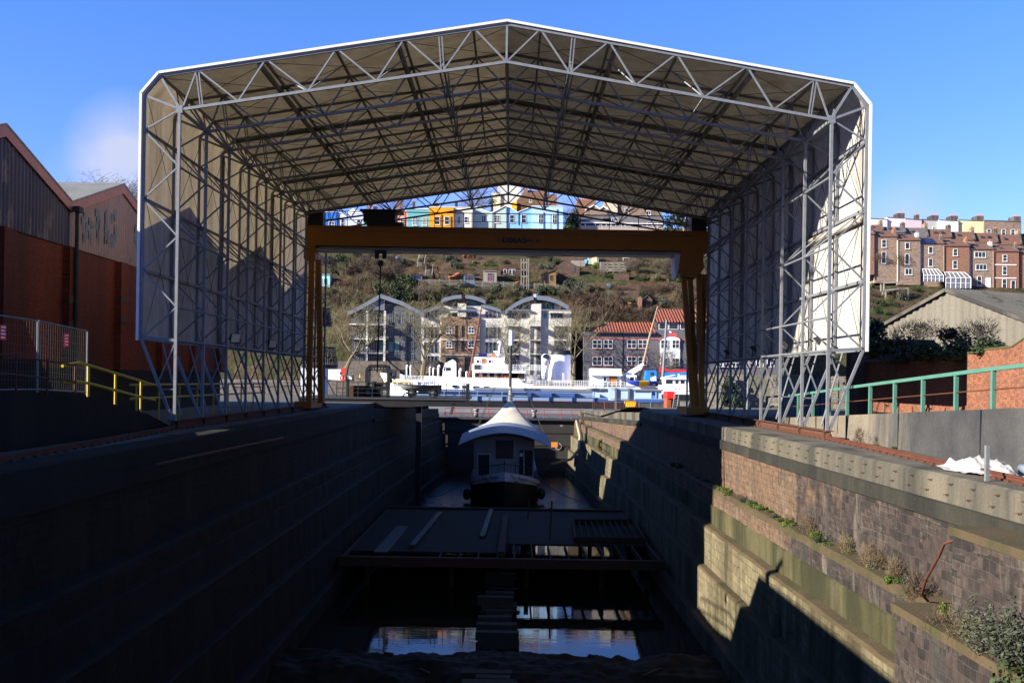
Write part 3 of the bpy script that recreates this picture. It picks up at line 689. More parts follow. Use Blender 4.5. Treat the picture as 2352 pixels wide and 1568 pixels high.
# building off to the left whose shadow reaches across the dock
ob = thing('brick_store', (-19, 12, 0), 'low brick store standing left of the dock head', 'building')
MB().box(-24, -14.6, -6, 25.0, 0, 5.0).build('wall', M['brickL'], ob)
MB().box(-24.3, -14.4, -6.3, 25.2, 5.0, 5.25).build('roof', M['conc_dark'], ob)
m = MB().tube([(-15.2, 23.6, 5.2), (-15.2, 23.6, 6.2)], .22, 10).tube([(-15.2, 23.6, 6.2), (-15.2, 23.0, 6.55)], .12, 8); m.build('vent_cowl', M['galv'], ob)
# terrace behind a retaining wall
prof = [(3.0, 1.6), (24.4, 1.50), (29.5, 1.28), (34.4, .60), (36.5, .12)]
tw = thing('retaining_wall', (-12.6, 25, 0), 'dark concrete retaining wall below the yellow railing on the left', 'wall')
m = MB()
for (a, za), (b, zb2) in zip(prof, prof[1:]):
    m.hexa([(-12.95, a, -.05), (-12.5, a, -.05), (-12.5, b, -.05), (-12.95, b, -.05), (-12.95, a, za), (-12.5, a, za), (-12.5, b, zb2), (-12.95, b, zb2)])
m.build('wall_face', M['conc_wet_shade'], tw)
m = MB()
for (a, za), (b, zb2) in zip(prof, prof[1:]): m.face([(-20, a, za - .02), (-12.9, a, za - .02), (-12.9, b, zb2 - .02), (-20, b, zb2 - .02)])
tag(m.build('terrace_ground', M['mud']), kind='structure')
M['yellow'] = plain('yellow_railing_paint', (.36, .25, .01), .5, .18, 3)
yr = thing('yellow_railing', (-12.6, 32, 0), 'yellow tubular handrail sloping down beside the shed on the left', 'railing')
P3 = [(-12.62, 29.75, 1.15, 2.22, 1.68), (-12.62, 31.8, 1.0, 2.0, 1.47), (-12.62, 34.0, .6, 1.75, 1.20)]
for x, y, zb0, zt0, zm in P3: MB().tube([(x, y, zb0 - .15), (x, y, zt0)], .045, 8).build('post', M['yellow'], yr)
MB().tube([(-12.75, 28.3, 2.17), (-12.65, 29.2, 2.28), (-12.62, 29.75, 2.22), (-12.62, 34, 1.75), (-12.62, 35.0, 1.62)], .045, 8).build('top_rail', M['yellow'], yr)
MB().tube([(-12.75, 28.3, 1.70), (-12.65, 29.2, 1.72), (-12.62, 29.75, 1.68), (-12.62, 34, 1.20), (-12.7, 35.6, 1.06)], .045, 8).build('mid_rail', M['yellow'], yr)
y2 = thing('yellow_railing', (-13.9, 46, 0), 'level yellow handrail running behind the shed legs on the left', 'railing')
for i in range(9): MB().tube([(-13.9, 37 + i * 2.4, 0), (-13.9, 37 + i * 2.4, 1.6)], .04, 7).build('post', M['yellow'], y2)
for z in (1.58, 1.07): MB().tube([(-13.9, 36.4, z), (-13.9, 56.4, z)], .042, 7).build('rail', M['yellow'], y2)
br = thing('dark_railing', (-12.65, 25, 0), 'rusty dark railing on top of the left retaining wall', 'railing')
for i in range(6):
    y = 20.3 + i * 1.72; zz = 1.5 if y < 25 else 1.5 - (y - 25) * .05
    MB().tube([(-12.65, y, zz - .1), (-12.65, y, zz + .95)], .03, 6).build('post', M['rust'], br)
for h in (.92, .45): MB().tube([(-12.65, 18, 1.5 + h), (-12.65, 25, 1.48 + h), (-12.65, 29.0, 1.28 + h)], .026, 6).build('rail', M['rust'], br)
def heras(p, q, label):
    p, q = V(p), V(q); r = thing('fence_panel', p, label, 'fence panel', 'temporary mesh fence panels'); d = (q - p)
    m = MB(); U = V((0, 0, 1))
    for a in (p, q): m.tube([a, a + U * 2.0], .024, 7)
    m.tube([p + U * 2.0, q + U * 2.0], .022, 7); m.tube([p + U * .08, q + U * .08], .022, 7); m.build('tube_frame', M['galv'], r)
    m = MB()
    for i in range(1, 22): a = p + d * (i / 22); m.bar(a + U * .1, a + U * 1.98, .003)
    for i in range(1, 8): m.bar(p + U * (.1 + i * .24), q + U * (.1 + i * .24), .003)
    m.build('wire_mesh', M['galv'], r); return r
pz_ = [(-13.25, 20.8, 1.44), (-13.25, 24.35, 1.44), (-13.25, 27.9, 1.42), (-13.3, 31.3, 1.30)]
lab = ['mesh fence panel at the left edge, carrying no second post in view', 'mesh fence panel with a red warning sign nearest the left edge', 'mesh fence panel with a red warning sign beside the yellow railing']
for i in range(3): heras(pz_[i], pz_[i + 1] - V((0, .06, 0)) if False else V(pz_[i + 1]) - V((0, .06, 0)), lab[i])
M['signred'] = plain('sign_red', (.55, .03, .03), .5, .1, 2)
for (y, z, lb) in ((25.9, 3.0, 'red and white warning sign on the fence panel nearest the left edge'), (29.6, 2.95, 'red and white warning sign on the fence panel by the yellow railing')):
    r = thing('warning_sign', (-13.2, y, z), lb, 'sign')
    MB().box(-13.23, -13.215, y - .16, y + .16, z - .2, z + .2).build('plate', M['signred'], r)
    m = MB()
    for k in range(4): m.box(-13.215, -13.210, y - .12, y + .1 - .03 * (k % 2), z + .12 - k * .09, z + .155 - k * .09)
    m.build('print', M['white'], r)

# ================================================================ near right: retaining wall, handrail, brick wall
rp = [(6.0, 1.75, 11.7), (23.3, 1.51, 12.0), (36, .90, 12.25), (46, .45, 12.9), (58, .12, 13.3)]
cw = thing('retaining_wall', (12.2, 30, 0), 'pale concrete retaining wall with dark stains beside the rusty rail', 'wall')
def rz(y):
    for (a, za, _), (b, zb2, _) in zip(rp, rp[1:]):
        if a <= y <= b: return za + (zb2 - za) * (y - a) / (b - a)
    return rp[-1][1]
def rx(y):
    for (a, _, xa), (b, _, xb2) in zip(rp, rp[1:]):
        if a <= y <= b: return xa + (xb2 - xa) * (y - a) / (b - a)
    return rp[-1][2]
m = MB()
ysw = [6 + i * 2 for i in range(27)]
for a, b in zip(ysw, ysw[1:]):
    m.hexa([(rx(a), a, -.05), (rx(a) + .4, a, -.05), (rx(b) + .4, b, -.05), (rx(b), b, -.05), (rx(a) + .03, a, rz(a)), (rx(a) + .4, a, rz(a)), (rx(b) + .4, b, rz(b)), (rx(b) + .03, b, rz(b))])
M['retain'] = NT('stained_retaining_concrete'); t = M['retain']; sp = t.n('ShaderNodeSeparateXYZ'); t.l(t.obj(), sp.inputs[0])
nn = t.noise(t.axes('xyz', (1, 1, .14)), .5, 6, .68); bb = t.noise(t.obj(), .5, 4, .6)
ff = t.math('ADD', t.math('MULTIPLY', t.math('SUBTRACT', 2.0, sp.outputs[1]), .10), t.math('MULTIPLY', t.math('SUBTRACT', nn, .5), 1.5))
cc = t.mix(t.ramp(t.math('ADD', ff, .5), [(.30, 0.0), (.62, 1.0)]), t.ramp(bb, [(.3, (.16, .135, .10)), (.7, (.105, .09, .068))]), t.ramp(bb, [(.3, (.022, .023, .025)), (.7, (.055, .054, .053))]))
gg = t.noise(t.obj(), 12, 4, .7); cc = t.mix(.45, cc, t.ramp(gg, [(.3, .5), (.75, 1.25)]), 'MULTIPLY'); t.bump(gg, .4, .03); M['retain'] = t.fin(cc, .9, 0, .2)
m.build('wall_face', M['retain'], cw)
for y in (25.5, 31.2, 36.4, 41, 46): MB().box(rx(y) - .004, rx(y) + .02, y - .02, y + .02, 0, rz(y) - .02).build('joint', M['black'], cw)
m = MB()
for a, b in zip(ysw, ysw[1:]): m.face([(rx(a) + .38, a, rz(a) - .02), (40, a, rz(a) - .02), (40, b, rz(b) - .02), (rx(b) + .38, b, rz(b) - .02)])
tag(m.build('ramp_ground', M['earth']), kind='structure')
M['green'] = plain('green_handrail_paint', (.040, .135, .10), .65, .35, 3, c2=(.075, .16, .125))
gr = thing('green_handrail', (12.5, 32, 0), 'turquoise green steel handrail along the top of the pale concrete wall', 'railing')
ys_ = [17.2, 19.9, 22.6, 25.2, 27.4, 29.7, 32.0, 34.3, 36.9, 39.5, 42.2, 45.0, 48.0, 51.5]
top = lambda y: rz(y) + .98
for y in ys_: MB().box(rx(y) + .13, rx(y) + .23, y - .05, y + .05, rz(y) - .02, top(y)).build('post', M['green'], gr)
m = MB()
for a, b in zip(ys_, ys_[1:]): m.bar((rx(a) + .18, a, top(a) + .04), (rx(b) + .18, b, top(b) + .04), .11, .10)
m.build('top_rail', M['green'], gr)
m = MB()
for a, b in zip(ys_, ys_[1:]): m.tube([(rx(a) + .18, a, rz(a) + .5), (rx(b) + .18, b, rz(b) + .5)], .018, 6)
m.build('mid_wire', M['rustred'], gr)
bw = thing('brick_wall', (17.4, 33, 0), 'old orange brick boundary wall with a mossy top', 'wall')
m = MB(); ry = random.Random(4); tops = []
yy = 20.0; P = []
while yy < 49: P.append((yy, 3.62 - .02 * (yy - 20) + ry.uniform(-.05, .05) + (.25 if yy < 33.6 else 0))); yy += .9
for (a, za), (b, zb2) in zip(P, P[1:]): m.hexa([(17.3, a, 0), (17.72, a, 0), (17.72, b, 0), (17.3, b, 0), (17.3, a, za), (17.72, a, za), (17.72, b, zb2), (17.3, b, zb2)])
m.build('brickwork', M['brickR'], bw)
m = MB()
for (a, za), (b, zb2) in zip(P, P[1:]): m.hexa([(17.27, a, za), (17.75, a, za), (17.75, b, zb2), (17.27, b, zb2), (17.3, a, za + .07), (17.72, a, za + .07), (17.72, b, zb2 + .07), (17.3, b, zb2 + .07)])
m.build('mossy_coping', plain('mossy_mortar', (.06, .048, .018), .95, .5, 4, .5, c2=(.04, .045, .012)), bw)
pw = MB().box(16.6, 20.4, 48.6, 49.3, 0, 4.05).box(18.4, 20.6, 48.4, 49.4, 4.05, 4.25); po = pw.build('concrete_pier', M['conc_dark']); tag(po, 'grey concrete pier ending the old brick wall beside the shed', 'pier')
# grey corrugated gabled shed
gs = thing('gabled_shed', (32.8, 75, 0), 'grey corrugated cement shed with a mossy roof behind the brick wall', 'shed')
M['cement'] = corrugated('cement_sheet_wall', 'z', .62, (.14, .125, .10), (.10, .09, .07), None, .02, .95)
M['cemroof'] = corrugated('cement_sheet_roof', 'x', .36, (.075, .07, .062), (.045, .043, .037), (.02, .02, .012), .02, .95)
e = V((.43, -.9, 0)); rd = V((.9, .43, 0)); ap = V((32.8, 75, 9.28)); hw = 7.0; dz = 2.71
L_, R_ = ap - e * hw - V((0, 0, dz)), ap + e * hw - V((0, 0, dz))
corr_panel('gable_wall', M['cement'], gs, (*L_.xy, 0), e, -rd, 14, .62, .07, lambda t: 4.9, lambda t: 9.22 - dz * abs(t - 7) / 7)
for p, q in ((L_, ap), (ap, R_)):
    p2 = p + (p - ap).normalized() * .4 if p is not ap else p; q2 = q + (q - ap).normalized() * .4 if q is not ap else q
    o = -rd * .25; U = V((0, 0, .06))
    MB().hexa([p2 + o, q2 + o, q2 + rd * 26, p2 + rd * 26, p2 + o + U, q2 + o + U, q2 + rd * 26 + U, p2 + rd * 26 + U]).build('roof_deck', M['cemroof'], gs)
    n_c = int(26 / .36 * 6); rows = []
    for i_ in range(n_c + 1):
        t_ = 26 * i_ / n_c; k_ = rd * t_ + V((0, 0, .13 + .06 * math.sin(2 * math.pi * t_ / .36))) + o; rows.append([p2 + k_, q2 + k_])
    MB().loft(rows).build('roof_slope', M['cemroof'], gs, True)
    MB().bar(p2 - rd * .27, q2 - rd * .27, .10, .26).build('barge_board', M['conc_dark'], gs)
m = MB(); m.hexa([V((*L_.xy, 4.62)) - rd * .1, V((*R_.xy, 4.62)) - rd * .1, V((*R_.xy, 4.62)) + rd * .1, V((*L_.xy, 4.62)) + rd * .1, V((*L_.xy, 4.9)) - rd * .1, V((*R_.xy, 4.9)) - rd * .1, V((*R_.xy, 4.9)) + rd * .1, V((*L_.xy, 4.9)) + rd * .1]); m.build('lintel_band', M['dark'], gs)
m = MB(); m.face([(*L_.xy, 0), (*R_.xy, 0), (*R_.xy, 4.62), (*L_.xy, 4.62)]); m.build('translucent_sheeting', corrugated('blue_clear_sheet', 'x', .22, (.12, .14, .26), (.08, .10, .2), None, .7, .4), gs)
# white tarpaulin on the gravel
tp = MB(); rows = []; tcen = V((10.9, 23.0, 0)); tr = random.Random(2)
for i in range(26):
    row = []
    for j in range(26):
        u, v = i / 25 * 2 - 1, j / 25 * 2 - 1
        n = mn.fractal(V((u * 1.7, v * 1.7, 5)), .8, 2.2, 5); rr_ = math.sqrt(u * u + v * v)
        h = max(0, .30 * (1 - rr_ * .8) + .22 * n) * (1 if rr_ < 1 else .4)
        row.append(tcen + V((u * .62 * (1 + .2 * mn.noise(V((v * 2, 1, 0)))), v * 1.3 * (1 + .2 * mn.noise(V((u * 2, 4, 0)))), h + .02)))
    rows.append(row)
to = tp.loft(rows).build('tarpaulin', plain('white_tarpaulin', (.33, .32, .30), .6, .12, 2), smooth=True); tag(to, 'crumpled white tarpaulin lying on the gravel by the rusty rail', 'tarpaulin')
pi = MB().tube([(11.15, 20.7, .16), (11.5, 22.3, .16)], .12, 14).build('pipe', plain('blue_grey_pipe', (.24, .30, .36), .5, .15, 2), smooth=True); tag(pi, 'short blue grey pipe lying behind the white tarpaulin', 'pipe')
sk = MB().box(9.98, 10.06, 20.85, 20.93, 0, .75).build('marker_stake', M['galv']); tag(sk, 'small grey upright stake standing at the rusty rail', 'stake')
tag(fix_normals(MB().prism([(8.5, 32.0, -6.12), (8.76, 31.9, -6.12), (8.76, 32.1, -5.4), (8.66, 32.15, -5.45)], (.02, .12, .02)).build('broken_slab', M['ledge'])), 'broken stone slab leaning on a lower ledge of the sunlit wall', 'slab')
hp = MB().tube([(9.25, 21.9, -2.75), (8.95, 21.5, -2.5), (8.82, 21.0, -2.1), (8.78, 20.3, -1.5), (8.76, 20.0, -1.18), (8.8, 19.62, -1.05), (8.9, 19.4, -1.05)], .03, 8).build('rusty_pipe', M['rustred'], smooth=True); tag(hp, 'bent rusty pipe rising from the weedy ledge on the right', 'pipe')

# ================================================================ in the dock: pontoon deck, barge, gate
ZP = -7.25
pt = thing('steel_pontoon', (0, 57, ZP), 'dark rusty steel deck platform lying across the dock', 'pontoon')
M['deck'] = plain('dark_deck_plate', (.018, .014, .010), .85, .5, .7, .3, c2=(.030, .024, .018), spec=.15)
M['deckrust'] = plain('brown_beam', (.06, .028, .013), .8, .35, 1.5, c2=(.04, .02, .011), spec=.15)
f0, f1 = onz(775, 1280, ZP), onz(1525, 1285, ZP)
MB().box(f0.x, f1.x, 51.4, 51.8, ZP - .48, ZP).build('front_beam', M['deckrust'], pt)
MB().box(f0.x + .2, -.1, 53.4, 71, ZP - .12, ZP - .02).build('deck_plate', M['deck'], pt)
MB().box(-.1, f1.x - .2, 56.4, 71, ZP - .12, ZP - .02).build('deck_plate', M['deck'], pt)
MB().box(f0.x, f1.x, 70.8, 71.2, ZP - .4, ZP + .12).build('rear_beam', M['deckrust'], pt)
for x in (f0.x + .1, f1.x - .3): MB().box(x, x + .2, 51.8, 70.8, ZP - .4, ZP).build('side_beam', M['deckrust'], pt)
for i in range(9): x = .3 + i * .95; MB().box(x, x + .07, 51.8, 56.4, ZP - .3, ZP - .01).build('open_rib', M['deckrust'], pt)
for i in range(4): x = -3.6 + i * 1.0; MB().box(x, x + .07, 51.8, 53.4, ZP - .3, ZP - .01).build('open_rib', M['deckrust'], pt)
for x in (-7.5, -3, 1, 5, 7.4):
    for y in (53, 61, 69): MB().box(x - .12, x + .12, y - .12, y + .12, -10.1, ZP - .4).build('support_leg', M['deckrust'], pt)
gb = 'loose beams lying on the pontoon'
M['palebeam'] = plain('weathered_beam', (.040, .032, .020), .6, .3, 2)
for n, (a, b, w_, h_, lb) in enumerate(((Z('c8', 755, 765, ZP), Z('c8', 900, 592, ZP), .32, .2, 'pale beam lying at a slant on the left half of the pontoon'), (Z('c8', 1118, 715, ZP), Z('c8', 1165, 575, ZP), .3, .16, 'pale beam lying near the middle of the pontoon'), (Z('c8', 1216, 812, ZP), Z('c8', 1240, 612, ZP), .36, .3, 'dark beam along the centre line of the pontoon'), (Z('c8', 590, 790, ZP), Z('c8', 705, 655, ZP), .75, .06, 'wide wet plank at the far left of the pontoon'))):
    a.z = b.z = ZP + h_ / 2 - .015; o = MB().bar(a, b, w_, h_).build('loose_beam', M['palebeam'] if n != 2 else M['deckrust']); tag(o, lb, 'beam', gb)
for x, y0, y1, lb in ((1355, 610, 520, 'thin leaning post standing on the pontoon, left of two'), (1470, 720, 522, 'tall thin post standing upright on the pontoon, right of two')):
    p = Z('c8', x, y0, ZP); hgt = (y0 - y1) * .4427 * p.y / FL
    o = MB().bar(p - V((0, 0, .02)), p + V((.08, .1, hgt)), .1, .1).build('upright_post', M['palebeam']); tag(o, lb, 'post')
lg = thing('lattice_girder', Z('c8', 1800, 720, ZP), 'rusty ladder frame girder lying on the right side of the pontoon', 'girder')
a, b = Z('c8', 1600, 735, ZP), Z('c8', 1960, 740, ZP); c_, d_ = Z('c8', 1590, 640, ZP), Z('c8', 1900, 640, ZP)
for p, q in ((a, b), (c_, d_), (a, c_), (b, d_)): MB().bar(p + V((0, 0, .15)), q + V((0, 0, .15)), .12, .3).build('chord', M['deckrust'], lg)
for i in range(1, 10): MB().bar(a.lerp(b, i / 10) + V((0, 0, .13)), c_.lerp(d_, i / 10) + V((0, 0, .13)), .06, .2).build('rung', M['deckrust'], lg)

# ---- the cream tented barge
M['hullblack'] = plain('black_hull', (.012, .012, .013), .45, .3, .6)
M['bulwark'] = plain('white_bulwark', (.55, .56, .60), .45, .1, 1)
M['zinc'] = corrugated('zinc_roof', 'y', .62, (.13, .155, .21), (.10, .125, .18), None, .8, .5)
M['canvas'] = plain('cream_canvas', (.40, .365, .29), .7, .06, 1.2)
M['cabin'] = plain('grey_cabin_wall', (.22, .23, .24), .6, .2, 1.2, streak=1)
ap_ = thing('cafe_barge', (-.1, 87, WZ), 'black and white barge with a cream tented roof moored in the dock', 'boat')
bxc = A('b8', 757, 1000, 86).x
def hx(t): # half width along the hull, t metres from the stem
    return 3.15 * (1 - max(0, 1 - t / 4.2) ** 2.2)
rows, rows2 = [], []
for i in range(22):
    t = (i / 21) ** 1.6 * 27; Yh = 86 + t; w_ = hx(t) + .02; sheer = -5.95 - 1.25 * min(1, t / 4) + .25 * max(0, t - 20) / 8; bd = .80 - .38 * min(1, t / 4)
    rows.append([V((bxc + k * w_ * f, Yh + (1 - f) * -.0, z)) for k, f, z in ((-1, .96, sheer - bd + .02), (-1, .98, -8.6), (-1, .82, -9.9), (0, 0, -10.1), (1, .82, -9.9), (1, .98, -8.6), (1, .96, sheer - bd + .02))])
    rows2.append([V((bxc + k * w_ * f, Yh, z)) for k, f, z in ((-1, 1.03, sheer), (-1, .96, sheer - bd))] + [V((bxc + k * w_ * f, Yh, z)) for k, f, z in ((1, .96, sheer - bd), (1, 1.03, sheer))])
MB().loft(rows).build('hull', M['hullblack'], ap_, True)
m = MB(); m.loft([r[:2] for r in rows2]); m.loft([r[2:] for r in rows2]); m.build('bulwark', M['bulwark'], ap_)
MB().loft([[(r[0].x, r[0].y, r[0].z - .35), (r[3].x, r[3].y, r[3].z - .35)] for r in rows2]).build('deck', M['deck'], ap_)
for s in (-1, 1):
    p, q = V((bxc + s * .35, 86.2, -6.38)), V((bxc + s * 2.6, 88.4, -6.95))
    xd = (q - p) if s > 0 else (p - q); xd.z *= 1; xd.normalize(); up = V((0, 0, 1)) - xd * xd.z; nrm = xd.cross(up.normalized())
    c0 = V((bxc + s * 1.25, 86.95, -6.50)) + V((0, -.62, 0))
    text_mesh('lettering', 'The Apple', .52, M['black'], ap_, c0, xd, up, bold=-.003)
    text_mesh('lettering', 'BRISTOL', .17, M['black'], ap_, c0 + V((0, 0, -.34)) - xd * .25, xd, up, bold=.006)
# cabin with doors and panel
cy = 91.0
xa, xb_ = A('b8', 400, 700, cy).x, A('b8', 1112, 700, cy).x
z0, z1 = A('b8', 0, 1050, cy).z, A('b8', 757, 560, cy).z
xm = (xa + xb_) / 2
arch = lambda x, z, r, k: z - k * ((x - xm) / r) ** 2
m = MB(); pts = [(xa, cy, z0)] + [(xa + (xb_ - xa) * i / 12, cy, arch(xa + (xb_ - xa) * i / 12, z1 + .05, 3.1, .75)) for i in range(13)] + [(xb_, cy, z0)]
m.prism(pts, (0, 14, 0)); fix_normals(m.build('cabin', M['cabin'], ap_))
def bxr(name, x0, y0, x1, y1, mat, d=.06, Y=cy):
    p, q = A('b8', x0, y1, Y), A('b8', x1, y0, Y); return MB().box(p.x, q.x, Y - d, Y + .02, p.z, q.z).build(name, mat, ap_)
d1 = bxr('door', 440, 788, 592, 1035, M['black'], .05); bxr('door', 930, 745, 1090, 1040, M['black'], .05)
m = MB()
for a, b in (((445, 792), (588, 792)), ((445, 792), (445, 1030)), ((588, 792), (588, 1030)), ((988, 748), (988, 1035))):
    m.bar(A('b8', *a, cy - .07), A('b8', *b, cy - .07), .06)
m.build('door_trim', M['bulwark'], ap_)
bxr('window_board', 655, 628, 865, 840, plain('brown_board', (.06, .05, .045), .6, .3, 1.5), .07)
bxr('menu_board', 938, 778, 975, 818, M['bulwark'], .06, cy - .06)
m = MB()
for x in (600, 755, 885): p = A('b8', x, 990 if x != 755 else 975, 87.6 if x == 755 else 88.4); m.tube([p - V((0, 0, .2)), p + V((0, 0, .85))], .035, 6)
pp = [A('b8', 395, 950, 90), A('b8', 600, 930, 88.4), A('b8', 755, 905, 87.6), A('b8', 885, 925, 88.4), A('b8', 1110, 955, 90)]
m.tube(pp, .035, 6); m.build('bow_rail', M['black'], ap_)
# arched corrugated canopy
rows = []
for j in range(9):
    y = 89.6 + j * .95; zc_ = A('b8', 780, 540, 89.6).z + (j / 8) * .62
    rows.append([V((xm + x, y, zc_ - 1.18 * abs(x / 4.15) ** 1.9)) for x in [(-4.15 + 8.3 * i / 28) for i in range(29)]])
MB().loft(rows).loft([[p - V((0, 0, .07)) for p in r] for r in rows]).loft([rows[0], [p - V((0, 0, .07)) for p in rows[0]]]).build('arched_canopy', M['zinc'], ap_, True)
# tent
pk = A('b8', 823, 140, 101.5); per = []
c4_ = [V((A('b8', 415, 525, 97.2).x, 97.2, -3.02)), V((A('b8', 1212, 525, 97.2).x, 97.2, -3.02)), V((A('b8', 1212, 525, 97.2).x, 106.5, -3.0)), V((A('b8', 415, 525, 97.2).x, 106.5, -3.0))]
for k in range(4):
    p, q = c4_[k], c4_[(k + 1) % 4]
    for i in range(10):
        t = i / 10; o = p.lerp(q, t); b_ = 4 * t * (1 - t); mid = V((0, .35, 0)) * b_ * (1 if k == 0 else -1 if k == 2 else 0) + V((-.45, 0, 0)) * b_ * (1 if k == 1 else -1 if k == 3 else 0)
        per.append(o + mid + V((0, 0, .82 * b_ * (1 if k in (0, 2) else .2))))
rows = []
for i in range(19):
    t = i / 18; rows.append([V((pk.x + (p.x - pk.x) * t, pk.y + (p.y - pk.y) * t, pk.z + (p.z - pk.z) * (1 - (1 - t) ** 1.45) + .015 * math.sin(j * 2.4) * t)) for j, p in enumerate(per)])
MB().loft(rows, True).build('tent_canopy', M['canvas'], ap_, True)
mt = [V((pk.x, pk.y, -7.2)), V((pk.x, pk.y, pk.z + .4)), V((pk.x, pk.y, A('c5', 300, 510, pk.y).z))]
MB().tube(mt, .16, 10).build('mast', M['dark'], ap_)
MB().tube([mt[-1], V((pk.x, pk.y, A('c5', 300, 362, pk.y).z))], .2, 10).build('mast_head', M['white'], ap_)
MB().tube([V((pk.x, pk.y, pk.z - .3)), V((pk.x, pk.y, pk.z + 1.2))], [.3, .18], 10).build('mast_collar', M['canvas'], ap_)
tpz = mt[-1]; 
for c in c4_:
    for o in (0, .25): MB().tube([c + V((0, o, 0)), V((tpz.x, tpz.y, tpz.z - o * 3))], .018, 4).build('stay', M['dark'], ap_)
for k, (s, t) in enumerate(((-1, 0), (1, .5))):
    MB().ball((bxc + s * 3.35, 89.5 + t, -8.3 + .1 * k), .36, 12, 8, (1, 1, 1.5)).build('fender', M['black'], ap_, True)
sg = 'mooring ropes of the barge'
def rope(p, q, sag, label, r_=.03):
    p, q = V(p), V(q); o = MB().tube([p.lerp(q, i / 14) - V((0, 0, sag * 4 * (i / 14) * (1 - i / 14))) for i in range(15)], r_, 5).build('mooring_rope', M['dark']); tag(o, label, 'rope', sg)
rope((bxc + 3.1, 88, -6.6), (8.2, 80, -7.3), 1.0, 'mooring rope sagging from the barge to the right dock wall')
rope((bxc - 3.1, 88, -6.6), (-8.6, 82, -7.3), 1.0, 'mooring rope sagging from the barge to the left dock wall')
# ---- caisson gate
cs = thing('dock_gate', (0, 118, HZ), 'black riveted steel caisson gate closing the dock, with patches of rust', 'dock gate')
M['gateblack'] = NT('gate_steel'); t = M['gateblack']; vv = t.noise(t.obj(), .55, 6, .7)
cc = t.ramp(vv, [(.30, (.012, .012, .012)), (.62, (.02, .018, .016))]); pp_ = t.noise(t.obj(), .9, 2); cc = t.mix(t.ramp(pp_, [(.71, 0.0), (.735, 1.0)]), cc, (.14, .14, .13)); M['gateblack'] = t.fin(cc, .6, 0, .4)
MB().box(-9.3, 9.3, 118.1, 121, -10.2, -2.62).build('gate_body', M['gateblack'], cs)
MB().box(-9.3, 9.3, 117.6, 121.3, -2.68, -2.50).build('gate_deck', M['dark'], cs)
for i in range(4): MB().box(-9.2, 9.2, 118.0, 118.12, -4.2 - i * 1.5, -4.05 - i * 1.5).build('stiffener', M['gateblack'], cs)
m = MB(); p = A('b8', 1390, 700, 117.95); m.tube([p, p + V((0, .2, 0))], .42, 16); m.build('valve_port', plain('pale_port_ring', (.25, .25, .24), .6, .3, 2), cs); MB().tube([p - V((0, .03, 0)), p + V((0, .1, 0))], .30, 14).build('valve_hole', M['black'], cs)
p = A('b8', 1310, 650, 117.95); MB().box(p.x, p.x + .75, 117.9, 118.1, p.z - .6, p.z).build('rust_patch', plain('orange_rust', (.50, .16, .03), .8, .3, 3), cs)
gh = thing('red_handrail', (0, 118, -2.5), 'thin red handrail along the top of the dock gate', 'railing')
M['redrail'] = plain('red_rail_paint', (.22, .03, .025), .5, .2, 2)
for x in (60, 175, 372, 575, 790, 1030, 1230, 1430, 1555, 1700): p = A('b8', x, 0, 118); MB().tube([(p.x, 118.4, -2.5), (p.x, 118.4, -1.42)], .045, 6).build('post', M['redrail'], gh)
for z in (-1.42, -1.95): p, q = A('b8', 60, 0, 118), A('b8', 1700, 0, 118); MB().tube([(p.x, 118.4, z), (q.x, 118.4, z)], .045, 6).build('rail', M['redrail'], gh)
for x, lb in ((425, 'grey vent pipe left of the barge tent on the dock gate'), (1108, 'grey vent pipe right of the barge tent on the dock gate')):
    p = A('b8', x, 340, 119.6); r = thing('vent_pipe', (p.x, 119.6, -2.5), lb, 'pipe')
    MB().tube([(p.x, 119.6, -2.5), (p.x, 119.6, -1.6)], .26, 12).build('pipe', M['galv'], r, True); MB().tube([(p.x, 119.6, -1.75), (p.x, 119.6, -1.5)], .36, 12).build('cap', M['galv'], r, True)
hs_ = MB().tube([A('c8', 1608, 108, 112), A('c8', 1626, 190, 108), A('c8', 1620, 255, 104), A('c8', 1580, 305, 102), A('c8', 1520, 322, 100), A('c8', 1478, 332, 99)], [.16, .16, .16, .16, .15, .14], 8).build('hose', plain('pale_hose', (.30, .26, .17), .7, .2, 2), smooth=True); tag(hs_, 'thick pale hose hanging down by the dock gate on the right', 'hose')
ty = MB(); p = A('c5', 1203, 1480, 92); n_ = 18
ty.loft([[p + V((.0 + .16 * math.cos(b) * .9, (.42 + .16 * math.cos(b)) * math.sin(a) * .6 , (.42 + .16 * math.cos(b)) * math.cos(a))) if False else p + V(((.42 + .15 * math.cos(b)) * math.sin(a), .15 * math.sin(b), (.42 + .15 * math.cos(b)) * math.cos(a))) for b in [2 * math.pi * j / 8 for j in range(8)]] for a in [2 * math.pi * i / n_ for i in range(n_ + 1)]], True)
tag(ty.build('tyre_fender', M['ledge'], smooth=True), 'muddy tyre fender hanging on the sunlit lower dock wall', 'tyre')

# unseen building added behind the camera to block sky light
bh = thing('sky_blocker', (10, -24, 0), 'large dark building added unseen behind the dock head to block sky light', 'building')
MB().box(-38, 52, -40, -22, 0, 11).build('wall', M['conc_wet_shade'], bh); MB().prism([(-39, -41, 11), (-39, -21.5, 11), (-39, -31, 14.5)], (92, 0, 0)).build('roof', M['slate_dark'] if 'slate_dark' in M else M['dark'], bh)
# weeds, bushes and pipes on the near walls come with the bushes further on
rp2 = MB().tube([at(358, 1067, 25.6), at(480, 1040, 31.0), at(600, 1015, 38.5), at(650, 1005, 42.5)], .045, 7).build('rusty_pipe', M['rustred'], smooth=True); tag(rp2, 'long thin rusty pipe fixed along the top of the shaded left dock wall', 'pipe')

lw = MB().box(-16.8, -16.4, 24.9, 34.8, 0, 2.4).build('added_shade_wall', M['conc_wet_shade']); tag(lw, 'low dark wall added between the warehouse and the store to shade the ground', 'wall')  # added wall that keeps a stray sun patch off the left coping
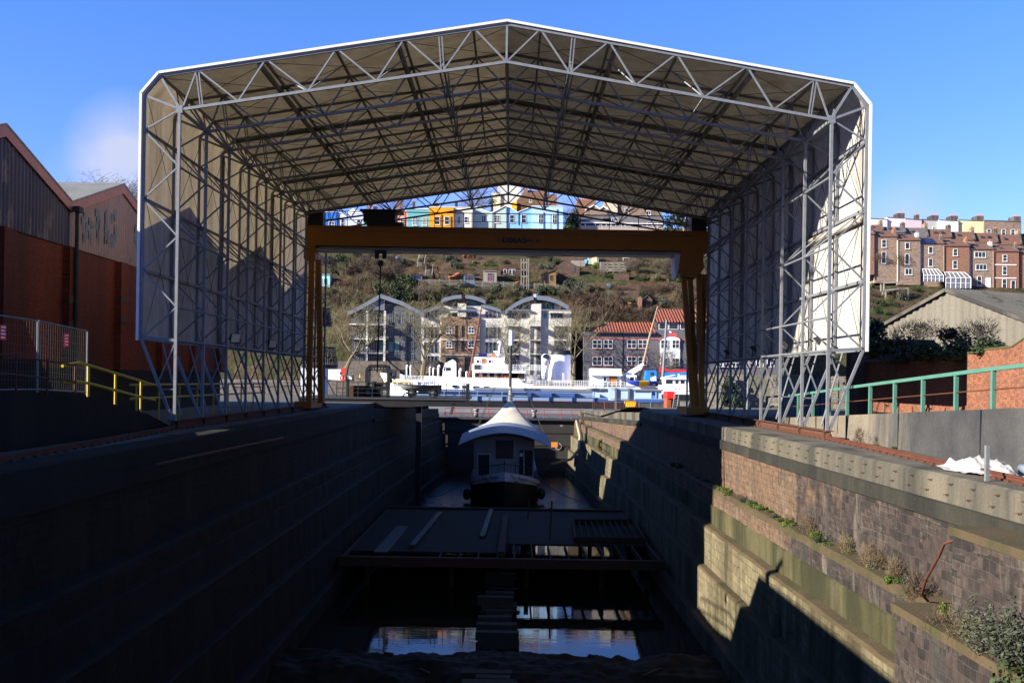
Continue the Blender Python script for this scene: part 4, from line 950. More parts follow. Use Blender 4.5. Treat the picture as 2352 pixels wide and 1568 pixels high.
# ================================================================ across the harbour
hw_ = MB().face([(-400, 119.5, HZ), (400, 119.5, HZ), (400, 198, HZ), (-400, 198, HZ)]).build('harbour_water', M['harbour']); tag(hw_, kind='structure')
for x0, x1, zt0 in ((-160, -9.2, -.01), (8.0, 18, -1.51), (18.01, 160, -.01)):
    tag(MB().box(x0, x1, 111.9, 112.3, -10, zt0).build('quay_edge', M['conc_wet_shade'] if x0 < 0 else M['ledge']), kind='structure')
QZ = 1.25
tag(MB().face([(-400, 196, QZ), (400, 196, QZ), (400, 222, QZ), (-400, 222, QZ)]).build('quay_road', plain('quay_paving', (.16, .14, .12), .9, .3, .6)), kind='structure')
M['rubble'] = masonry('quay_rubble_stone', 'xz', (.17, .14, .11), (.11, .09, .07), (.10, .09, .08), .8, .4, (.05, .05, .04), .3, .55, .6)
tag(MB().box(-400, 400, 195.6, 196, -6, QZ - .01).build('quay_wall', M['rubble']), kind='structure')
# hillside as one sheet
HP = [(218, QZ + .01), (223, 6.5), (230, 14.5), (238, 22.0), (246, 27.2), (256, 33.0), (263, 35.2), (275, 37.5), (290, 44), (310, 50), (420, 60)]
def hz(x, y):
    for (a, za), (b, zb2) in zip(HP, HP[1:]):
        if y <= b:
            z = za + (zb2 - za) * max(0, y - a) / (b - a); break
    else: z = HP[-1][1]
    if x > 55 and y > 222: z -= min(1, (x - 55) / 40) * min(1, (y - 222) / 20) * (6.5 if y < 285 else 0)
    if x < -60: z -= min(1, (-60 - x) / 60) * min(1, max(0, y - 222) / 30) * 6
    return z
rows = []
for j in range(120):
    y = 218 + (420 - 218) * (j / 119) ** 1.6
    rows.append([(x, y, hz(x, y) + (.7 * mn.fractal(V((x * .13, y * .13, 1)), .9, 2.1, 4) if y > 221 else 0)) for x in [-260 + 520 * i / 170 for i in range(171)]])
def hillmat():
    t = NT('hillside_scrub'); a = t.noise(t.obj(), .09, 5, .65); b = t.noise(t.obj(), .6, 5, .7); c = t.noise(t.obj(), .22, 4, .6)
    col = t.mix(t.ramp(a, [(.42, 0.0), (.58, 1.0)]), (.055, .036, .019), (.034, .038, .014))
    col = t.mix(t.ramp(c, [(.56, 0.0), (.64, .8)]), col, (.085, .055, .036)); col = t.mix(.7, col, t.ramp(b, [(.3, .3), (.7, 1.6)]), 'MULTIPLY')
    t.bump(b, 1.0, .6); return t.fin(col, .95, 0, .1)
tag(MB().loft(rows).build('hillside', hillmat(), smooth=True), kind='structure')
# -------- building kit
_pc = {}
def paint(hexv, k=1.0, var=.08):
    key = (hexv, k)
    if key not in _pc: _pc[key] = plain('render_' + hexv, S(hexv, .62 * k), .85, var, .35)
    return _pc[key]
M['wframe'] = plain('white_window_frame', (.62, .62, .60), .5, .04, 1)
M['slate'] = plain('slate_roof', (.085, .08, .08), .8, .3, 1.2); M['tile'] = plain('brown_tile_roof', (.10, .05, .035), .85, .3, 1.5, c2=(.14, .075, .05))
M['brickF'] = masonry('far_red_brick', 'xz', (.25, .12, .07), (.17, .08, .052), (.20, .15, .105), .5, .22, (.10, .08, .06), .3, .6, .3)
M['stoneF'] = masonry('far_brown_stone', 'xz', (.27, .19, .135), (.16, .11, .08), (.20, .165, .125), .7, .3, (.09, .08, .06), .25, .58, .5)
M['redstone'] = masonry('garden_red_stone', 'xz', (.13, .072, .05), (.075, .048, .036), (.06, .047, .035), .8, .35, (.05, .05, .03), .4, .55, .6)
M['pot'] = plain('terracotta', (.34, .12, .05), .8, .2, 3)
def X(px, Y): return at(px, PY0, Y).x
def Zp(py, Y, px=1173): return at(px, py, Y).z
def win(root, px, py, pw, ph, Y, nx=1, ny=2, fr='wframe', gl='glass', sill=True, name='window', dz_=.0):
    """window centred on survey pixel px,py, sized in survey pixels"""
    c = at(px, py, Y); k = Y / FL; w_, h_ = pw * k, ph * k; t = min(.09, w_ * .12); f = MB(); y0, y1 = Y - .10, Y + .02
    x0, x1, z0, z1 = c.x - w_ / 2, c.x + w_ / 2, c.z - h_ / 2, c.z + h_ / 2
    f.box(x0 - t, x0, y0, y1, z0 - t, z1 + t); f.box(x1, x1 + t, y0, y1, z0 - t, z1 + t); f.box(x0, x1, y0, y1, z1, z1 + t); f.box(x0, x1, y0, y1, z0 - t, z0)
    for i in range(1, nx): x = x0 + w_ * i / nx; f.box(x - .04, x + .04, y0 + .02, y1, z0, z1)
    for i in range(1, ny): z = z0 + h_ * i / ny; f.box(x0, x1, y0 + .03, y1, z - .035, z + .035)
    if sill: f.box(x0 - .2, x1 + .2, y0 - .12, y0, z0 - t - .1, z0 - t + .02)
    o = f.build(name, M[fr] if isinstance(fr, str) else fr, root)
    MB().box(x0, x1, Y - .035, Y + .01, z0, z1).build('pane', M[gl] if isinstance(gl, str) else gl, o)
    return o
def block(name, label, cat, poly, Y, depth, mat, group=None, base=None):
    """building whose front outline is given in survey pixels (clockwise from bottom left)"""
    P = [at(a, b, Y) for a, b in poly]
    root = thing(name, (sum(p.x for p in P) / len(P), Y, min(p.z for p in P)), label, cat, group)
    m = MB().prism(P, (0, depth, 0)); fix_normals(m.build('wall', mat, root)); return root
def chimney(root, px, y0, y1, pw, Y, mat, pots=2):
    p, q = at(px - pw / 2, y1, Y), at(px + pw / 2, y0, Y)
    c = MB().box(p.x, q.x, Y, Y + (q.x - p.x) * 1.3 + .5, p.z, q.z).build('chimney', mat, root)
    for i in range(pots):
        x = p.x + (q.x - p.x) * (i + .5) / pots; MB().tube([(x, Y + .5, q.z), (x, Y + .5, q.z + .55)], [.13, .10], 7).build('chimney_pot', M['pot'], c)
YB = 265.0; BASE = 596
hg = 'colourful terraced houses on the hilltop'
def chouse(label, x0, x1, top, col, wins, Y=YB, poly=None, depth=9, rows2=True, gl='glass', ch=()):
    pl_ = poly or [(x0, BASE), (x0, top), (x1, top), (x1, BASE)]
    r = block('terraced_house', label, 'house', pl_, Y, depth, paint(col), hg)
    ys2 = max(p[1] for p in pl_)
    for (a, b, w_, h_, nx, ny) in wins:
        win(r, a, b, w_, h_, Y, nx, ny)
        if rows2: win(r, a, b + 31, w_, h_, Y, nx, ny)
    if poly is None:
        p, q = at(x0, top, Y), at(x1, top, Y); MB().box(p.x - .02, q.x + .02, Y - .12, Y + depth, p.z, p.z + .16).build('parapet', M['wframe'], r)
    for c in ch: chimney(r, *c)
    return r
D2 = lambda x, y, w_, h_, nx=1, ny=2: (980 + x * .14323, 416.5 + y * .14323, w_ * .14323, h_ * .14323, nx, ny)
D1 = lambda x, y, w_, h_, nx=2, ny=4: (704.4 + x * .13021, 422.6 + y * .13021, w_ * .13021, h_ * .13021, nx, ny)
br_, gy_ = M['brickF'], M['conc_dark']
chouse('pale aqua rendered house at the left end of the colourful terrace', 716, 744, 492, '#bff0f2', [D1(190, 640, 60, 110)])
chouse('deep blue rendered house with a white framed window', 744, 775, 487, '#1f6fd6', [D1(440, 715, 90, 95, 2, 2)], YB - .3)
r = chouse('pale lilac rendered house with a white gable', 775, 835, 489, '#cfdcfa', [D1(635, 690, 50, 110, 1, 2), D1(920, 690, 60, 110, 1, 2)])
fix_normals(MB().prism([at(793, 489, YB - .1), at(811, 479, YB - .1), at(834, 489, YB - .1)], (0, 9, 0)).build('gable', M['wframe'], r))
chouse('sea green rendered house behind the crane trolley', 835, 887, 485, '#6fc0b4', [D1(1130, 660, 75, 130), D1(1290, 660, 75, 130)], ch=((846, 468, 488, 7, YB + 3, br_, 2), (861, 474, 488, 8, YB + 4, br_, 2)))
chouse('salmon pink rendered house between two teal houses', 887, 935.6, 483.5, '#f2a285', [D1(1500, 665, 75, 130), D1(1700, 665, 75, 130)], YB + .1, ch=((915.8, 461, 485, 9, YB + 4, br_, 2),))
chouse('teal blue rendered house left of the orange one', 935.6, 986.6, 480, '#6fb4ba', [D1(1910, 660, 72, 130, 3, 4), D1(2080, 660, 72, 130, 3, 4)], ch=((950, 463, 482, 5.5, YB + 4, gy_, 2),))
chouse('bright orange rendered house with two sash windows', 987, 1041.6, 476, '#ffa412', [D2(170, 630, 72, 120), D2(325, 630, 68, 120)], YB - 1.4, ch=((1002, 466, 478, 9, YB + 3, gy_, 3), (1048, 465, 477, 6, YB + 3, gy_, 1)))
chouse('cream rendered house with a stepped back corner', 1041.8, 1085.3, 477, '#ece8cf', [D2(520, 625, 20, 110, 1, 1), D2(632, 617, 50, 90)], YB - .2)
poly9 = [(1085.4, BASE), (1085.4, 478), (1094.6, 475), (1127.5, 489.5), (1134, 487), (1161, 472.5), (1163, 474), (1163, BASE)]
r9 = chouse('grey green rendered house with a butterfly roof valley', 0, 0, 0, '#bcd2c6', [D2(913, 605, 62, 105, 2, 3), D2(1130, 605, 66, 110, 2, 3)], YB + 1.4, poly9)
poly10 = [(1163.2, BASE), (1163.2, 476), (1172, 477.3), (1189, 487.5), (1217.8, 476), (1222, 474.5), (1222, BASE)]
r10 = chouse('mid blue rendered house with a shallow roof valley', 0, 0, 0, '#8cc4f0', [D2(1368, 600, 62, 115, 1, 2), D2(1557, 600, 70, 115, 1, 2)], YB + 1.8, poly10)
chouse('palest sky blue rendered house at the right end of the terrace', 1222.2, 1293, 474, '#b4defc', [D2(1833, 600, 66, 120, 2, 2), D2(2055, 605, 66, 118, 2, 2)], YB + .9)
for r, pl_, Y in ((r9, poly9, YB + 1.4), (r10, poly10, YB + 1.8)):
    m = MB()
    for a, b in zip(pl_[1:-1], pl_[2:-1]):
        p, q = at(*a, Y - .05), at(*b, Y - .05); m.bar(p, q, .35, .16)
    m.build('verge', M['wframe'], r)
m = MB()
for px, y0, y1 in ((1014, 492, 530), (1036, 497, 530), (1084, 490, 530), (1134.5, 487, 530), (1190, 489, 516), (1248, 487, 530), (1279, 480, 530)):
    Yd = YB - 1.5 if px < 1042 else YB - .35 if px < 1086 else YB + 1.25 if px < 1164 else YB + 1.65 if px < 1222 else YB + .75
    o = MB().tube([at(px, y0, Yd), at(px, y1, Yd)], .09, 6).build('downpipe', M['dark'] if px < 1150 else M['galv']); tag(o, {1014: 'black downpipe between the windows of the orange house', 1036: 'black downpipe near the right edge of the orange house', 1084: 'black downpipe at the right edge of the cream house', 1134.5: 'black downpipe under the roof valley of the grey green house', 1190: 'pale downpipe under the roof valley of the mid blue house', 1248: 'pale downpipe between the windows of the palest blue house', 1279: 'pale downpipe at the right edge of the palest blue house'}[px], 'downpipe')
# buildings behind the terrace
t_ = block('tower_house', 'tall pale rendered house rising behind the terrace', 'house', [(1143, 560), (1143, 424), (1150, 424), (1150, 418), (1196, 418), (1196, 560)], 290, 9, paint('#dcdcd6'))
MB().box(X(1122, 289.5), X(1143, 289.5), 289.5, 298, Zp(560, 289.5), Zp(444, 289.5)).build('side_wing', paint('#efe9c8'), t_); chimney(t_, 1148, 414, 426, 9, 291, gy_, 3)
b_ = block('brown_house', 'chocolate brown house with red brick chimneys on the hilltop', 'house', [(1183, 560), (1183, 468), (1189, 458), (1199, 448), (1222, 446), (1243, 449), (1252, 449), (1252, 560)], 284, 9, paint('#7a5c41'))
MB().box(X(1252, 284), X(1273, 284), 284.2, 292, Zp(560, 284), Zp(445, 284)).build('brick_end', br_, b_)
win(b_, 1219, 460, 5, 9, 284, 1, 2); win(b_, 1236, 447, 8, 6, 286.5, 1, 1)
MB().prism([at(1199, 448, 284.2), at(1252, 450, 284.2), at(1248, 440, 288), at(1204, 438, 288)], (0, .2, .2)).build('roof', M['tile'], b_)
for px, y0, w_ in ((1207, 433, 10), (1248, 434, 9)): chimney(b_, px, y0, 452, w_, 286, br_, 3)
MB().box(X(1169, 283.5), X(1181, 283.5), 283.5, 290, Zp(500, 283.5), Zp(464, 283.5)).build('yellow_gable', paint('#f3c037'), b_)
sh = block('stone_house', 'pinkish stone house with white framed windows above the low building', 'house', [(1391, 560), (1391, 458), (1424, 456), (1520, 470), (1520, 560)], 285, 10, M['stoneF'])
for a in ((1490, 489, 8, 8, 2, 1), (1440, 484, 8, 10, 2, 1), (1411, 470, 5, 14, 1, 2), (1404, 490, 6, 8, 1, 1)): win(sh, *a[:4], 285, a[4], a[5])
MB().box(X(1388, 284.6), X(1412, 284.6), 284.5, 285, Zp(500, 285), Zp(456, 285)).build('bay', paint('#d8ccb2'), sh)
ch_ = thing('brick_stack', at(1340, 470, 300), 'broad red brick chimney stack with a row of pots', 'chimney')
MB().box(X(1318, 300), X(1362, 300), 300, 302, Zp(500, 300), Zp(456, 300)).build('stack', br_, ch_)
for i in range(9): x = X(1321 + i * 5, 300); MB().tube([(x, 300.8, Zp(456, 300)), (x, 300.8, Zp(452.5, 300))], .2, 6).build('chimney_pot', M['pot'], ch_)
g2 = block('garden_house', 'stone gabled cottage with white bargeboards on the hilltop', 'house', [(1345, 520), (1345, 481), (1364, 471), (1378, 480), (1386, 474), (1394, 480), (1394, 520)], 283, 8, M['stoneF'])
m = MB()
for a, b in (((1344, 482), (1364, 471)), ((1364, 471), (1379, 481)), ((1378, 480), (1386, 474)), ((1386, 474), (1396, 481))): m.bar(at(*a, 282.9), at(*b, 282.9), .4, .3)
m.build('bargeboard', M['wframe'], g2)
lb = block('long_low_building', 'long low building with a strip of white framed windows and a grey roof', 'building', [(1330, 600), (1330, 508), (1524, 510), (1524, 600)], 270, 8, paint('#b5a596'))
MB().hexa([at(1328, 509, 269.8), at(1526, 511, 269.8), at(1526, 511, 269.9), at(1328, 509, 269.9), at(1330, 495, 276), at(1522, 496, 276), at(1522, 496, 276.1), at(1330, 495, 276.1)]).build('roof', M['slate'], lb)
m = MB().box(X(1329, 269.7), X(1525, 269.7), 269.6, 269.9, Zp(510.5, 269.7), Zp(508, 269.7)); m.build('gutter', M['wframe'], lb)
for a, w_, n in ((1339, 9, 1), (1356, 22, 1), (1373, 9, 1), (1387, 9, 1), (1398, 9, 1), (1409, 9, 1), (1419, 9, 1), (1431, 6, 1), (1443, 13, 1), (1459, 13, 1), (1481, 9, 1), (1492, 10, 1), (1504, 10, 1), (1515, 9, 1)): win(lb, a, 515.5, w_, 8, 270, n, 1, sill=False)
fix_normals(MB().prism([at(1384, 502, 270), at(1402, 502, 270), at(1402, 493, 270), at(1388, 493, 270)], (0, 3, 0)).build('dormer', M['slate'], lb)); win(lb, 1412, 505, 14, 6, 269.9, 3, 1)
sr = block('stone_outhouse', 'stone outhouse with a blue solar panel near the right crane leg', 'building', [(1577, 600), (1577, 500), (1622, 500), (1622, 600)], 268, 6, M['stoneF']); MB().hexa([at(1583, 507, 267.9), at(1612, 507, 267.9), at(1612, 507, 268), at(1583, 507, 268), at(1581, 498, 270), at(1608, 498, 270), at(1608, 498, 270.1), at(1581, 498, 270.1)]).build('solar_panel', plain('solar_blue', (.015, .02, .08), .2, .2, 3, spec=.6), sr)

# -------- right hand terraces
tg = 'stone terraced houses below the grey roofs on the right'
B6 = lambda x, y: (1960 + x * .2148, 459.4 + y * .2148)
YT = 262.0
lbls = ['orange brick end house beside the shed trim', 'stone house with two tall white sash windows and an orange creeper', 'grey stone house with dark windows and french doors', 'pink stone house with arched windows above a glass lean to', 'red brick house behind the white conservatory', 'stone house with two wide white windows', 'red brick house crossed by two white bands', 'brick house at the right edge with a skylight roof']
hs2 = [(100, 225, 360, 760, 'brickF', []), (225, 470, 390, 850, 'stoneF', [(327, 465, 42, 78, 1, 2), (325, 615, 42, 120, 1, 2), (490, 760, 36, 20, 1, 1)]),
       (470, 715, 428, 870, 'stoneF', [(577, 490, 40, 62, 1, 1), (574, 632, 40, 105, 1, 1), (590, 765, 70, 60, 2, 1)]), (715, 970, 465, 890, 'stoneF', [(827, 535, 40, 66, 1, 1), (826, 668, 40, 80, 1, 1)]),
       (970, 1240, 490, 935, 'brickF', [(1090, 560, 42, 66, 1, 2), (1087, 690, 42, 82, 1, 2)]), (1240, 1500, 525, 960, 'stoneF', [(1355, 585, 112, 54, 3, 1), (1367, 718, 112, 54, 3, 1), (1347, 865, 42, 95, 1, 2)]),
       (1500, 1770, 548, 985, 'brickF', [(1620, 620, 40, 66, 1, 2), (1618, 755, 40, 85, 1, 2), (1615, 895, 42, 95, 1, 2)]), (1770, 2000, 567, 990, 'brickF', [(1860, 640, 40, 66, 1, 2), (1860, 780, 40, 85, 1, 2)])]
for i, (x0, x1, tp_, bt, mt_, ws) in enumerate(hs2):
    a, b = B6(x0, tp_), B6(x1, bt); Y = YT + (.5 if i % 2 else 0)
    r = block('terraced_house', lbls[i], 'house', [(a[0], b[1] + 8), (a[0], a[1]), (b[0], a[1] + .4), (b[0], b[1] + 8)], Y, 8, M[mt_], tg)
    e0, e1 = at(a[0] - .4, a[1] + .5, Y - .25), at(b[0] + .4, a[1] + .9, Y - .25); r0, r1 = e0 + V((0, 4.4, 2.15)), e1 + V((0, 4.4, 2.15)); U = V((0, 0, .12))
    rf = MB().hexa([e0, e1, r1, r0, e0 + U, e1 + U, r1 + U, r0 + U]).build('roof', M['tile'], r)
    MB().hexa([r0, r1, r1 + V((0, 4.4, -2.1)), r0 + V((0, 4.4, -2.1)), r0 + U, r1 + U, r1 + V((0, 4.4, -2.0)), r0 + V((0, 4.4, -2.0))]).build('roof', M['tile'], r)
    MB().hexa([e1 + V((-.25, -.1, 0)), e1 + V((.2, -.1, 0)), r1 + V((.2, 0, 0)), r1 + V((-.25, 0, 0)), e1 + V((-.25, -.1, .3)), e1 + V((.2, -.1, .3)), r1 + V((.2, 0, .3)), r1 + V((-.25, 0, .3))]).build('party_wall', M['conc_dark'], r)
    cx_ = b[0] - 6; chimney(r, cx_, a[1] - 17, a[1] - 1, 6.5, Y + 1.6, [M['conc_dark'], M['brickF'], paint('#c9ccd2')][i % 3], 2)
    for s in range(1): p = e0.lerp(e1, .45).lerp(r0.lerp(r1, .45), .45); MB().hexa([p + V(q) for q in ((-.5, -.4, .0), (.5, -.4, .0), (.5, .5, .44), (-.5, .5, .44), (-.5, -.4, .1), (.5, -.4, .1), (.5, .5, .54), (-.5, .5, .54))]).build('skylight', M['glass'], rf)
    for (wx, wy, ww, wh2, nx, ny) in ws: c = B6(wx, wy); win(r, c[0], c[1], ww * .2148, wh2 * .2148, Y, nx, ny)
    if i == 3: MB().hexa([at(*B6(705, 580), Y - .3), at(*B6(900, 580), Y - .3), at(*B6(900, 580), Y - .2), at(*B6(705, 580), Y - .2)] + [at(*B6(705, 560), Y - .3)] * 4) if 0 else None
    if i in (5, 6):
        c = B6(1440 if i == 5 else 1708, 880 if i == 5 else 910); win(r, c[0], c[1], 9, 20, Y, 1, 1, name='door', gl=M['wframe'] if i == 5 else M['glass'])
    if i == 6:
        for yy in (690, 832): p, q = at(*B6(1508, yy), Y - .1), at(*B6(1745, yy), Y - .1); MB().box(p.x, q.x, Y - .12, Y, p.z - .12, p.z + .12).build('white_band', M['wframe'], r)
    if i == 3: MB().hexa([at(*B6(722, 463), Y - .35), at(*B6(895, 463), Y - .35), at(*B6(895, 463), Y - .3), at(*B6(722, 463), Y - .3)] + [q for q in (at(*B6(722, 463), Y - .35) + V((0, 3.2, 1.75)), at(*B6(895, 463), Y - .35) + V((0, 3.2, 1.75)), at(*B6(895, 463), Y - .35) + V((0, 3.3, 1.75)), at(*B6(722, 463), Y - .35) + V((0, 3.3, 1.75)))]).build('solar_panel', plain('solar_dark', (.012, .016, .05), .2, .2, 3, spec=.6), r)
    m = MB().tube([at(*B6(x0 + 4, tp_ + 8), Y - .12), at(*B6(x0 + 4, bt), Y - .12)], .10, 6).build('downpipe', M['wframe'] if i in (2, 3, 5) else M['dark'], r)
# glass lean-to and conservatory
for (x0, x1, y0, y1, yb, lbl) in ((738, 965, 735, 805, 870, 'white framed glass lean to with a grey glazed roof'), (975, 1258, 770, 830, 940, 'white conservatory with a dark glazed roof')):
    a, b, c = at(*B6(x0, y0), YT - .2), at(*B6(x1, y1), YT - 3.2), at(*B6(x0, yb), YT - 3.2)
    r = thing('conservatory', (a.x, YT - 3, c.z), lbl, 'conservatory'); n = 5
    fr_ = MB(); gl = MB(); fl = at(*B6(x0 + 15, y1), YT - 3.2)
    for i in range(n + 1):
        t = i / n; p, q = a.lerp(V((b.x - .3, a.y, a.z)), t), fl.lerp(b, t); fr_.bar(p, q, .09); fr_.bar(q, V((q.x, q.y, c.z)), .11)
    fr_.bar(fl, b, .16); fr_.bar(a, V((b.x - .3, a.y, a.z)), .14); fr_.bar(V((fl.x, fl.y, (fl.z + c.z) / 2)), V((b.x, b.y, (fl.z + c.z) / 2)), .1)
    fo = fr_.build('frame', M['wframe'], r); MB().face([fl, b, V((b.x - .3, a.y, a.z - .03)), a - V((0, 0, .03))]).face([V((fl.x, fl.y + .05, c.z)), V((b.x, b.y + .05, c.z)), b + V((0, .05, 0)), fl + V((0, .05, 0))]).build('glazing', plain('grey_glazing', (.11, .115, .12), .15, .3, .6, spec=.6), r)
# second row and the pale blocks above
m2 = 'brown roofed row behind the stone terrace'
for i, (x0, x1, y0, y1) in enumerate(((150, 320, 270, 330), (320, 560, 292, 350), (560, 800, 302, 400), (800, 1050, 318, 405), (1050, 1300, 345, 430), (1300, 1545, 357, 460), (1545, 1800, 375, 480), (1800, 2050, 400, 500))):
    a, b = B6(x0, y0), B6(x1, y1); Y = 274
    r = block('rear_house', ['rear house roof at the left end beside the shed', 'rear house roof second from the left, with a slate slope', 'rear house roof with a grey tiled slope', 'rear house roof with two skylights', 'rear house roof between skylight and bare slope', 'rear house roof with a plain red slope', 'rear house roof second from the right edge', 'rear house roof cut off by the right edge'][i], 'house', [(a[0], b[1] + 20), (a[0], b[1]), (b[0], b[1]), (b[0], b[1] + 20)], Y, 8, M['stoneF'], m2)
    e0, e1 = at(a[0], b[1], Y - .2), at(b[0], b[1], Y - .2); r0, r1 = at(a[0] - 3, a[1], Y + 4), at(b[0] - 5, a[1], Y + 4); U = V((0, 0, .15))
    rf = MB().hexa([e0, e1, r1, r0, e0 + U, e1 + U, r1 + U, r0 + U]).build('roof', M['slate'] if i in (1, 2) else M['tile'], r)
    MB().hexa([e1 - V((.3, 0, 0)), e1 + V((.2, 0, 0)), r1 + V((.2, 0, 0)), r1 - V((.3, 0, 0)), e1 + V((-.3, 0, .45)), e1 + V((.2, 0, .45)), r1 + V((.2, 0, .45)), r1 + V((-.3, 0, .45))]).build('party_wall', M['conc_dark'], r)
    chimney(r, b[0] - 5, a[1] - 11, a[1] + 8, 7.5, Y + 4, M['conc_dark'] if i % 2 else M['stoneF'], 2)
    for k in range(1 + i % 2): p = e0.lerp(e1, .35 + .3 * k).lerp(r0.lerp(r1, .35 + .3 * k), .5); MB().hexa([p + V(q) for q in ((-.5, -.4, .0), (.5, -.4, .0), (.5, .4, .55), (-.5, .4, .55), (-.5, -.45, .15), (.5, -.45, .15), (.5, .35, .7), (-.5, .35, .7))]).build('skylight', M['glass'], rf)
for i, (x0, x1, y0, col, lbl) in enumerate(((150, 362, 195, '#fbf6e6', 'cream rendered block behind the chimneys'), (362, 552, 184, '#fbdfe6', 'pale pink rendered block on the skyline'), (552, 730, 200, '#f0c6cb', 'dusty pink weathered block on the skyline'), (730, 915, 207, '#b9bcb8', 'grey weathered block on the skyline'), (915, 1122, 212, '#ffffff', 'pure white rendered block on the skyline'), (1122, 1398, 212, '#f8eab0', 'pale yellow rendered block on the skyline'), (1398, 1795, 218, None, 'dark stone house at the right end of the skyline'))):
    a, b = B6(x0, y0), B6(x1, 420); Y = 300 + (i % 2) * .6
    r = block('skyline_house', lbl, 'house', [(a[0], b[1]), (a[0], a[1]), (b[0], a[1] + 2.5), (b[0], b[1])], Y, 10, paint(col, 1.0) if col else M['stoneF'])
    MB().hexa([at(a[0], a[1] + .6, Y - .15), at(b[0], a[1] + 3.0, Y - .15), at(b[0], a[1] + 3.0, Y + 10), at(a[0], a[1] + .6, Y + 10), at(a[0], a[1] - 1, Y - .15), at(b[0], a[1] + 1.3, Y - .15), at(b[0], a[1] + 1.3, Y + 10), at(a[0], a[1] - 1, Y + 10)]).build('parapet', M['slate'], r)
    if i > 0: chimney(r, b[0] - 9, a[1] - 9, a[1] + 3, 17 if i != 2 else 8, Y + 2, M['conc_dark'], 6 if i != 2 else 3)
    if i == 6:
        for wx in (1605, 1705, 1450): c = B6(wx, 345); win(r, c[0], c[1], 8, 12, Y, 1, 2)
    if i in (3,): c = B6(860, 305); win(r, c[0], c[1], 5, 6, Y)
# ================================================================ waterfront apartments
YA = 214.0
def bandpts(root, pts, th, Y0, Y1, mat, name='roof'):
    m = MB()
    for a, b in zip(pts, pts[1:]):
        p, q = at(*a, Y0), at(*b, Y0); d = V((0, Y1 - Y0, 0)); k = V((0, 0, -th))
        m.hexa([p + k, q + k, q + k + d, p + k + d, p, q, q + d, p + d])
    return m.build(name, mat, root)
def arcpts(x0, y0, x1, y1, rise, n=10):
    return [(x0 + (x1 - x0) * i / n, y0 + (y1 - y0) * i / n - rise * 4 * (i / n) * (1 - i / n)) for i in range(n + 1)]
def rect(root, name, x0, y0, x1, y1, Y, mat, d=.3, back=0):
    xm_ = (x0 + x1) / 2; return MB().box(at(x0, y1, Y).x, at(x1, y0, Y).x, Y - d, Y + back + .02, at(xm_, y1, Y).z, at(xm_, y0, Y).z).build(name, mat, root)
M['zincroof'] = plain('zinc_grey_roof', (.11, .125, .155), .5, .12, .6, spec=.4)
M['apwhite'] = paint('#efece0', .8, .08); M['apcream'] = paint('#efeccb', .75, .05); M['apgrey'] = paint('#74787c', .8, .1); M['apdark'] = paint('#5a5e62', 1.0, .15); M['apframe'] = paint('#c9c9c6', .6, .05)
M['brickA'] = masonry('apartment_brick', 'xz', (.25, .15, .085), (.19, .115, .07), (.20, .16, .12), .45, .15, (.12, .08, .06), .4, .62, .25)
M['greybrick'] = masonry('grey_brick', 'xz', (.115, .11, .115), (.095, .092, .10), (.10, .095, .10), .45, .15, (.08, .075, .075), .3, .6, .2)
M['pantile'] = corrugated('red_pantile', 'x', .62, (.20, .055, .028), (.16, .045, .024), None, 1.0, .8)
gB = 845
# A: gabled glass fronted block
a_ = block('apartment_block', 'gabled apartment block with white balcony columns behind the bare trees', 'building', [(806, 832), (806, 716), (842, 697), (874, 680), (928, 706), (968, 724), (968, 832)], YA, 14, M['apdark'])
bandpts(a_, [(798, 716), (836, 697), (874, 675)], .9, YA - 1.4, YA + 14, M['zincroof']); bandpts(a_, [(874, 675), (924, 692), (975, 719)], .9, YA - 1.4, YA + 14, M['zincroof'])
rect(a_, 'gable_panel', 842, 693, 884, 712, YA - .5, M['zincroof'])
for x in (862, 871, 880): win(a_, x, 687.5, 6, 8, YA - .9, 1, 1, sill=False, fr='apframe', gl='glassT' if x == 871 else 'glass')
for y in (746, 779, 811): rect(a_, 'balcony_slab', 806, y - 1.6, 888, y + 1.6, YA, M['apwhite'], 2.2)
for x in (844, 884.5): p = at(x, 714, YA - 2); MB().box(p.x - .22, p.x + .22, YA - 2.3, YA - 1.9, QZ + 3.4, p.z).build('column', M['apwhite'], a_)
for y in (730, 763, 796, 819):
    for x in (820, 833, 853, 865, 877, 898, 912, 928, 946): win(a_, x, y, 8, 20 if y < 810 else 13, YA, 2, 2, sill=False, fr='apframe', gl='glassT' if (x + y) % 7 == 0 else 'glass')
qw = block('stone_plinth_wall', 'rubble stone quayside wall with dark openings below the gabled apartments', 'wall', [(700, 882), (700, 829), (1008, 829), (1008, 882)], 209, 5, M['rubble'])
for x, w_ in ((893, 28), (930, 22), (1000, 10)): win(qw, x, 862, w_, 26, 209, 2, 1, sill=False, name='opening', fr=M['redstone'])
# B: twin arched block with brick panel
b1_ = block('apartment_block', 'white apartment block with twin curved roofs and a brown brick middle', 'building', [(968, 872), (968, 716), (1012, 703), (1103, 703), (1160, 716), (1160, 872)], YA, 14, M['apwhite'])
rect(b1_, 'brick_panel', 1012, 729, 1103, 872, YA, M['brickA'], .5)
bandpts(b1_, arcpts(1014, 687, 1060, 677, 2.5), .8, YA - 1.2, YA + 12, M['zincroof']); bandpts(b1_, arcpts(1069, 677, 1115, 690, 3), .8, YA - 1.2, YA + 12, M['zincroof'])
bandpts(b1_, arcpts(966, 716, 1013, 701, 2), .7, YA - .8, YA + 12, M['zincroof']); bandpts(b1_, arcpts(1105, 699, 1150, 711, 2), .7, YA - .8, YA + 12, M['zincroof'])
rect(b1_, 'penthouse', 1020, 683, 1110, 704, YA + 2, M['apgrey'], .2, 8); rect(b1_, 'stair_tower', 1051, 697, 1071, 728, YA - .6, M['apcream'], .4)
rect(b1_, 'terrace_edge', 1012, 711, 1108, 714, YA - .8, M['zincroof'], .6)
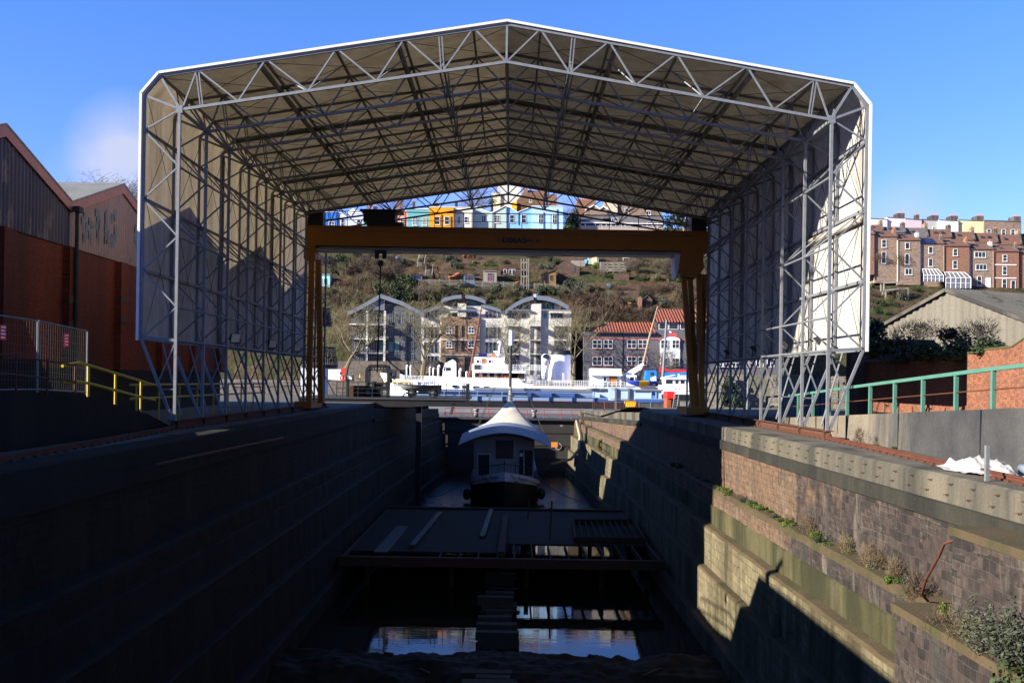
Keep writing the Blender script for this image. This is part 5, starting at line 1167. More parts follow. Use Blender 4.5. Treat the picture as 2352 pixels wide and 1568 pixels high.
for x in (1032, 1038, 1044, 1079, 1085, 1091, 1097, 1102): win(b1_, x, 692, 4.6, 17, YA + 1.8, 1, 1, sill=False, fr='apframe', gl='glassT' if x % 3 else 'glass')
for x in (1033, 1041, 1048, 1078, 1086, 1094): win(b1_, x, 722, 6, 8, YA, 1, 1, sill=False, fr='apframe')
for y in (750, 783):
    for x in (1031.5, 1082.5): win(b1_, x + 0, y + 8, 12, 13, YA - .5, 2, 2)
    for x in (1048, 1062.5): win(b1_, x, y + 11, 4, 25, YA - .5, 1, 3, sill=False, fr=M['dark'])
for y in (779.5, 814): rect(b1_, 'string_course', 1012, y, 1103, y + 2.2, YA - .5, M['apwhite'], .25)
for x in (1037, 1080): win(b1_, x, 836, 24, 30, YA - .5, 3, 1, sill=False, fr=M['dark'])
for y in (722, 764, 798, 830):
    for x in (977, 985, 993, 1002): win(b1_, x, y, 5.5, 14 if y < 750 else 24, YA, 1, 2, sill=False, fr='apframe')
    for x in (1118, 1127, 1136, 1146): win(b1_, x, y, 5.5, 14 if y < 750 else 24, YA, 1, 2, sill=False, fr='apframe')
# C: white block with balconies and one big split arch
c1_ = block('apartment_block', 'pale apartment block with a split arched roof and stacked balconies', 'building', [(1160.5, 880), (1160.5, 716), (1312, 713), (1312, 880)], YA - .8, 14, M['apwhite'])
bandpts(c1_, arcpts(1160, 713, 1226, 679, 6), .9, YA - 2.0, YA + 11, M['zincroof']); bandpts(c1_, arcpts(1234, 679, 1306, 702, 6), .9, YA - 2.0, YA + 11, M['zincroof'])
p = at(1233, 677, YA); MB().lathe((p.x, YA + 1, p.z - .6), [(0, .9), (.75, .8), (.8, 0), (1.1, -.2), (1.1, -.6)], 14).build('roof_cowl', M['zincroof'], c1_)
rect(c1_, 'penthouse', 1190, 694, 1288, 714, YA + 1, M['apwhite'], .2, 8); rect(c1_, 'stair_tower', 1217, 698, 1243, 880, YA - 1, M['apwhite'], .5); rect(c1_, 'tower_side', 1217, 714, 1228, 742, YA - 1.45, M['apcream'], .1)
for x in (1196, 1203, 1210, 1249, 1256, 1263, 1270): win(c1_, x, 701, 5, 22, YA + .8, 1, 1, sill=False, fr='apframe', gl='glassT' if x % 2 else 'glass')
rect(c1_, 'terrace_edge', 1163, 711, 1217, 714, YA - 1.6, M['zincroof'], .6); rect(c1_, 'terrace_edge', 1243, 711, 1312, 714, YA - 1.6, M['zincroof'], .6)
for x, w_, n in ((1180, 28, 3), (1203, 10, 1), (1253.5, 8, 1), (1279, 28, 4)): win(c1_, x, 725, w_, 11, YA - .8, n, 1, sill=False, fr='apframe', gl='glassT' if x == 1253.5 else 'glass')
for x0, x1 in ((1165, 1193), (1271, 1304)): rect(c1_, 'recess_shade_panel', x0, 750, x1, 872, YA - .8, M['apdark'], .06)  # dark panels stand in for the shade of the balcony and window recesses
for x0, x1 in ((1217.5, 1226), (1232, 1240.5)): rect(c1_, 'recess_shade_panel', x0, 750, x1, 860, YA - 1.5, M['apdark'], .06)
for j, y in enumerate((748, 781, 813)):
    rect(c1_, 'balcony', 1164, y - 1, 1192, y + 2, YA - .8, M['apwhite'], 1.6); rect(c1_, 'balcony', 1216, y - 1, 1242, y + 2, YA - 1.4, M['apwhite'], 1.7); rect(c1_, 'balcony', 1271, y - 1, 1302, y + 2, YA - .8, M['apwhite'], 1.3)
    m = MB()
    for x0, x1, yy in ((1164, 1192, YA - 2.35), (1216, 1242, YA - 3.0), (1271, 1302, YA - 2.05)):
        p, q = at(x0, y - 1, yy), at(x1, y - 1, yy); m.bar(p + V((0, 0, 1.0)), q + V((0, 0, 1.0)), .05)
        for i in range(11): r_ = p.lerp(q, i / 10); m.bar(r_, r_ + V((0, 0, 1.0)), .03)
    m.build('balcony_rail', M['dark'], c1_)
    for x in (1172, 1178, 1184, 1190): win(c1_, x, y + 16, 5, 26, YA - .8, 1, 2, sill=False, fr='apframe')
    for x in (1221, 1236): win(c1_, x, y + 16, 7, 26, YA - 1.4, 1, 2, sill=False, fr=M['wframe'])
    for x in (1276, 1284, 1292, 1300): win(c1_, x, y + 16, 5, 26, YA - .8, 1, 2, sill=False, fr='apframe')
# D: grey brick building with red pantiles
d_ = block('grey_building', 'dark grey brick building with red pantile roofs and white cross windows', 'building', [(1341, 878), (1341, 762), (1505, 762), (1505, 757), (1600, 757), (1600, 878)], YA - 2, 16, M['greybrick'])
p0_, p1_, p2_, p3_ = at(1362, 765, YA - 2.6), at(1506, 765, YA - 2.6), at(1504, 742, YA + 4), at(1389, 742, YA + 4); U = V((0, 0, .2))
MB().hexa([p0_, p1_, p2_, p3_, p0_ + U, p1_ + U, p2_ + U, p3_ + U]).build('roof', M['pantile'], d_)
MB().face([at(1341, 765, YA + 12), p0_ + V((0, 0, .1)), p3_ + V((0, 0, .1))]).build('hip_slope', M['pantile'], d_)
rect(d_, 'upper_storey', 1508, 738, 1598, 758, YA - 1.6, M['dark'], .2, 12)
q0, q1, q2, q3 = at(1505, 740, YA - 2.4), at(1625, 740, YA - 2.4), at(1625, 712, YA + 5), at(1508, 712, YA + 5); MB().hexa([q0, q1, q2, q3, q0 + U, q1 + U, q2 + U, q3 + U]).build('roof', M['pantile'], d_)
for x in (1524, 1547, 1573): win(d_, x, 749.5, 20, 12, YA - 1.8, 1, 1, sill=False)
M['redband'] = plain('red_brick_band', (.34, .085, .055), .8, .15, 1)
rect(d_, 'red_band', 1341, 777, 1600, 779.4, YA - 2, M['redband'], .12); rect(d_, 'gutter', 1358, 763, 1506, 765.5, YA - 2.4, M['dark'], .3)
for x in (1371.5, 1397, 1451, 1476):
    for y in (790, 829):
        win(d_, x, y, 19, 18, YA - 2, 2, 2, sill=False); rect(d_, 'red_sill', x - 10, y + 10.4, x + 10, y + 12, YA - 2, M['redband'], .2)
        if y == 829: rect(d_, 'red_lintel', x - 10, y - 12.5, x + 10, y - 10.6, YA - 2, M['redband'], .14)
pts = [(1516.5, 842), (1516.5, 782)] + [(1539 - 22.5 * math.cos(math.pi * i / 12), 782 - 11 * math.sin(math.pi * i / 12)) for i in range(1, 12)] + [(1562, 782), (1562, 842)]
fix_normals(MB().prism([at(a, b, YA - 2.25) for a, b in pts], (0, .3, 0)).build('white_arch_panel', paint('#ffffff', 1.1, .03), d_))
bandpts(d_, [(1539 - 24.5 * math.cos(math.pi * i / 12), 782 - 12.6 * math.sin(math.pi * i / 12)) for i in range(13)], .2, YA - 2.4, YA - 2.0, M['redband'], 'red_arch')
for x in (1526, 1552):
    for y in (790, 832): win(d_, x, y, 15, 17, YA - 2.3, 2, 2, sill=False)
rect(d_, 'downpipe', 1429.6, 765, 1430.8, 850, YA - 2, M['black'], .15)
e_ = block('grey_building', 'dark grey building wing with a white gabled bay right of the crane', 'building', [(1600.5, 878), (1600.5, 744), (1633, 744), (1648, 716), (1666, 690), (1690, 716), (1800, 760), (1800, 878)], YA - 1, 14, M['greybrick'])
fix_normals(MB().prism([at(a, b, YA - 1.3) for a, b in ((1648, 842), (1648, 770), (1656, 762), (1672, 758), (1690, 764), (1700, 772), (1700, 842))], (0, .3, 0)).build('white_bay', paint('#ffffff', 1.1, .03), e_))
for x in (1654, 1668, 1690, 1722, 1745, 1770):
    for y in (790, 833): win(e_, x, y, 15, 18, YA - 1.35 if x < 1700 else YA - 1, 2, 2, sill=False)
n_ = 16; m = MB(); c = at(1658, 726, YA - 1.1); m.loft([[c + V((rr_ * math.cos(2 * math.pi * i / n_), yy, rr_ * math.sin(2 * math.pi * i / n_))) for rr_, yy in ((1.1, 0), (1.1, -.2), (1.5, -.2), (1.5, 0))] for i in range(n_ + 1)]); m.build('round_window_ring', M['redband'], e_)

# ================================================================ bare trees
M['bark'] = plain('plane_bark', (.13, .105, .06), .9, .35, 1.5, c2=(.085, .078, .04)); M['twig'] = plain('plane_twigs', (.11, .092, .052), .9, .3, .4, c2=(.07, .064, .031))
M['barkd'] = plain('dark_bark', (.06, .05, .038), .9, .3, 2); M['twigd'] = plain('dark_twigs', (.075, .06, .045), .9, .3, .5)
def tree_parts(h, spread, seed, tr=.35, up=.55, fork=.28, dens=1.0, lv=5, rmin=.022):
    r = random.Random(seed); T_, C_ = MB(), MB()
    def grow(p, d, L, rad, lev):
        n = 3 if lev > 1 else 4; pts = [p]; q = p; dd = d.copy()
        for i in range(n):
            dd = (dd + V((r.gauss(0, .13), r.gauss(0, .13), r.gauss(0, .10) + (.05 if lev < 3 else .01)))).normalized(); q = q + dd * (L / n); pts.append(q)
        rs = [max(rmin, rad * (1 - .55 * i / n)) for i in range(n + 1)]
        (T_ if lev <= 1 else C_).tube(pts, rs, 7 if lev == 0 else 5 if lev == 1 else 3, cap=False)
        if lev >= lv: return
        k = [6, 5, 4, 2, 1][min(lev, 4)]; k = max(1, int(round(k * dens + r.uniform(-.6, .6))))
        for i in range(k):
            t = 1.0 if (lev == 0 and i < 4) else r.uniform(.3, 1.0); pi = min(n - 1, int(t * n)); b = pts[pi].lerp(pts[pi + 1], t * n - pi) if t < 1 else pts[-1]
            a = 2 * math.pi * (i / k + r.uniform(-.12, .12)); side = V((math.cos(a) * spread, math.sin(a) * spread, 0)); nd = (dd * .6 + side * (.75 if lev == 0 else .65) + V((0, 0, up * (.9 if lev < 2 else .35))) + V((r.gauss(0, .25), r.gauss(0, .25), r.gauss(0, .22)))).normalized()
            grow(b, nd, L * (r.uniform(.95, 1.25) if lev == 0 else r.uniform(.55, .8)), rs[-1] * (.66 if lev == 0 else .72), lev + 1)
    grow(V((0, 0, -.2)), V((0, 0, 1)), h * fork, tr, 0)
    k = h / max(v.z for v in C_.v)
    for m_ in (T_, C_): m_.v = [v * k for v in m_.v]
    return T_, C_
_trees = {}
def tree(name, label, base, h, spread, seed, group=None, mats=('bark', 'twig'), sc_=None, **kw):
    key = (h, spread, seed) if sc_ is None else seed
    if key not in _trees:
        root = thing(name, (0, 0, 0), label, 'tree', group); T_, C_ = tree_parts(h, spread, seed, **kw); T_.build('trunk', M[mats[0]], root); C_.build('crown', M[mats[1]], root); _trees[key] = root
        root['label'] = label; root.location = base
    else:
        root = copy_tree(_trees[key]); root['label'] = label; root.location = base
    root.rotation_euler.z = (seed * 1.7 + base[0]) % 6.28 if sc_ is not None else 0
    if sc_: root.scale = (sc_, sc_, sc_)
    if group: root['group'] = group
    return root
tgq = 'bare plane trees along the quay'
for px, py, Y, h, sp, sd, lb in ((792, 876, 203, 19, 1.15, 3, 'bare plane tree beside the white van on the quay'), (972, 872, 205, 19.5, 1.25, 9, 'bare plane tree between the gabled block and the brick panel'),
                                 (1168, 874, 206, 19, .8, 14, 'bare plane tree in front of the pale block with balconies'), (1316, 872, 204, 19.5, 1.0, 21, 'bare plane tree between the pale block and the grey building')):
    b = at(px, py, Y); b.z = QZ; tree('plane_tree', lb, b, h, sp, sd, tgq, tr=.55 if sd != 14 else .35)
b = at(1520, 872, 207); b.z = QZ; tree('young_tree', 'small bare tree in front of the white arched panel', b, 9, 1.1, 31, None, ('barkd', 'twigd'), tr=.16, rmin=.02)
b = at(752, 876, 209); b.z = QZ; tree('plane_tree', 'bare plane tree partly hidden by the left crane leg', b, 15, .9, 45, tgq, tr=.35)
def ray_hill(px, py):
    Y = 219.0
    while Y < 330:
        p = at(px, py, Y)
        if p.z <= hz(p.x, Y): return V((p.x, Y, hz(p.x, Y)))
        Y += .4
    p = at(px, py, 262); return V((p.x, 262, hz(p.x, 262)))
for px, py, Y, h, sp, sd, lb in ((1076, 500, 275, 11.5, .9, 51, 'bare tree on the skyline behind the cream house'), (905, 500, 274, 10, 1.3, 52, 'bare tree behind the salmon pink house'), (1312, 520, 276, 9.5, .7, 53, 'slim bare tree beside the red chimney stack')):
    b = at(px, py, Y); b.z = min(b.z, hz(b.x, Y)); tree('bare_tree', lb, b, h + (at(px, py, Y).z - b.z), sp, sd, None, ('barkd', 'twigd'), tr=.22, rmin=.025)
for px, yt, Y, h, sp, sd, lb in ((222, 392, 300, 15, 1.1, 61, 'bare tree rising behind the grey warehouse roof'), (258, 406, 296, 12, 1.2, 64, 'small bare tree right of another behind the warehouse roof'), (312, 384, 290, 19, 1.0, 62, 'bare tree cut by the shed edge behind the warehouse gable')):
    b = at(px, yt, Y); z = hz(b.x, Y); hh = b.z - z; b.z = z; tree('bare_tree', lb, b, hh, sp, sd, None, ('barkd', 'twigd'), tr=.35, fork=.3, rmin=.03)
# palm
pb = at(1130, 486, 276); pr = thing('palm_tree', pb, 'shaggy palm tree on the hilltop beside the pale tower house', 'palm'); tp_ = at(1130, 458, 276)
MB().tube([pb, (pb + tp_) / 2, tp_], [.35, .4, .3], 7).build('trunk', M['barkd'], pr)
m = MB(); rp_ = random.Random(6)
for i in range(46):
    a = rp_.uniform(0, 6.28); el = rp_.uniform(-1.1, .9); d = V((math.cos(a) * math.cos(el), math.sin(a) * math.cos(el), math.sin(el))); L = rp_.uniform(1.4, 2.2); s_ = d.cross(V((0, 0, 1))).normalized() * .16
    mid = tp_ + d * L * .6; end = tp_ + d * L - V((0, 0, .5)); m.face([tp_ - s_ * .3, tp_ + s_ * .3, mid + s_, mid - s_]); m.face([mid - s_, mid + s_, end])
m.build('fronds', plain('palm_fronds', (.06, .075, .03), .7, .4, 1), pr)
# ================================================================ bushes
def leafmat(name, c, c2, rough=.7):
    t = NT(name); oi = t.n('ShaderNodeObjectInfo'); n = t.noise(t.obj(), 2.5, 3); f = t.math('ADD', t.math('MULTIPLY', n, .7), t.math('MULTIPLY', oi.outputs['Random'], .35))
    return t.fin(t.ramp(f, [(.3, c), (.7, c2)]), rough, 0, .25)
M['ever'] = leafmat('evergreen_leaves', (.008, .016, .005), (.030, .046, .013)); M['olive'] = leafmat('grey_olive_leaves', (.026, .032, .020), (.062, .068, .045)); M['brightg'] = leafmat('fresh_green_leaves', (.034, .058, .008), (.085, .115, .02)); M['brown'] = leafmat('bramble_twigs', (.034, .021, .013), (.085, .052, .034)); M['straw'] = leafmat('straw_twigs', (.055, .042, .02), (.12, .094, .048))
_bush = {}
def bush_mesh(kind, var):
    key = (kind, var)
    if key in _bush: return _bush[key]
    r = random.Random(hash(kind) % 97 + var * 13 if False else sum(map(ord, kind)) + var * 13); m = MB(); lumps = [(V((r.uniform(-.55, .55), r.uniform(-.5, .5), r.uniform(.1, .75))), r.uniform(.3, .55)) for _ in range(9)]
    twig = kind in ('brown', 'straw')
    for i in range(900 if not twig else 800):
        c, rr_ = r.choice(lumps); d = V((r.gauss(0, 1), r.gauss(0, 1), r.gauss(0, 1))).normalized(); p = c + d * rr_ * r.uniform(.55, 1.02); p.z = max(.0, p.z)
        if twig:
            e = (d + V((r.gauss(0, .5), r.gauss(0, .5), r.uniform(.2, 1.1)))).normalized() * r.uniform(.18, .42); s_ = e.cross(V((r.gauss(0, 1), r.gauss(0, 1), r.gauss(0, 1)))).normalized() * .012; m.face([p - s_, p + s_, p + e])
        else:
            s_ = r.uniform(.05, .10); a = (d + V((r.gauss(0, .6), r.gauss(0, .6), r.gauss(0, .6)))).normalized(); u = a.orthogonal().normalized() * s_; w_ = a.cross(u) * r.uniform(.5, .9); m.face([p - u, p + w_, p + u, p - w_])
    o = m.build('bush_mesh', M[kind]); me = o.data; bpy.data.objects.remove(o); _bush[key] = me; return me
def shrub_mesh():
    r = random.Random(5); m = MB()
    for st_ in range(70):
        p = V((r.uniform(-.35, .35), r.uniform(-.35, .35), 0)); d = V((r.gauss(0, .35), r.gauss(0, .35), 1)).normalized(); L = r.uniform(.5, 1.15); m.mi = 0
        q = p + d * L + V((r.gauss(0, .08), r.gauss(0, .08), 0)); s_ = V((.004, 0, 0)); m.face([p - s_, p + s_, q]); m.mi = 1
        for k in range(34):
            t = r.uniform(.2, 1.0); c = p.lerp(q, t); a = V((r.gauss(0, 1), r.gauss(0, 1), r.gauss(.2, .6))).normalized(); ln = r.uniform(.05, .11); w_ = a.cross(V((r.gauss(0, 1), r.gauss(0, 1), r.gauss(0, 1)))).normalized() * ln * .18; m.face([c, c + a * ln * .5 + w_, c + a * ln, c + a * ln * .5 - w_])
    o = m.build('bush_mesh', [M['brown'], M['olive']]); me = o.data; bpy.data.objects.remove(o); return me
_bush[('shrub', 0)] = _bush[('shrub', 1)] = _bush[('shrub', 2)] = shrub_mesh()
RB = random.Random(77)
bl = {'ever': ('evergreen_bush', 'dark evergreen bush growing on the hillside gardens', 'dark evergreen bushes on the hillside'), 'olive': ('olive_bush', 'grey green bush growing on the hillside gardens', 'grey green bushes on the hillside'), 'brightg': ('green_bush', 'bright green bush growing on the hillside gardens', 'bright green bushes on the hillside'), 'brown': ('bramble_bush', 'tangled brown bramble thicket on the hillside', 'brown bramble thickets on the hillside'), 'shrub': ('leafy_shrub', '', ''), 'straw': ('dry_bush', 'straw coloured bare bush on the hillside', 'straw coloured bare bushes on the hillside')}
def bush(kind, px, py, rpx, sqz=1.0, lab=None):
    p = ray_hill(px, py); s = rpx * p.y / FL
    o = bpy.data.objects.new(bl[kind][0], bush_mesh(kind, RB.randrange(3))); COL.objects.link(o); o.location = p - V((0, 0, s * .25)); o.scale = (s, s, s * sqz); o.rotation_euler.z = RB.uniform(0, 6.28)
    tag(o, lab or bl[kind][1], 'bush', None if lab else bl[kind][2]); return o
for k, x, y, r_ in (('ever', 756, 605, 16), ('ever', 778, 600, 20), ('ever', 800, 615, 16), ('ever', 822, 592, 14), ('ever', 772, 628, 16), ('ever', 848, 592, 16), ('brown', 815, 625, 22), ('straw', 845, 605, 24), ('straw', 872, 620, 26), ('brown', 905, 605, 24), ('brown', 885, 640, 24),
                    ('brown', 790, 662, 24), ('straw', 830, 655, 22), ('straw', 860, 668, 24), ('ever', 868, 675, 20), ('ever', 900, 670, 22), ('ever', 932, 655, 24), ('ever', 942, 680, 22), ('ever', 916, 690, 18), ('straw', 750, 680, 24), ('brown', 770, 700, 22), ('straw', 800, 690, 24), ('straw', 968, 672, 18), ('brown', 990, 680, 22), ('straw', 1005, 668, 18),
                    ('ever', 1030, 672, 14), ('ever', 1052, 676, 14), ('brightg', 1078, 678, 13), ('ever', 1098, 672, 12), ('olive', 1062, 660, 13), ('olive', 1140, 668, 16), ('straw', 1165, 676, 15), ('olive', 1190, 670, 16), ('ever', 1205, 678, 14), ('ever', 1245, 674, 20), ('ever', 1270, 676, 20), ('ever', 1292, 680, 16), ('olive', 1310, 662, 20), ('olive', 1335, 672, 24), ('straw', 1300, 690, 18),
                    ('olive', 1040, 612, 17), ('ever', 1052, 618, 14), ('olive', 1030, 600, 14), ('brightg', 907, 592, 11), ('ever', 965, 602, 8), ('straw', 982, 590, 9), ('ever', 990, 600, 9), ('brightg', 1090, 605, 9), ('olive', 1080, 612, 10), ('straw', 1077, 620, 10), ('brown', 1102, 598, 9), ('brightg', 1112, 610, 8), ('straw', 1143, 606, 12), ('brightg', 1130, 612, 7), ('brightg', 1142, 646, 10),
                    ('ever', 1218, 590, 10), ('ever', 1262, 598, 11), ('olive', 1252, 618, 15), ('ever', 1276, 606, 12), ('brown', 1240, 592, 12), ('brown', 1185, 640, 13), ('brown', 1165, 640, 12), ('brightg', 1366, 616, 13), ('straw', 1362, 628, 13), ('straw', 1382, 632, 13), ('brightg', 1406, 636, 13), ('ever', 1398, 640, 10), ('brown', 1430, 640, 9), ('brown', 1458, 612, 20), ('brown', 1472, 600, 18), ('ever', 1462, 642, 12), ('ever', 1480, 644, 12), ('straw', 1505, 606, 22), ('straw', 1530, 612, 22), ('olive', 1545, 602, 18), ('brightg', 1500, 646, 8), ('brightg', 1535, 644, 12), ('ever', 1515, 645, 10), ('brightg', 1555, 646, 10),
                    ('brown', 1480, 668, 16), ('brown', 1510, 672, 20), ('brown', 1540, 668, 18), ('brown', 1560, 680, 18), ('straw', 1548, 692, 16), ('olive', 1520, 700, 18), ('ever', 1445, 698, 12), ('brightg', 1457, 696, 8), ('ever', 1432, 700, 10), ('olive', 1512, 684, 10), ('straw', 1540, 705, 16), ('brown', 1330, 704, 24), ('brown', 1355, 700, 26), ('brown', 1380, 712, 26), ('brown', 1405, 722, 26), ('brown', 1430, 728, 26), ('brown', 1455, 728, 24), ('brown', 1480, 728, 22), ('brown', 1370, 735, 24), ('brown', 1340, 730, 22), ('brown', 1400, 742, 22), ('brown', 1440, 744, 20), ('brown', 1480, 742, 20), ('brown', 1500, 732, 16), ('olive', 1360, 668, 14), ('ever', 1385, 680, 12), ('olive', 1590, 610, 20), ('brown', 1600, 640, 18), ('straw', 1610, 670, 20), ('brown', 1640, 700, 24),
                    ('ever', 2005, 622, 14), ('olive', 2010, 640, 16), ('brown', 2022, 628, 12), ('brightg', 2000, 660, 9), ('brown', 2010, 680, 12), ('ever', 2020, 700, 14), ('brightg', 2040, 690, 10), ('olive', 2045, 672, 12), ('ever', 2052, 704, 12), ('ever', 2012, 720, 14), ('brightg', 2030, 722, 9), ('brown', 2000, 706, 10), ('ever', 2080, 634, 10), ('olive', 2090, 650, 12), ('ever', 2105, 668, 12), ('straw', 2060, 640, 9), ('brightg', 2125, 640, 9), ('brown', 2150, 648, 12), ('ever', 2138, 646, 8), ('brown', 2180, 655, 12), ('brightg', 2236, 655, 8), ('brown', 2165, 660, 14), ('olive', 2075, 690, 16), ('ever', 2065, 620, 8), ('brown', 2015, 640, 9), ('olive', 2092, 625, 8), ('ever', 2340, 668, 8)):
    bush(k, x, y, r_ * 1.12, RB.uniform(.9, 1.25))
for i in range(170):
    bx, by = RB.uniform(745, 1630), RB.uniform(592, 742)
    if by > 665: kk = RB.choice(['brown', 'brown', 'straw', 'ever', 'olive'])
    else: kk = RB.choice(['brown', 'straw', 'ever', 'olive', 'brightg', 'straw', 'ever'])
    bush(kk, bx, by, RB.uniform(5, 12) * (1.4 if by > 665 else 1), RB.uniform(.8, 1.4))
def bush_at(kind, p, s, sq, lab, cat='bush'):
    o = bpy.data.objects.new(bl[kind][0], bush_mesh(kind, RB.randrange(3))); COL.objects.link(o); o.location = p; o.scale = (s, s, s * sq); o.rotation_euler.z = RB.uniform(0, 6.28); tag(o, lab, cat); return o
bush_at('brightg', at(1310, 528, 268), 2.0, 1.6, 'rounded yellow green ivy bush right of the palest blue house'); bush_at('ever', at(1322, 520, 270), 2.2, 2.0, 'dark shrub behind the yellow green ivy bush'); bush_at('ever', at(1550, 530, 268), 3.6, 1.3, 'large dark evergreen at the right end of the long low building')
bush_at('brown', at(2018, 598, 261.6), 1.6, 1.1, 'brown shrub against the first stone house'); bush_at('straw', at(2064, 605, 261.8), 1.5, 1.6, 'orange creeper on the stone house wall')
# hillside scrub that nobody could count
sb = MB(); rs_ = random.Random(99)
for i in range(15000):
    x, y = rs_.uniform(-60, 112), rs_.uniform(219.5, 262)
    if mn.noise(V((x * .09, y * .09, 2))) < -.18 + (.35 if y > 240 else 0): continue
    z = hz(x, y); L = rs_.uniform(.5, 1.9) * (1 if y < 240 else .5); d = V((rs_.gauss(0, .45), rs_.gauss(0, .45), 1)).normalized() * L; s_ = V((rs_.uniform(.02, .05), 0, 0)); p = V((x, y, z - .1)); sb.mi = 0 if rs_.random() < .62 else 1 if rs_.random() < .6 else 2
    for k in range(3): dd = d + V((rs_.gauss(0, .35), rs_.gauss(0, .35), rs_.gauss(0, .2))) * L; sb.face([p - s_, p + s_, p + dd])
so_ = sb.build('hillside_brush', [M['brown'], M['straw'], M['olive']]); tag(so_, 'brown brush and dry stems covering the hillside', kind='stuff')

# -------- weeds and shrubs near the camera
def onz2(px, py, z):
    return onz(px, py, z)
rw_ = random.Random(21); wg = 'weed tufts along the stone ledges'
for i in range(46):
    y = rw_.uniform(22, 46) if i < 34 else rw_.uniform(22, 60); s = rw_.uniform(.10, .26); z = -2.76; x = rw_.uniform(9.32, 9.66)
    o = bpy.data.objects.new('weed', bush_mesh(rw_.choice(['brightg', 'brightg', 'ever', 'olive']), RB.randrange(3))); COL.objects.link(o); o.location = (x, y, z - .03); o.scale = (s, s * rw_.uniform(1, 2.2), s * rw_.uniform(.7, 1.2)); tag(o, 'green weed tuft rooted on the upper stone ledge of the right dock wall', 'weeds', wg)
for i in range(12):
    y = rw_.uniform(24, 43); s = rw_.uniform(.25, .55); o = bpy.data.objects.new('dry_plant', bush_mesh(rw_.choice(['brown', 'straw']), RB.randrange(3))); COL.objects.link(o); o.location = (9.55, y, -2.8); o.scale = (s * .5, s * 1.3, s); tag(o, 'dry brown stems leaning on the upper face of the right dock wall', 'dry plant', 'dry stems on the stone ledge')
for p, kind, s, sq, lab in (((8.52, 17.5, -2.8), 'shrub', .85, 1.05, 'leafy grey green shrub at the bottom right corner'), ((8.55, 16.5, -2.8), 'shrub', 1.05, 1.2, 'taller grey green shrub at the right edge'), ((8.45, 16.0, -3.3), 'ever', .62, 1.2, 'dark bramble clump at the very bottom right'), ((8.5, 18.5, -2.8), 'straw', .34, 1.6, 'dry straw coloured stems left of the corner shrub'), ((9.0, 20.4, -2.8), 'brightg', .2, 1.6, 'small bright green plant beside the bent rusty pipe'), ((9.3, 22.6, -2.85), 'brown', .4, 1.3, 'brown bramble mat left of the bent rusty pipe'), ((8.5, 19.6, -2.8), 'brown', .3, 1.2, 'brown twigs at the foot of the projecting dark block')):
    bush_at(kind, V(p), s, sq, lab, 'plant')
for px, py, z, kind, s, sq, lab in ((2225, 1046, .0, 'brightg', .34, 1.1, 'low green bush growing behind the white tarpaulin'), (2312, 1088, .0, 'ever', .22, .7, 'small dark plant between the tarpaulin and the pipe'), (2052, 1035, 0, 'ever', .14, 1.0, 'tiny weed at the foot of the pale concrete wall'), (2015, 1033, 0, 'straw', .2, 1.2, 'thin dry stems at the foot of the pale concrete wall'), (1975, 1022, 0, 'brown', .3, 1.6, 'twiggy dry plant against the pale concrete wall')):
    bush_at(kind, onz(px, py, z), s, sq, lab, 'plant')
for px, py, Y, kind, s, sq, lab in ((2040, 812, 44, 'ever', 1.3, .8, 'dark ivy hump on the old brick wall nearest the shed'), (2100, 815, 41, 'ever', 1.2, .7, 'dark ivy hump in the middle of the old brick wall'), (2165, 805, 38.5, 'ever', 1.2, .7, 'dark ivy hump right of the middle of the old brick wall'), (2215, 795, 36.8, 'ever', .9, .7, 'dark ivy at the sunlit end of the old brick wall'), (2085, 795, 46, 'brown', 1.3, 1.0, 'bare twiggy shrub against the blue sheeting'), (2190, 775, 44, 'ever', .8, .8, 'leafy twigs standing above the brick wall'), (2240, 768, 43, 'brown', 1.0, .9, 'thin arching twigs in front of the grey gable'), (2300, 758, 42, 'brown', .9, .7, 'thin twigs at the right in front of the grey gable'), (2010, 765, 60, 'ever', 1.4, .9, 'ivy climbing the left corner of the grey gabled shed')):
    p = at(px, py, Y); o = bush_at(kind, V((p.x if Y > 42.5 else 17.5, Y, p.z - s * .3)), s, sq, lab, 'ivy' if kind == 'ever' else 'shrub')

hgt_ = 'bare garden trees on the hillside'
for i, (px, py, hp) in enumerate(((745, 640, 60), (790, 655, 55), (835, 640, 60), (858, 660, 50), (890, 620, 45), (912, 650, 55), (958, 700, 50), (1010, 690, 40), (1040, 700, 36), (1120, 690, 34), (1160, 700, 40), (1290, 690, 36), (1316, 700, 44), (1345, 690, 40), (1400, 710, 46), (1460, 640, 52), (1505, 644, 56), (1535, 650, 54), (1560, 640, 40), (1395, 690, 50), (1600, 690, 50), (1625, 650, 44), (1150, 620, 24), (2016, 650, 40), (2062, 690, 34), (2132, 690, 30))):
    b = ray_hill(px, py); hh = hp * b.y / FL
    r = tree('bare_tree', 'leafless pale tree growing among the hillside gardens', b, 8, .95, 71 + i % 3, hgt_, ('bark', 'twig') if i % 2 else ('barkd', 'twigd'), sc_=hh / 8, tr=.16, lv=4, rmin=.03)
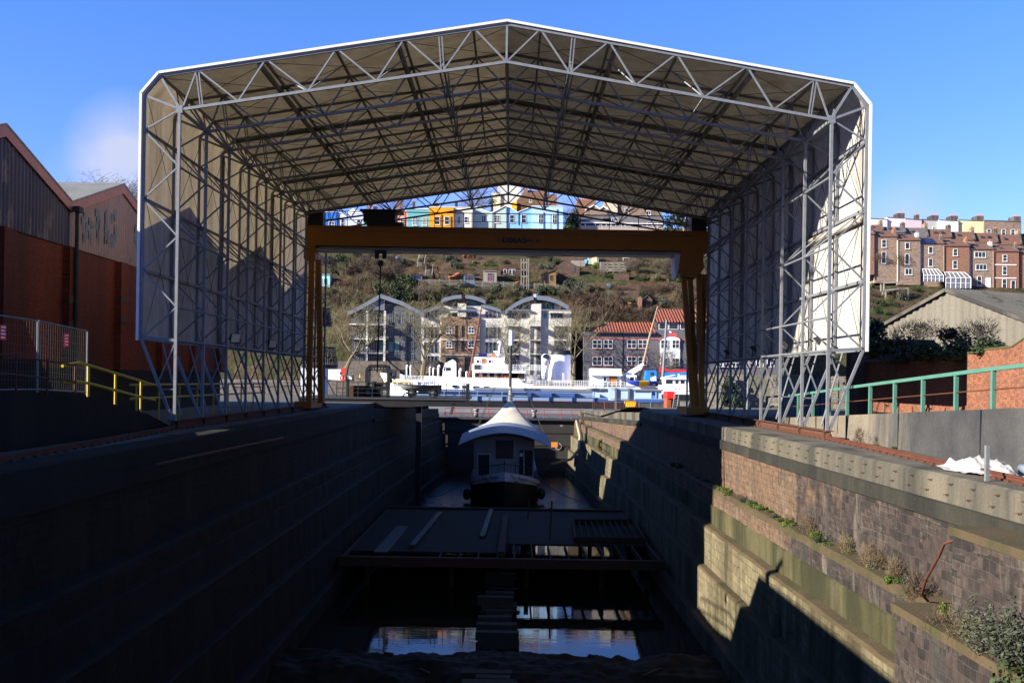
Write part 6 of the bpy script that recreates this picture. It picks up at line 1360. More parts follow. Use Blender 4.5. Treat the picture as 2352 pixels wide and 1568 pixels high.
# ================================================================ hillside gardens
wd_ = plain('weathered_timber', (.20, .18, .15), .9, .25, 2); M['timber'] = wd_; M['brownboard'] = plain('brown_timber_boards', (.16, .10, .035), .8, .25, 2, streak=0)
def H(k, x, y): a, b, s = CR[k]; return ray_hill(a + x * s, b + y * s)
def gwall(label, x0, x1, ytop, ybot, Yoff=0, mat='redstone', cat='wall'):
    p = ray_hill((x0 + x1) / 2, ybot); Y = p.y + Yoff; a, b = at(x0, ybot + 4, Y), at(x1, ytop + (ybot - ytop) * .25, Y); m = MB(); n = max(3, int((b.x - a.x) / .9)); zz = [b.z + .35 * mn.noise(V((i * .7, Y, 3))) - (.4 if mn.noise(V((i * .31, Y, 9))) > .25 else 0) for i in range(n + 1)]
    for i in range(n): xa, xb = a.x + (b.x - a.x) * i / n, a.x + (b.x - a.x) * (i + 1) / n; m.hexa([(xa, Y, a.z - 1.2), (xb, Y, a.z - 1.2), (xb, Y + .6, a.z - 1.2), (xa, Y + .6, a.z - 1.2), (xa, Y, zz[i]), (xb, Y, zz[i + 1]), (xb, Y + .6, zz[i + 1]), (xa, Y + .6, zz[i])])
    o = m.build('garden_wall', M[mat]); return tag(o, label, cat, 'garden retaining walls on the hillside')
for i, (x0, x1, yt, yb) in enumerate(((1290, 1420, 586, 600), (1062, 1200, 592, 606), (1094, 1150, 614, 634), (1326, 1410, 646, 664), (1420, 1562, 652, 668), (1008, 1064, 631, 642), (1425, 1470, 660, 690), (900, 948, 592, 604), (1410, 1445, 622, 645), (1014, 1036, 600, 618), (1495, 1562, 628, 638), (1000, 1050, 622, 630))):
    gwall(['long reddish garden wall under the cream shed', 'reddish garden wall with a row of flower pots', 'rough stone wall behind the purple doored hut', 'brick wall with small arches above the bare brush', 'long broken stone wall near the right crane leg', 'reddish wall with tall pots beside the palisade fence', 'sloping stone wall left of the gabled hut', 'pale stone garden wall near the timber stairs', 'stone wall below the timber deck', 'dry stone wall beneath the grey olive bush', 'low stone wall under the straw coloured bush', 'low brown terrace wall left of the blue shed'][i], x0, x1, yt, yb)
def shed(label, x0, x1, yt, yb, wall, roof, rise=3, depth=2.6, wins=(), door=None, mono=False, name='garden_shed'):
    p = ray_hill((x0 + x1) / 2, yb); Y = p.y; P = [(x0, yb), (x0, yt + rise), ((x0 + x1) / 2, yt), (x1, yt + rise), (x1, yb)] if not mono else [(x0, yb), (x0, yt + rise), (x1, yt), (x1, yb)]
    r = thing(name, p, label, 'garden shed'); Q = [at(a, b, Y) for a, b in P]; Q[0].z -= .8; Q[-1].z -= .8; fix_normals(MB().prism(Q, (0, depth, 0)).build('wall', wall, r))
    T_ = Q[1:-1]; m = MB(); U = V((0, 0, .12)); o = V((0, -.25, 0)); e = V((0, depth + .5, 0))
    for a, b in zip(T_, T_[1:]): m.hexa([a + o, b + o, b + o + e, a + o + e, a + o + U, b + o + U, b + o + e + U, a + o + e + U])
    m.build('roof', roof, r)
    for w_ in wins: win(r, *w_[:4], Y, w_[4], w_[5], sill=False, fr=w_[6] if len(w_) > 6 else 'wframe')
    if door: win(r, *door[:4], Y, 2, 1, sill=False, name='door', fr=door[4], gl=door[5])
    return r
cream = paint('#f0e2b4')
shed('cream garden shed with pale green corners below the crane girder', 1351, 1375, 588, 609, paint('#a9bdae'), M['slate'], 4, 3, (), (1363.5, 598.5, 14, 17, cream, cream))
shed('brown timber shed with a dark felt roof and two small windows', 1241, 1277, 620, 656, M['brownboard'], M['dark'], 12, 4, ((1252, 638, 5, 11, 1, 1, M['brownboard']), (1266, 638, 5, 11, 1, 1, M['brownboard'])), None, True)
shed('narrow hut with purple glazed doors and a flat timber roof', 1110, 1141, 623, 660, M['timber'], M['timber'], 0, 3, ((1126, 630.5, 12, 4, 1, 1, M['timber']),), (1126, 640, 12, 10, M['timber'], plain('purple_glass', (.14, .04, .09), .3, .2, 1)), True)
bs = shed('open fronted blue shed holding white sacks', 1065, 1091, 633, 657, paint('#3f6fae'), M['slate'], 0, 2.6, ((1078, 640, 20, 10, 3, 1, M['timber']),), None, True)
shed('long low hut with a rusty roof and glazed doors', 1149, 1195, 616, 632, M['redstone'], plain('rusty_roof', (.14, .06, .04), .8, .3, 2), 0, 3, ((1160, 624, 6, 10, 1, 1), (1172, 625, 6, 12, 1, 1), (1180, 625, 6, 12, 1, 1)), None, True)
shed('tiny gabled hut with a green door under dry brush', 1475, 1498, 679, 704, M['redstone'], M['slate'], 10, 2.4, (), (1479, 696, 5, 10, M['ever'], M['ever']))
shed('aqua painted garden cabin left behind the crane leg', 733, 758, 631, 657, paint('#a8e4e0'), paint('#a8e4e0'), 0, 3, ((747, 646, 5, 12, 1, 1), (738, 646, 4, 12, 1, 1)), None, True)
bp = ray_hill(1470, 712); o = MB().box(bp.x - .45, bp.x + .45, bp.y, bp.y + .9, bp.z - .5, at(1470, 684, bp.y).z).prism([(bp.x - .5, bp.y, at(1470, 684, bp.y).z), (bp.x + .5, bp.y, at(1470, 684, bp.y).z), (bp.x, bp.y, at(1470, 680, bp.y).z)], (0, .9, 0)).build('brick_pillar', M['brickF']); tag(o, 'tall brick pillar beside the tiny gabled hut', 'pillar')
# ruined wall with a blind arch
rw = thing('ruined_wall', ray_hill(1310, 636), 'ruined red stone wall with a blind arch', 'wall'); Yr = wloc(rw).y
fix_normals(MB().prism([at(a, b, Yr) for a, b in ((1281, 640), (1281, 610), (1292, 601), (1308, 601), (1331, 614), (1331, 640))], (0, .7, 0)).build('wall', M['redstone'], rw))
pts = [at(a, b, Yr - .06) for a, b in [(1310.5, 626), (1310.5, 615)] + [(1315.5 - 5 * math.cos(math.pi * i / 6), 615 - 4.5 * math.sin(math.pi * i / 6)) for i in range(1, 6)] + [(1320.5, 615), (1320.5, 626)]]; MB().prism(pts, (0, .1, 0)).build('blind_arch', M['conc_dark'], rw)
# timber works
def frame(name, label, cat, bars, w_=.14, mat='timber', Yb=None):
    ps = [ray_hill(*b[1]) for b in bars[:1]]; Y = Yb or ps[0].y; r = MB()
    for a, b in bars: r.bar(at(*a, Y), at(*b, Y), w_)
    for a, b in bars[::2]: r.bar(at(*a, Y) + V((0, 2.0, .0)), at(*b, Y) + V((0, 2.0, .0)), w_)
    for a, b in bars: r.bar(at(*a, Y), at(*a, Y) + V((0, 2.0, 0)), w_ * .7)
    o = r.build(name, M[mat]); return tag(o, label, cat)
frame('timber_tower', 'tall grey timber scaffold tower in the gardens', 'scaffold', [((x, 594), (x, 664)) for x in (1197, 1203, 1210, 1214)] + [((1197, y), (1214, y)) for y in (602, 620, 634, 656)], .17)
frame('timber_deck', 'grey timber deck frame with posts above a stone wall', 'deck', [((x, 602), (x, 626)) for x in (1380, 1386, 1395, 1409, 1423, 1437)] + [((1380, y), (1438, y)) for y in (604, 611, 617, 622)], .3)
frame('pergola', 'pale timber pergola frame below the first stone houses', 'pergola', [((2034, 666), (2034, 688)), ((2086, 662), (2086, 684)), ((2034, 666), (2086, 662)), ((2030, 650), (2072, 648)), ((2030, 650), (2030, 668))], .3)
frame('garden_steps_rail', 'pale timber railings by the steps below the white door', 'railing', [((2030, 648), (2078, 648)), ((2038, 660), (2086, 660))] + [((2032 + i * 5, 648), (2032 + i * 5, 654)) for i in range(9)], .16)
for (pts_, lb, n) in (([(966, 617), (971, 588)], 'steep timber stairway climbing the gardens under the crane girder', 14), ([(984, 641), (987, 618)], 'lower flight of timber steps beside the palisade fence', 10)):
    a, b = ray_hill(*pts_[0]), ray_hill(*pts_[1]); b.z = at(*pts_[1], b.y).z; r = thing('garden_stairs', a, lb, 'stairs'); ww = .85
    for s in (-1, 1): MB().bar(a + V((s * ww, 0, .2)), b + V((s * ww, 0, .2)), .12, .3).build('stringer', M['timber'], r); MB().bar(a + V((s * ww, 0, 1.2)), b + V((s * ww, 0, 1.2)), .12).build('handrail', M['timber'], r)
    for i in range(n): c = a.lerp(b, (i + .5) / n); MB().box(c.x - ww, c.x + ww, c.y - .3, c.y + .1, c.z + .22, c.z + .3).build('tread', M['timber'], r)
pf = thing('palisade_fence', ray_hill(1050, 657), 'grey steel palisade fence running along the foot of the gardens', 'fence'); m = MB(); rl = MB()
for x0, x1, y0, y1 in ((961, 1060, 655, 657), (1060, 1285, 657, 667)):
    n = int((x1 - x0) / 2.1); Yp = ray_hill((x0 + x1) / 2, (y0 + y1) / 2).y
    for i in range(n): t = i / n; c = at(x0 + (x1 - x0) * t, y0 + (y1 - y0) * t, Yp); m.box(c.x - .03, c.x + .03, Yp - .03, Yp + .03, c.z, c.z + 1.55)
    for h in (.35, 1.2): rl.bar(at(x0, y0, Yp) + V((0, .05, h)), at(x1, y1, Yp) + V((0, .05, h)), .1)
    for i in range(int((x1 - x0) / 24) + 1): t = i * 24 / (x1 - x0); c = at(x0 + (x1 - x0) * t, y0 + (y1 - y0) * t, Yp); rl.box(c.x - .08, c.x + .08, Yp, Yp + .15, c.z - .3, c.z + 1.6)
m.build('pales', M['timber'], pf); rl.build('rails', M['timber'], pf)
gf = thing('board_fence', ray_hill(1328, 613), 'grey close boarded fence beside the cream shed', 'fence'); Yg = wloc(gf).y
for x0, x1 in ((1312, 1333), (1333.5, 1344)): rect(gf, 'boards', x0, 598.5, x1, 613, Yg, M['timber'], .1)
gh_ = thing('greenhouse', ray_hill(952, 645), 'old grey framed greenhouse left of the timber steps', 'greenhouse'); Yg = wloc(gh_).y
rect(gh_, 'glazing', 932, 631, 970, 646, Yg, plain('dirty_glass', (.16, .17, .18), .25, .3, 1), .05, 2.5); m = MB()
for i in range(8): x = 932 + i * 5.4; m.bar(at(x, 646, Yg - .1), at(x, 629.5 + (1.5 if i < 3 else 0), Yg - .1), .12)
m.bar(at(931, 631, Yg - .1), at(955, 628.5, Yg - .1), .16); m.bar(at(955, 628.5, Yg - .1), at(971, 631, Yg - .1), .16); m.build('frame', M['dark'], gh_)
sgn = ray_hill(1438, 598); o = MB().box(sgn.x - .9, sgn.x + .9, sgn.y, sgn.y + .08, sgn.z + .6, sgn.z + 1.6).box(sgn.x - .8, sgn.x - .7, sgn.y + .08, sgn.y + .16, sgn.z - .2, sgn.z + .6).box(sgn.x + .7, sgn.x + .8, sgn.y + .08, sgn.y + .16, sgn.z - .2, sgn.z + .6).build('notice_board', M['wframe']); tag(o, 'white notice board on the hillside below the crane girder', 'sign')
for x, y, c, lb in ((1347, 607, '#4fa6dc', 'light blue barrel beside the cream shed'), (913, 600, '#5f9be0', 'blue tub in the upper garden'), (927, 604, '#2d5a55', 'dark green water butt in the upper garden'), (1399, 664, '#7fb2e0', 'pale blue bag lying below the arched brick wall')):
    p = ray_hill(x, y); o = MB().lathe(p, [(0, 0), (.5, 0), (.55, .5), (.5, 1.1), (0, 1.1)], 10).build('barrel', paint(c), smooth=True); tag(o, lb, 'barrel')
for i, (x, y) in enumerate(((1066, 594), (1069, 594), (1078, 594), (1082, 594), (1090, 593), (1050, 641), (1054, 640), (1189, 660), (1044, 645), (1035, 647), (1448, 709))):
    p = ray_hill(x, y); s = .42 if i < 5 else .6; o = MB().lathe(p, [(0, 0), (s * .6, 0), (s, s * 1.7), (s * 1.1, s * 1.7), (s * 1.1, s * 2), (s * .9, s * 2), (0, s * 1.6)], 9).build('flower_pot', M['pot'], smooth=True); tag(o, 'terracotta flower pot on a garden wall of the hillside', 'flower pot', 'terracotta pots in the hillside gardens')

# ================================================================ vehicles and people on the far quay
M['tyre'] = plain('tyre_rubber', (.012, .012, .012), .8, .2, 4)
def wheels(root, pts, r_=.4, w_=.25):
    for p in pts:
        p = V(p); o = MB().tube([p - V((0, w_ / 2, 0)), p + V((0, w_ / 2, 0))], r_, 14).build('wheel', M['tyre'], root); MB().tube([p - V((0, w_ / 2 + .02, 0)), p - V((0, w_ / 2 - .02, 0))], r_ * .55, 10).build('rim', M['galv'], o)
Yv = 204.0
def prof(name, pts, k, Y, depth, mat, root): return fix_normals(MB().prism([A(k, a, b, Y) for a, b in pts], (0, depth, 0)).build(name, mat, root))
vn = thing('van', (at(780, 870, Yv).x, Yv, QZ), 'white panel van parked on the quay behind the first plane tree', 'van')
prof('body', [(60, 1010), (60, 900), (80, 893), (255, 893), (275, 905), (318, 955), (365, 985), (380, 1003), (380, 1022)], 'c4', Yv - 1, 2.0, M['white'], vn)
prof('side_window', [(232, 920), (262, 920), (292, 958), (236, 955)], 'c4', Yv - 1.03, .05, M['glass'], vn); prof('bumper', [(350, 1012), (385, 1005), (385, 1024), (350, 1024)], 'c4', Yv - 1.05, 2.1, M['dark'], vn)
bz = at(780, 876, Yv).z; wheels(vn, [(A('c4', 95, 0, Yv).x, Yv - .9, QZ + .35), (A('c4', 335, 0, Yv).x, Yv - .9, QZ + .35)], .38)
Yt = 203.0
tk = thing('lorry', (at(1032, 870, Yt).x, Yt, QZ), 'white lorry tractor unit with a tall cab behind the ship', 'lorry')
prof('cab', [(1440, 975), (1444, 900), (1468, 825), (1480, 812), (1590, 803), (1600, 812), (1602, 975)], 'c4', Yt - 1.2, 2.4, M['white'], tk); prof('side_window', [(1480, 870), (1535, 870), (1538, 905), (1478, 912)], 'c4', Yt - 1.24, .05, M['glass'], tk); prof('windscreen', [(1452, 905), (1466, 850), (1474, 850), (1466, 912)], 'c4', Yt - 1.24, .05, M['glass'], tk)
prof('air_deflector', [(1500, 806), (1560, 775), (1600, 806)], 'c4', Yt - 1.0, 2.0, M['white'], tk); MB().box(A('c4', 1445, 0, Yt).x, A('c4', 1640, 0, Yt).x, Yt - 1, Yt + 1, QZ + .5, A('c4', 0, 965, Yt).z).build('chassis', M['dark'], tk); wheels(tk, [(A('c4', 1480, 0, Yt).x, Yt - 1.1, QZ + .5), (A('c4', 1600, 0, Yt).x, Yt - 1.1, QZ + .5)], .5)
rt = thing('recycling_lorry', (at(1500, 870, Yt).x, Yt, QZ), 'blue skip lorry with a folded red loader crane', 'lorry'); bluep = plain('lorry_blue', (.02, .17, .55), .4, .1, 1)
prof('cab', [(275, 885), (270, 825), (285, 820), (285, 750), (275, 742), (425, 735), (440, 760), (442, 890)], 'd8', Yt - 1.2, 2.4, bluep, rt); prof('side_window', [(345, 770), (400, 765), (398, 815), (350, 820)], 'd8', Yt - 1.24, .05, M['glass'], rt); prof('wing_panel', [(355, 890), (350, 850), (430, 820), (436, 890)], 'd8', Yt - 1.25, .05, M['white'], rt)
prof('body', [(556, 850), (552, 775), (880, 765), (1000, 780), (990, 850)], 'd8', Yt - 1.2, 2.4, bluep, rt); prof('white_stripe', [(560, 828), (700, 800), (720, 808), (560, 842)], 'd8', Yt - 1.24, .05, M['white'], rt)
c = A('d8', 745, 818, Yt - 1.26); text_mesh('lettering', 'Recycling & Skips', .95, M['white'], rt, c, (1, 0, -.015), (0, 0, 1), align='LEFT', bold=.02)
red_ = plain('loader_red', (.55, .02, .02), .4, .1, 1); m = MB(); q = [A('d8', a, b, Yt) for a, b in ((497, 780), (500, 700), (530, 700), (660, 768), (700, 742), (880, 748))]; m.bar(q[0], q[1], .5, .5); m.bar(q[1], q[2], .45); m.bar(q[2], q[3], .38); m.bar(q[3], q[4], .4); m.bar(q[4], q[5], .5); m.build('loader_crane', red_, rt); MB().box(A('d8', 450, 0, Yt).x, A('d8', 1000, 0, Yt).x, Yt - 1, Yt + 1, QZ + .5, A('d8', 0, 850, Yt).z).build('chassis', M['dark'], rt); wheels(rt, [(A('d8', k, 0, Yt).x, Yt - 1.1, QZ + .5) for k in (400, 700, 800)], .5)
def person(px, Y, label, h=1.75, face=1, coat=None, zb=QZ, walk=.25):
    x = at(px, 870, Y).x; me = bpy.data.meshes.new('person'); s = h / 1.75
    J = {'pel': (0, 0, .95), 'chest': (0, 0, 1.30), 'neck': (0, 0, 1.50), 'head': (.02 * face, 0, 1.62), 'top': (.02 * face, 0, 1.72)}
    vs = [J['pel'], J['chest'], J['neck'], J['head'], J['top'], (0, -.2, 1.42), (.03, -.24, 1.12), (.14 * face, -.22, .9), (0, .2, 1.42), (-.03, .24, 1.12), (-.10 * face, .22, .88), (.06 * face, -.09, .88), (walk * .5 * face, -.1, .48), (walk * .7 * face, -.1, .06), (walk * .7 * face + .16 * face, -.1, .03), (-.05 * face, .09, .88), (-walk * .4 * face, .1, .48), (-walk * .9 * face, .1, .08), (-walk * .9 * face + .15 * face, .1, .03)]
    es = [(0, 1), (1, 2), (2, 3), (3, 4), (1, 5), (5, 6), (6, 7), (1, 8), (8, 9), (9, 10), (0, 11), (11, 12), (12, 13), (13, 14), (0, 15), (15, 16), (16, 17), (17, 18)]
    rad = [.15, .17, .06, .10, .08, .08, .055, .045, .08, .055, .045, .10, .07, .05, .045, .10, .07, .05, .045]
    me.from_pydata([(a * s + x, b * s + Y, c * s + zb) for a, b, c in vs], es, []); o = bpy.data.objects.new('person', me); COL.objects.link(o)
    md_ = o.modifiers.new('skin', 'SKIN'); sub = o.modifiers.new('sub', 'SUBSURF'); sub.levels = sub.render_levels = 1
    for i, sv in enumerate(me.skin_vertices[0].data): sv.radius = (rad[i] * s, rad[i] * s); sv.use_root = i == 0
    dg = bpy.context.evaluated_depsgraph_get(); nm = bpy.data.meshes.new_from_object(o.evaluated_get(dg)); bpy.data.objects.remove(o)
    skin_, coat_, trous = plain('skin_tone', (.45, .26, .19), .6, .05, 3), coat, plain('dark_trousers', (.03, .032, .04), .8, .2, 3); nm.materials.clear()
    for mm_ in (trous, coat_, skin_): nm.materials.append(mm_)
    for p in nm.polygons: z = (p.center.z - zb) / s; p.material_index = 2 if z > 1.5 else 1 if z > .85 else 0
    o = bpy.data.objects.new('person', nm); COL.objects.link(o); tag(o, label, 'person')
    hr = MB().ball((x + .01 * face, Y, zb + 1.68 * s), .115 * s, 10, 6, (1, 1, .75)).build('hair', M['barkd'], None, True); hr.parent = o; return o
person(827, 201, 'person in a yellow hooded coat walking along the far quay', coat=plain('yellow_coat', (.62, .36, .02), .7, .1, 3))
person(810.5, 201.5, 'person in dark clothes walking beside the white van', coat=plain('dark_coat', (.02, .02, .025), .8, .2, 3), face=-1)
lbp = at(788, 880, 196.5); r = thing('lifebuoy_post', (lbp.x, 196.4, QZ), 'bright red lifebuoy post on the edge of the far quay', 'lifebuoy'); rd_ = plain('lifebuoy_red', (.60, .03, .02), .5, .1, 2)
MB().box(lbp.x - .16, lbp.x + .16, 196.35, 196.5, -1.6, 3.2).build('post', rd_, r); MB().box(lbp.x - .45, lbp.x + .45, 196.3, 196.5, 3.0, 3.95).build('board', rd_, r); MB().loft([[V((lbp.x, 196.2, 2.0)) + V(((.5 + .14 * math.cos(b)) * math.sin(a), .14 * math.sin(b), (.5 + .14 * math.cos(b)) * math.cos(a))) for b in [2 * math.pi * j / 8 for j in range(8)]] for a in [2 * math.pi * i / 16 for i in range(17)]], True).build('lifebuoy', rd_, r, True)

# ================================================================ the white ship
YS = 178.0; YF = YS - 4.6
ship = thing('passenger_ship', (at(1200, 900, YS).x, YS, HZ), 'white passenger ship with a tall white funnel moored across the harbour', 'ship')
M['shipwhite'] = plain('ship_white', (.80, .80, .80), .4, .04, .5); M['boot'] = plain('boot_topping_red', (.45, .02, .03), .5, .15, 1); M['varnish'] = plain('varnished_wood', (.33, .14, .03), .4, .2, 2)
xb0, xs0 = at(886, 0, YS).x, at(1600, 0, YS).x; LS = xs0 - xb0
def hb(t): return 4.6 * min(1, (t / .22) ** .62) * (1 - .45 * max(0, (t - .85) / .15) ** 2) if t > 0 else .02
def topz(t):
    px = 886 + 714 * t
    pts = [(886, 856), (911, 858), (922, 870), (991, 874), (992, 863), (1087, 867), (1204, 869), (1216, 880), (1240, 886), (1430, 889), (1560, 889), (1600, 887)]
    for (a, ya), (b, yb) in zip(pts, pts[1:]):
        if px <= b: return at(px, ya + (yb - ya) * (px - a) / max(.01, b - a), YF).z
    return at(1600, 887, YF).z
ts = sorted([0, .005, .02, .035, .05, .07, .1, .147, .149, .2, .28, .38, .445, .46, .48, .5, .6, .7, .76, .85, .92, 1.0])
rows, rb = [], []
for t in ts:
    z1 = topz(t); b = hb(t); x = xb0 + LS * t; rk = -(1 - t) * 0
    row = []
    for f in (0, .25, .5, .75, 1):
        z = z1 + (HZ + .55 - z1) * f; fl = 1 - (.55 if t < .15 else .0) * f * (1 - t / .15 if t < .15 else 0); xx = x + (2.6 * f if t < .02 else 2.6 * f * max(0, 1 - t / .2)); row.append((xx, b * fl, z))
    rows.append([V((a, YS - c, d)) for a, c, d in row] + [V((a, YS + c, d)) for a, c, d in reversed(row)])
    l = row[-1]; rb.append([V((l[0], YS - l[1], l[2])), V((l[0] + .3 * max(0, 1 - t / .2), YS - l[1] * .95, HZ - .8))])
MB().loft(rows).build('hull', M['shipwhite'], ship, True); MB().loft(rb).build('boot_topping', M['boot'], ship)
MB().loft([[(xb0 + LS * t, YS - hb(t) * .98, topz(t) - .9 if not .147 < t < .45 else topz(t) - .1), (xb0 + LS * t, YS + hb(t) * .98, topz(t) - .9 if not .147 < t < .45 else topz(t) - .1)] for t in ts]).build('deck', M['varnish'], ship)
def sbox(name, k, x0, y0, x1, y1, mat, Y0=YF + .3, dep=8.4):
    p, q = A(k, (x0 + x1) / 2, y1, Y0), A(k, (x0 + x1) / 2, y0, Y0); return MB().box(A(k, x0, y1, Y0).x, A(k, x1, y0, Y0).x, Y0, Y0 + dep, p.z, q.z).build(name, mat, ship)
def sfr(k, x, y, w_, h_, Y, fr='shipwhite', gl='glass', nm='window'):
    a, b, s = CR[k]; return win(ship, a + x * s, b + y * s, w_ * s, h_ * s, Y, 1, 1, sill=False, fr=fr, gl=gl, name=nm)
sbox('main_cabin', 'c4', 1790, 900, 2400, 1000, M['shipwhite'], YF + .5); sbox('main_cabin_aft', 'c5', 240, 760, 440, 850, M['shipwhite'], YF + .5)
sbox('bridge_deck', 'c4', 1785, 828, 2195, 905, M['shipwhite'], YF + .8, 7.8); sbox('wheelhouse', 'c4', 1810, 750, 2170, 832, M['shipwhite'], YF + 1.6, 6); sbox('promenade', 'c5', -20, 755, 445, 778, M['shipwhite'], YF - .2, 9)
for x in (1850, 1935, 2022, 2105): sfr('c4', x, 958, 50, 45, YF + .45, 'varnish')
for x in (190, 395): sfr('c5', x, 808, 38, 40, YF + .45, 'varnish')
for x in (238, 271): sfr('c5', x, 812, 26, 58, YF + .45, 'varnish', 'varnish', 'door')
for x, w_ in ((1856, 30), (1998, 30)): sfr('c4', x, 800, w_, 34, YF + 1.55)
sfr('c4', 1925, 800, 34, 62, YF + 1.55, 'varnish', 'varnish', 'door'); sbox('dark_box', 'c4', 1812, 838, 1888, 900, M['dark'], YF + .6, .4); sbox('solar_panel', 'c4', 1862, 705, 1965, 748, plain('panel_blue', (.015, .015, .07), .2, .2, 3, spec=.6), YF + 2.6, .2); sbox('orange_raft', 'c4', 2015, 715, 2065, 750, plain('raft_orange', (.5, .12, .04), .6, .1, 2), YF + 2.6, 1)
# funnel
f0, f1 = A('c5', 662, 850, YS - 2), A('c5', 895, 850, YS - 2); g0, g1 = A('c5', 708, 600, YS - 2), A('c5', 892, 600, YS - 2); n_ = 20
rows = []
for t in (0, .25, .5, .75, 1):
    a, b = f0.lerp(g0, t), f1.lerp(g1, t); c = (a + b) / 2; rx_ = (b.x - a.x) / 2; rows.append([V((c.x + rx_ * math.cos(2 * math.pi * i / n_), YS - .5 + 1.5 * math.sin(2 * math.pi * i / n_), c.z)) for i in range(n_)])
MB().loft(rows, True).build('funnel', M['shipwhite'], ship, True)
cpz = (g0 + g1) / 2; rxc = (g1.x - g0.x) / 2 + .15; MB().loft([[V((cpz.x + rxc * k * math.cos(2 * math.pi * i / n_), YS - .5 + 1.62 * k * math.sin(2 * math.pi * i / n_), cpz.z + h)) for i in range(n_)] for k, h in ((1, 0), (1, .35), (.92, .45), (.9, .8), (0, .8))], True).build('funnel_cap', M['black'], ship, True)
def cowl(k, xb_, yb, yt, w_, lab_=None, face=1, Y=YF + 1.5):
    a, b = A(k, xb_, yb, Y), A(k, xb_, yt, Y); r_ = w_ * CR[k][2] * Y / FL / 2; c = b - V((0, 0, r_)); MB().tube([a, c, c + V((.3 * r_ * face, 0, r_ * .8)), c + V((1.2 * r_ * face, 0, r_ * 1.1))], [r_ * .8, r_ * .8, r_, r_ * 1.25], 9).build('ventilator', M['shipwhite'], ship, True)
for x, yt, w_ in ((1020, 850, 22), (1064, 852, 20), (1290, 868, 20), (1332, 880, 20), (1392, 856, 34), (1645, 895, 34), (1720, 925, 22)): cowl('c4', x, 1000, yt, w_)
a, b = A('c5', 635, 840, YF + 2), A('c5', 635, 700, YF + 2); MB().tube([a, b], .62, 12).tube([b, b + V((.1, -.3, .9)), b + V((.15, -.9, 1.3))], [.62, .7, .8], 12).build('large_ventilator', M['shipwhite'], ship, True); MB().tube([b + V((.15, -.92, 1.3)), b + V((.15, -.98, 1.32))], .62, 12).build('ventilator_mouth', M['black'], ship)
def rails(k, pts, yh, Y, n, name='deck_rail', mat='shipwhite'):
    m = MB(); Q = [A(k, a, b, Y) for a, b in pts]; hgt = yh * CR[k][2] * Y / FL
    for p, q in zip(Q, Q[1:]):
        for h in (1, .66, .33): m.bar(p + V((0, 0, hgt * h)), q + V((0, 0, hgt * h)), .06)
        for i in range(n + 1): c = p.lerp(q, i / n); m.bar(c, c + V((0, 0, hgt)), .06)
    m.build(name, M[mat], ship)
rails('c4', [(940, 1000), (1000, 1020), (1310, 1030)], 55, YF + .1, 8); rails('c5', [(240, 755), (470, 755), (600, 760)], 55, YF + .1, 8); rails('c5', [(460, 905), (700, 908), (910, 910), (1080, 910)], 55, YF, 8); rails('c4', [(2030, 905), (2195, 905)], 60, YF + .2, 8); rails('c5', [(1080, 915), (1420, 915)], 50, YF - .1, 8)
sbox('aft_cabin', 'c5', 1090, 735, 1385, 915, M['shipwhite'], YF + .6, 7.6); sbox('aft_canopy', 'c5', 1075, 790, 1395, 805, M['shipwhite'], YF - .1, 1.2); sfr('c5', 1305, 858, 68, 95, YF + .5, 'varnish', 'varnish', 'door'); sfr('c5', 1224, 840, 28, 40, YF + .5); sbox('bin', 'c5', 1205, 868, 1238, 912, plain('teal_bin', (.03, .25, .2), .5, .1, 2), YF + .1, .5)
m = MB(); q = [A('c5', a, b, YF + 2) for a, b in ((1420, 800), (1600, 690), (1430, 830), (1585, 722))]; m.bar(q[0], q[1], .75, .45); m.bar(q[2], q[3], .6, .35); m.build('davit_arm', M['shipwhite'], ship); sbox('winch_house', 'c5', 1430, 800, 1535, 905, M['shipwhite'], YF + 1, 4); sfr('c5', 1490, 835, 40, 36, YF + .95)
m = MB(); m.tube([A('c4', 1755, 985, YF + 3), A('c4', 1845, 480, YF + 3), A('c4', 1902, 140, YF + 3)], [.28, .2, .08], 7); m.build('foremast', plain('red_brown_mast', (.10, .028, .016), .6, .2, 2), ship)
m = MB(); m.tube([A('c5', 1560, 860, YF + 3), A('c5', 1660, 430, YF + 3), A('c5', 1742, 125, YF + 3)], [.26, .22, .1], 7); m.build('derrick', plain('pale_spar', (.20, .145, .085), .6, .2, 2), ship)
m = MB(); m.tube([A('c4', 2095, 750, YF + 4), A('c4', 2118, 590, YF + 4)], .18, 6); m.ball(A('c4', 2115, 575, YF + 4), .45, 10, 6, (1, 1, .5)); m.bar(A('c4', 2050, 690, YF + 4), A('c4', 2110, 740, YF + 4), .12); m.bar(A('c4', 2040, 685, YF + 4), A('c4', 2085, 685, YF + 4), .3); m.build('radar_mast', M['shipwhite'], ship)
for x, y in ((700, 945), (810, 945)): pass
for x, y in ((1585, 1092), (1700, 1098), (1830, 1104), (1955, 1108)): sfr('c4', x, y, 50, 22, YF - .02, 'apgrey')
for x in (835, 968, 1080): sfr('c5', x, 965, 42, 32, YF - .02, 'shipwhite')
MB().tube([A('c4', 870, 985, YF + 3.2), A('c4', 870, 985, YF + 2.6)], .4, 10).build('hawse_hole', M['black'], ship)
text_mesh('lettering', 'BALMORAL', 1.0, plain('gold_letters', (.45, .30, .06), .5, .1, 2), ship, A('c4', 905, 1035, YF + 2.05), (1, -.30, 0), (0, 0, 1), align='CENTER', bold=.03)
m = MB().tube([A('c5', 1775, 1080, 172), A('c5', 1828, 258, 172)], [.28, .18], 8); r = thing('flag_mast', A('c5', 1775, 1080, 172), 'tall grey mast flying a red ensign beside the crane leg', 'mast'); m.build('mast', M['galv'], r)
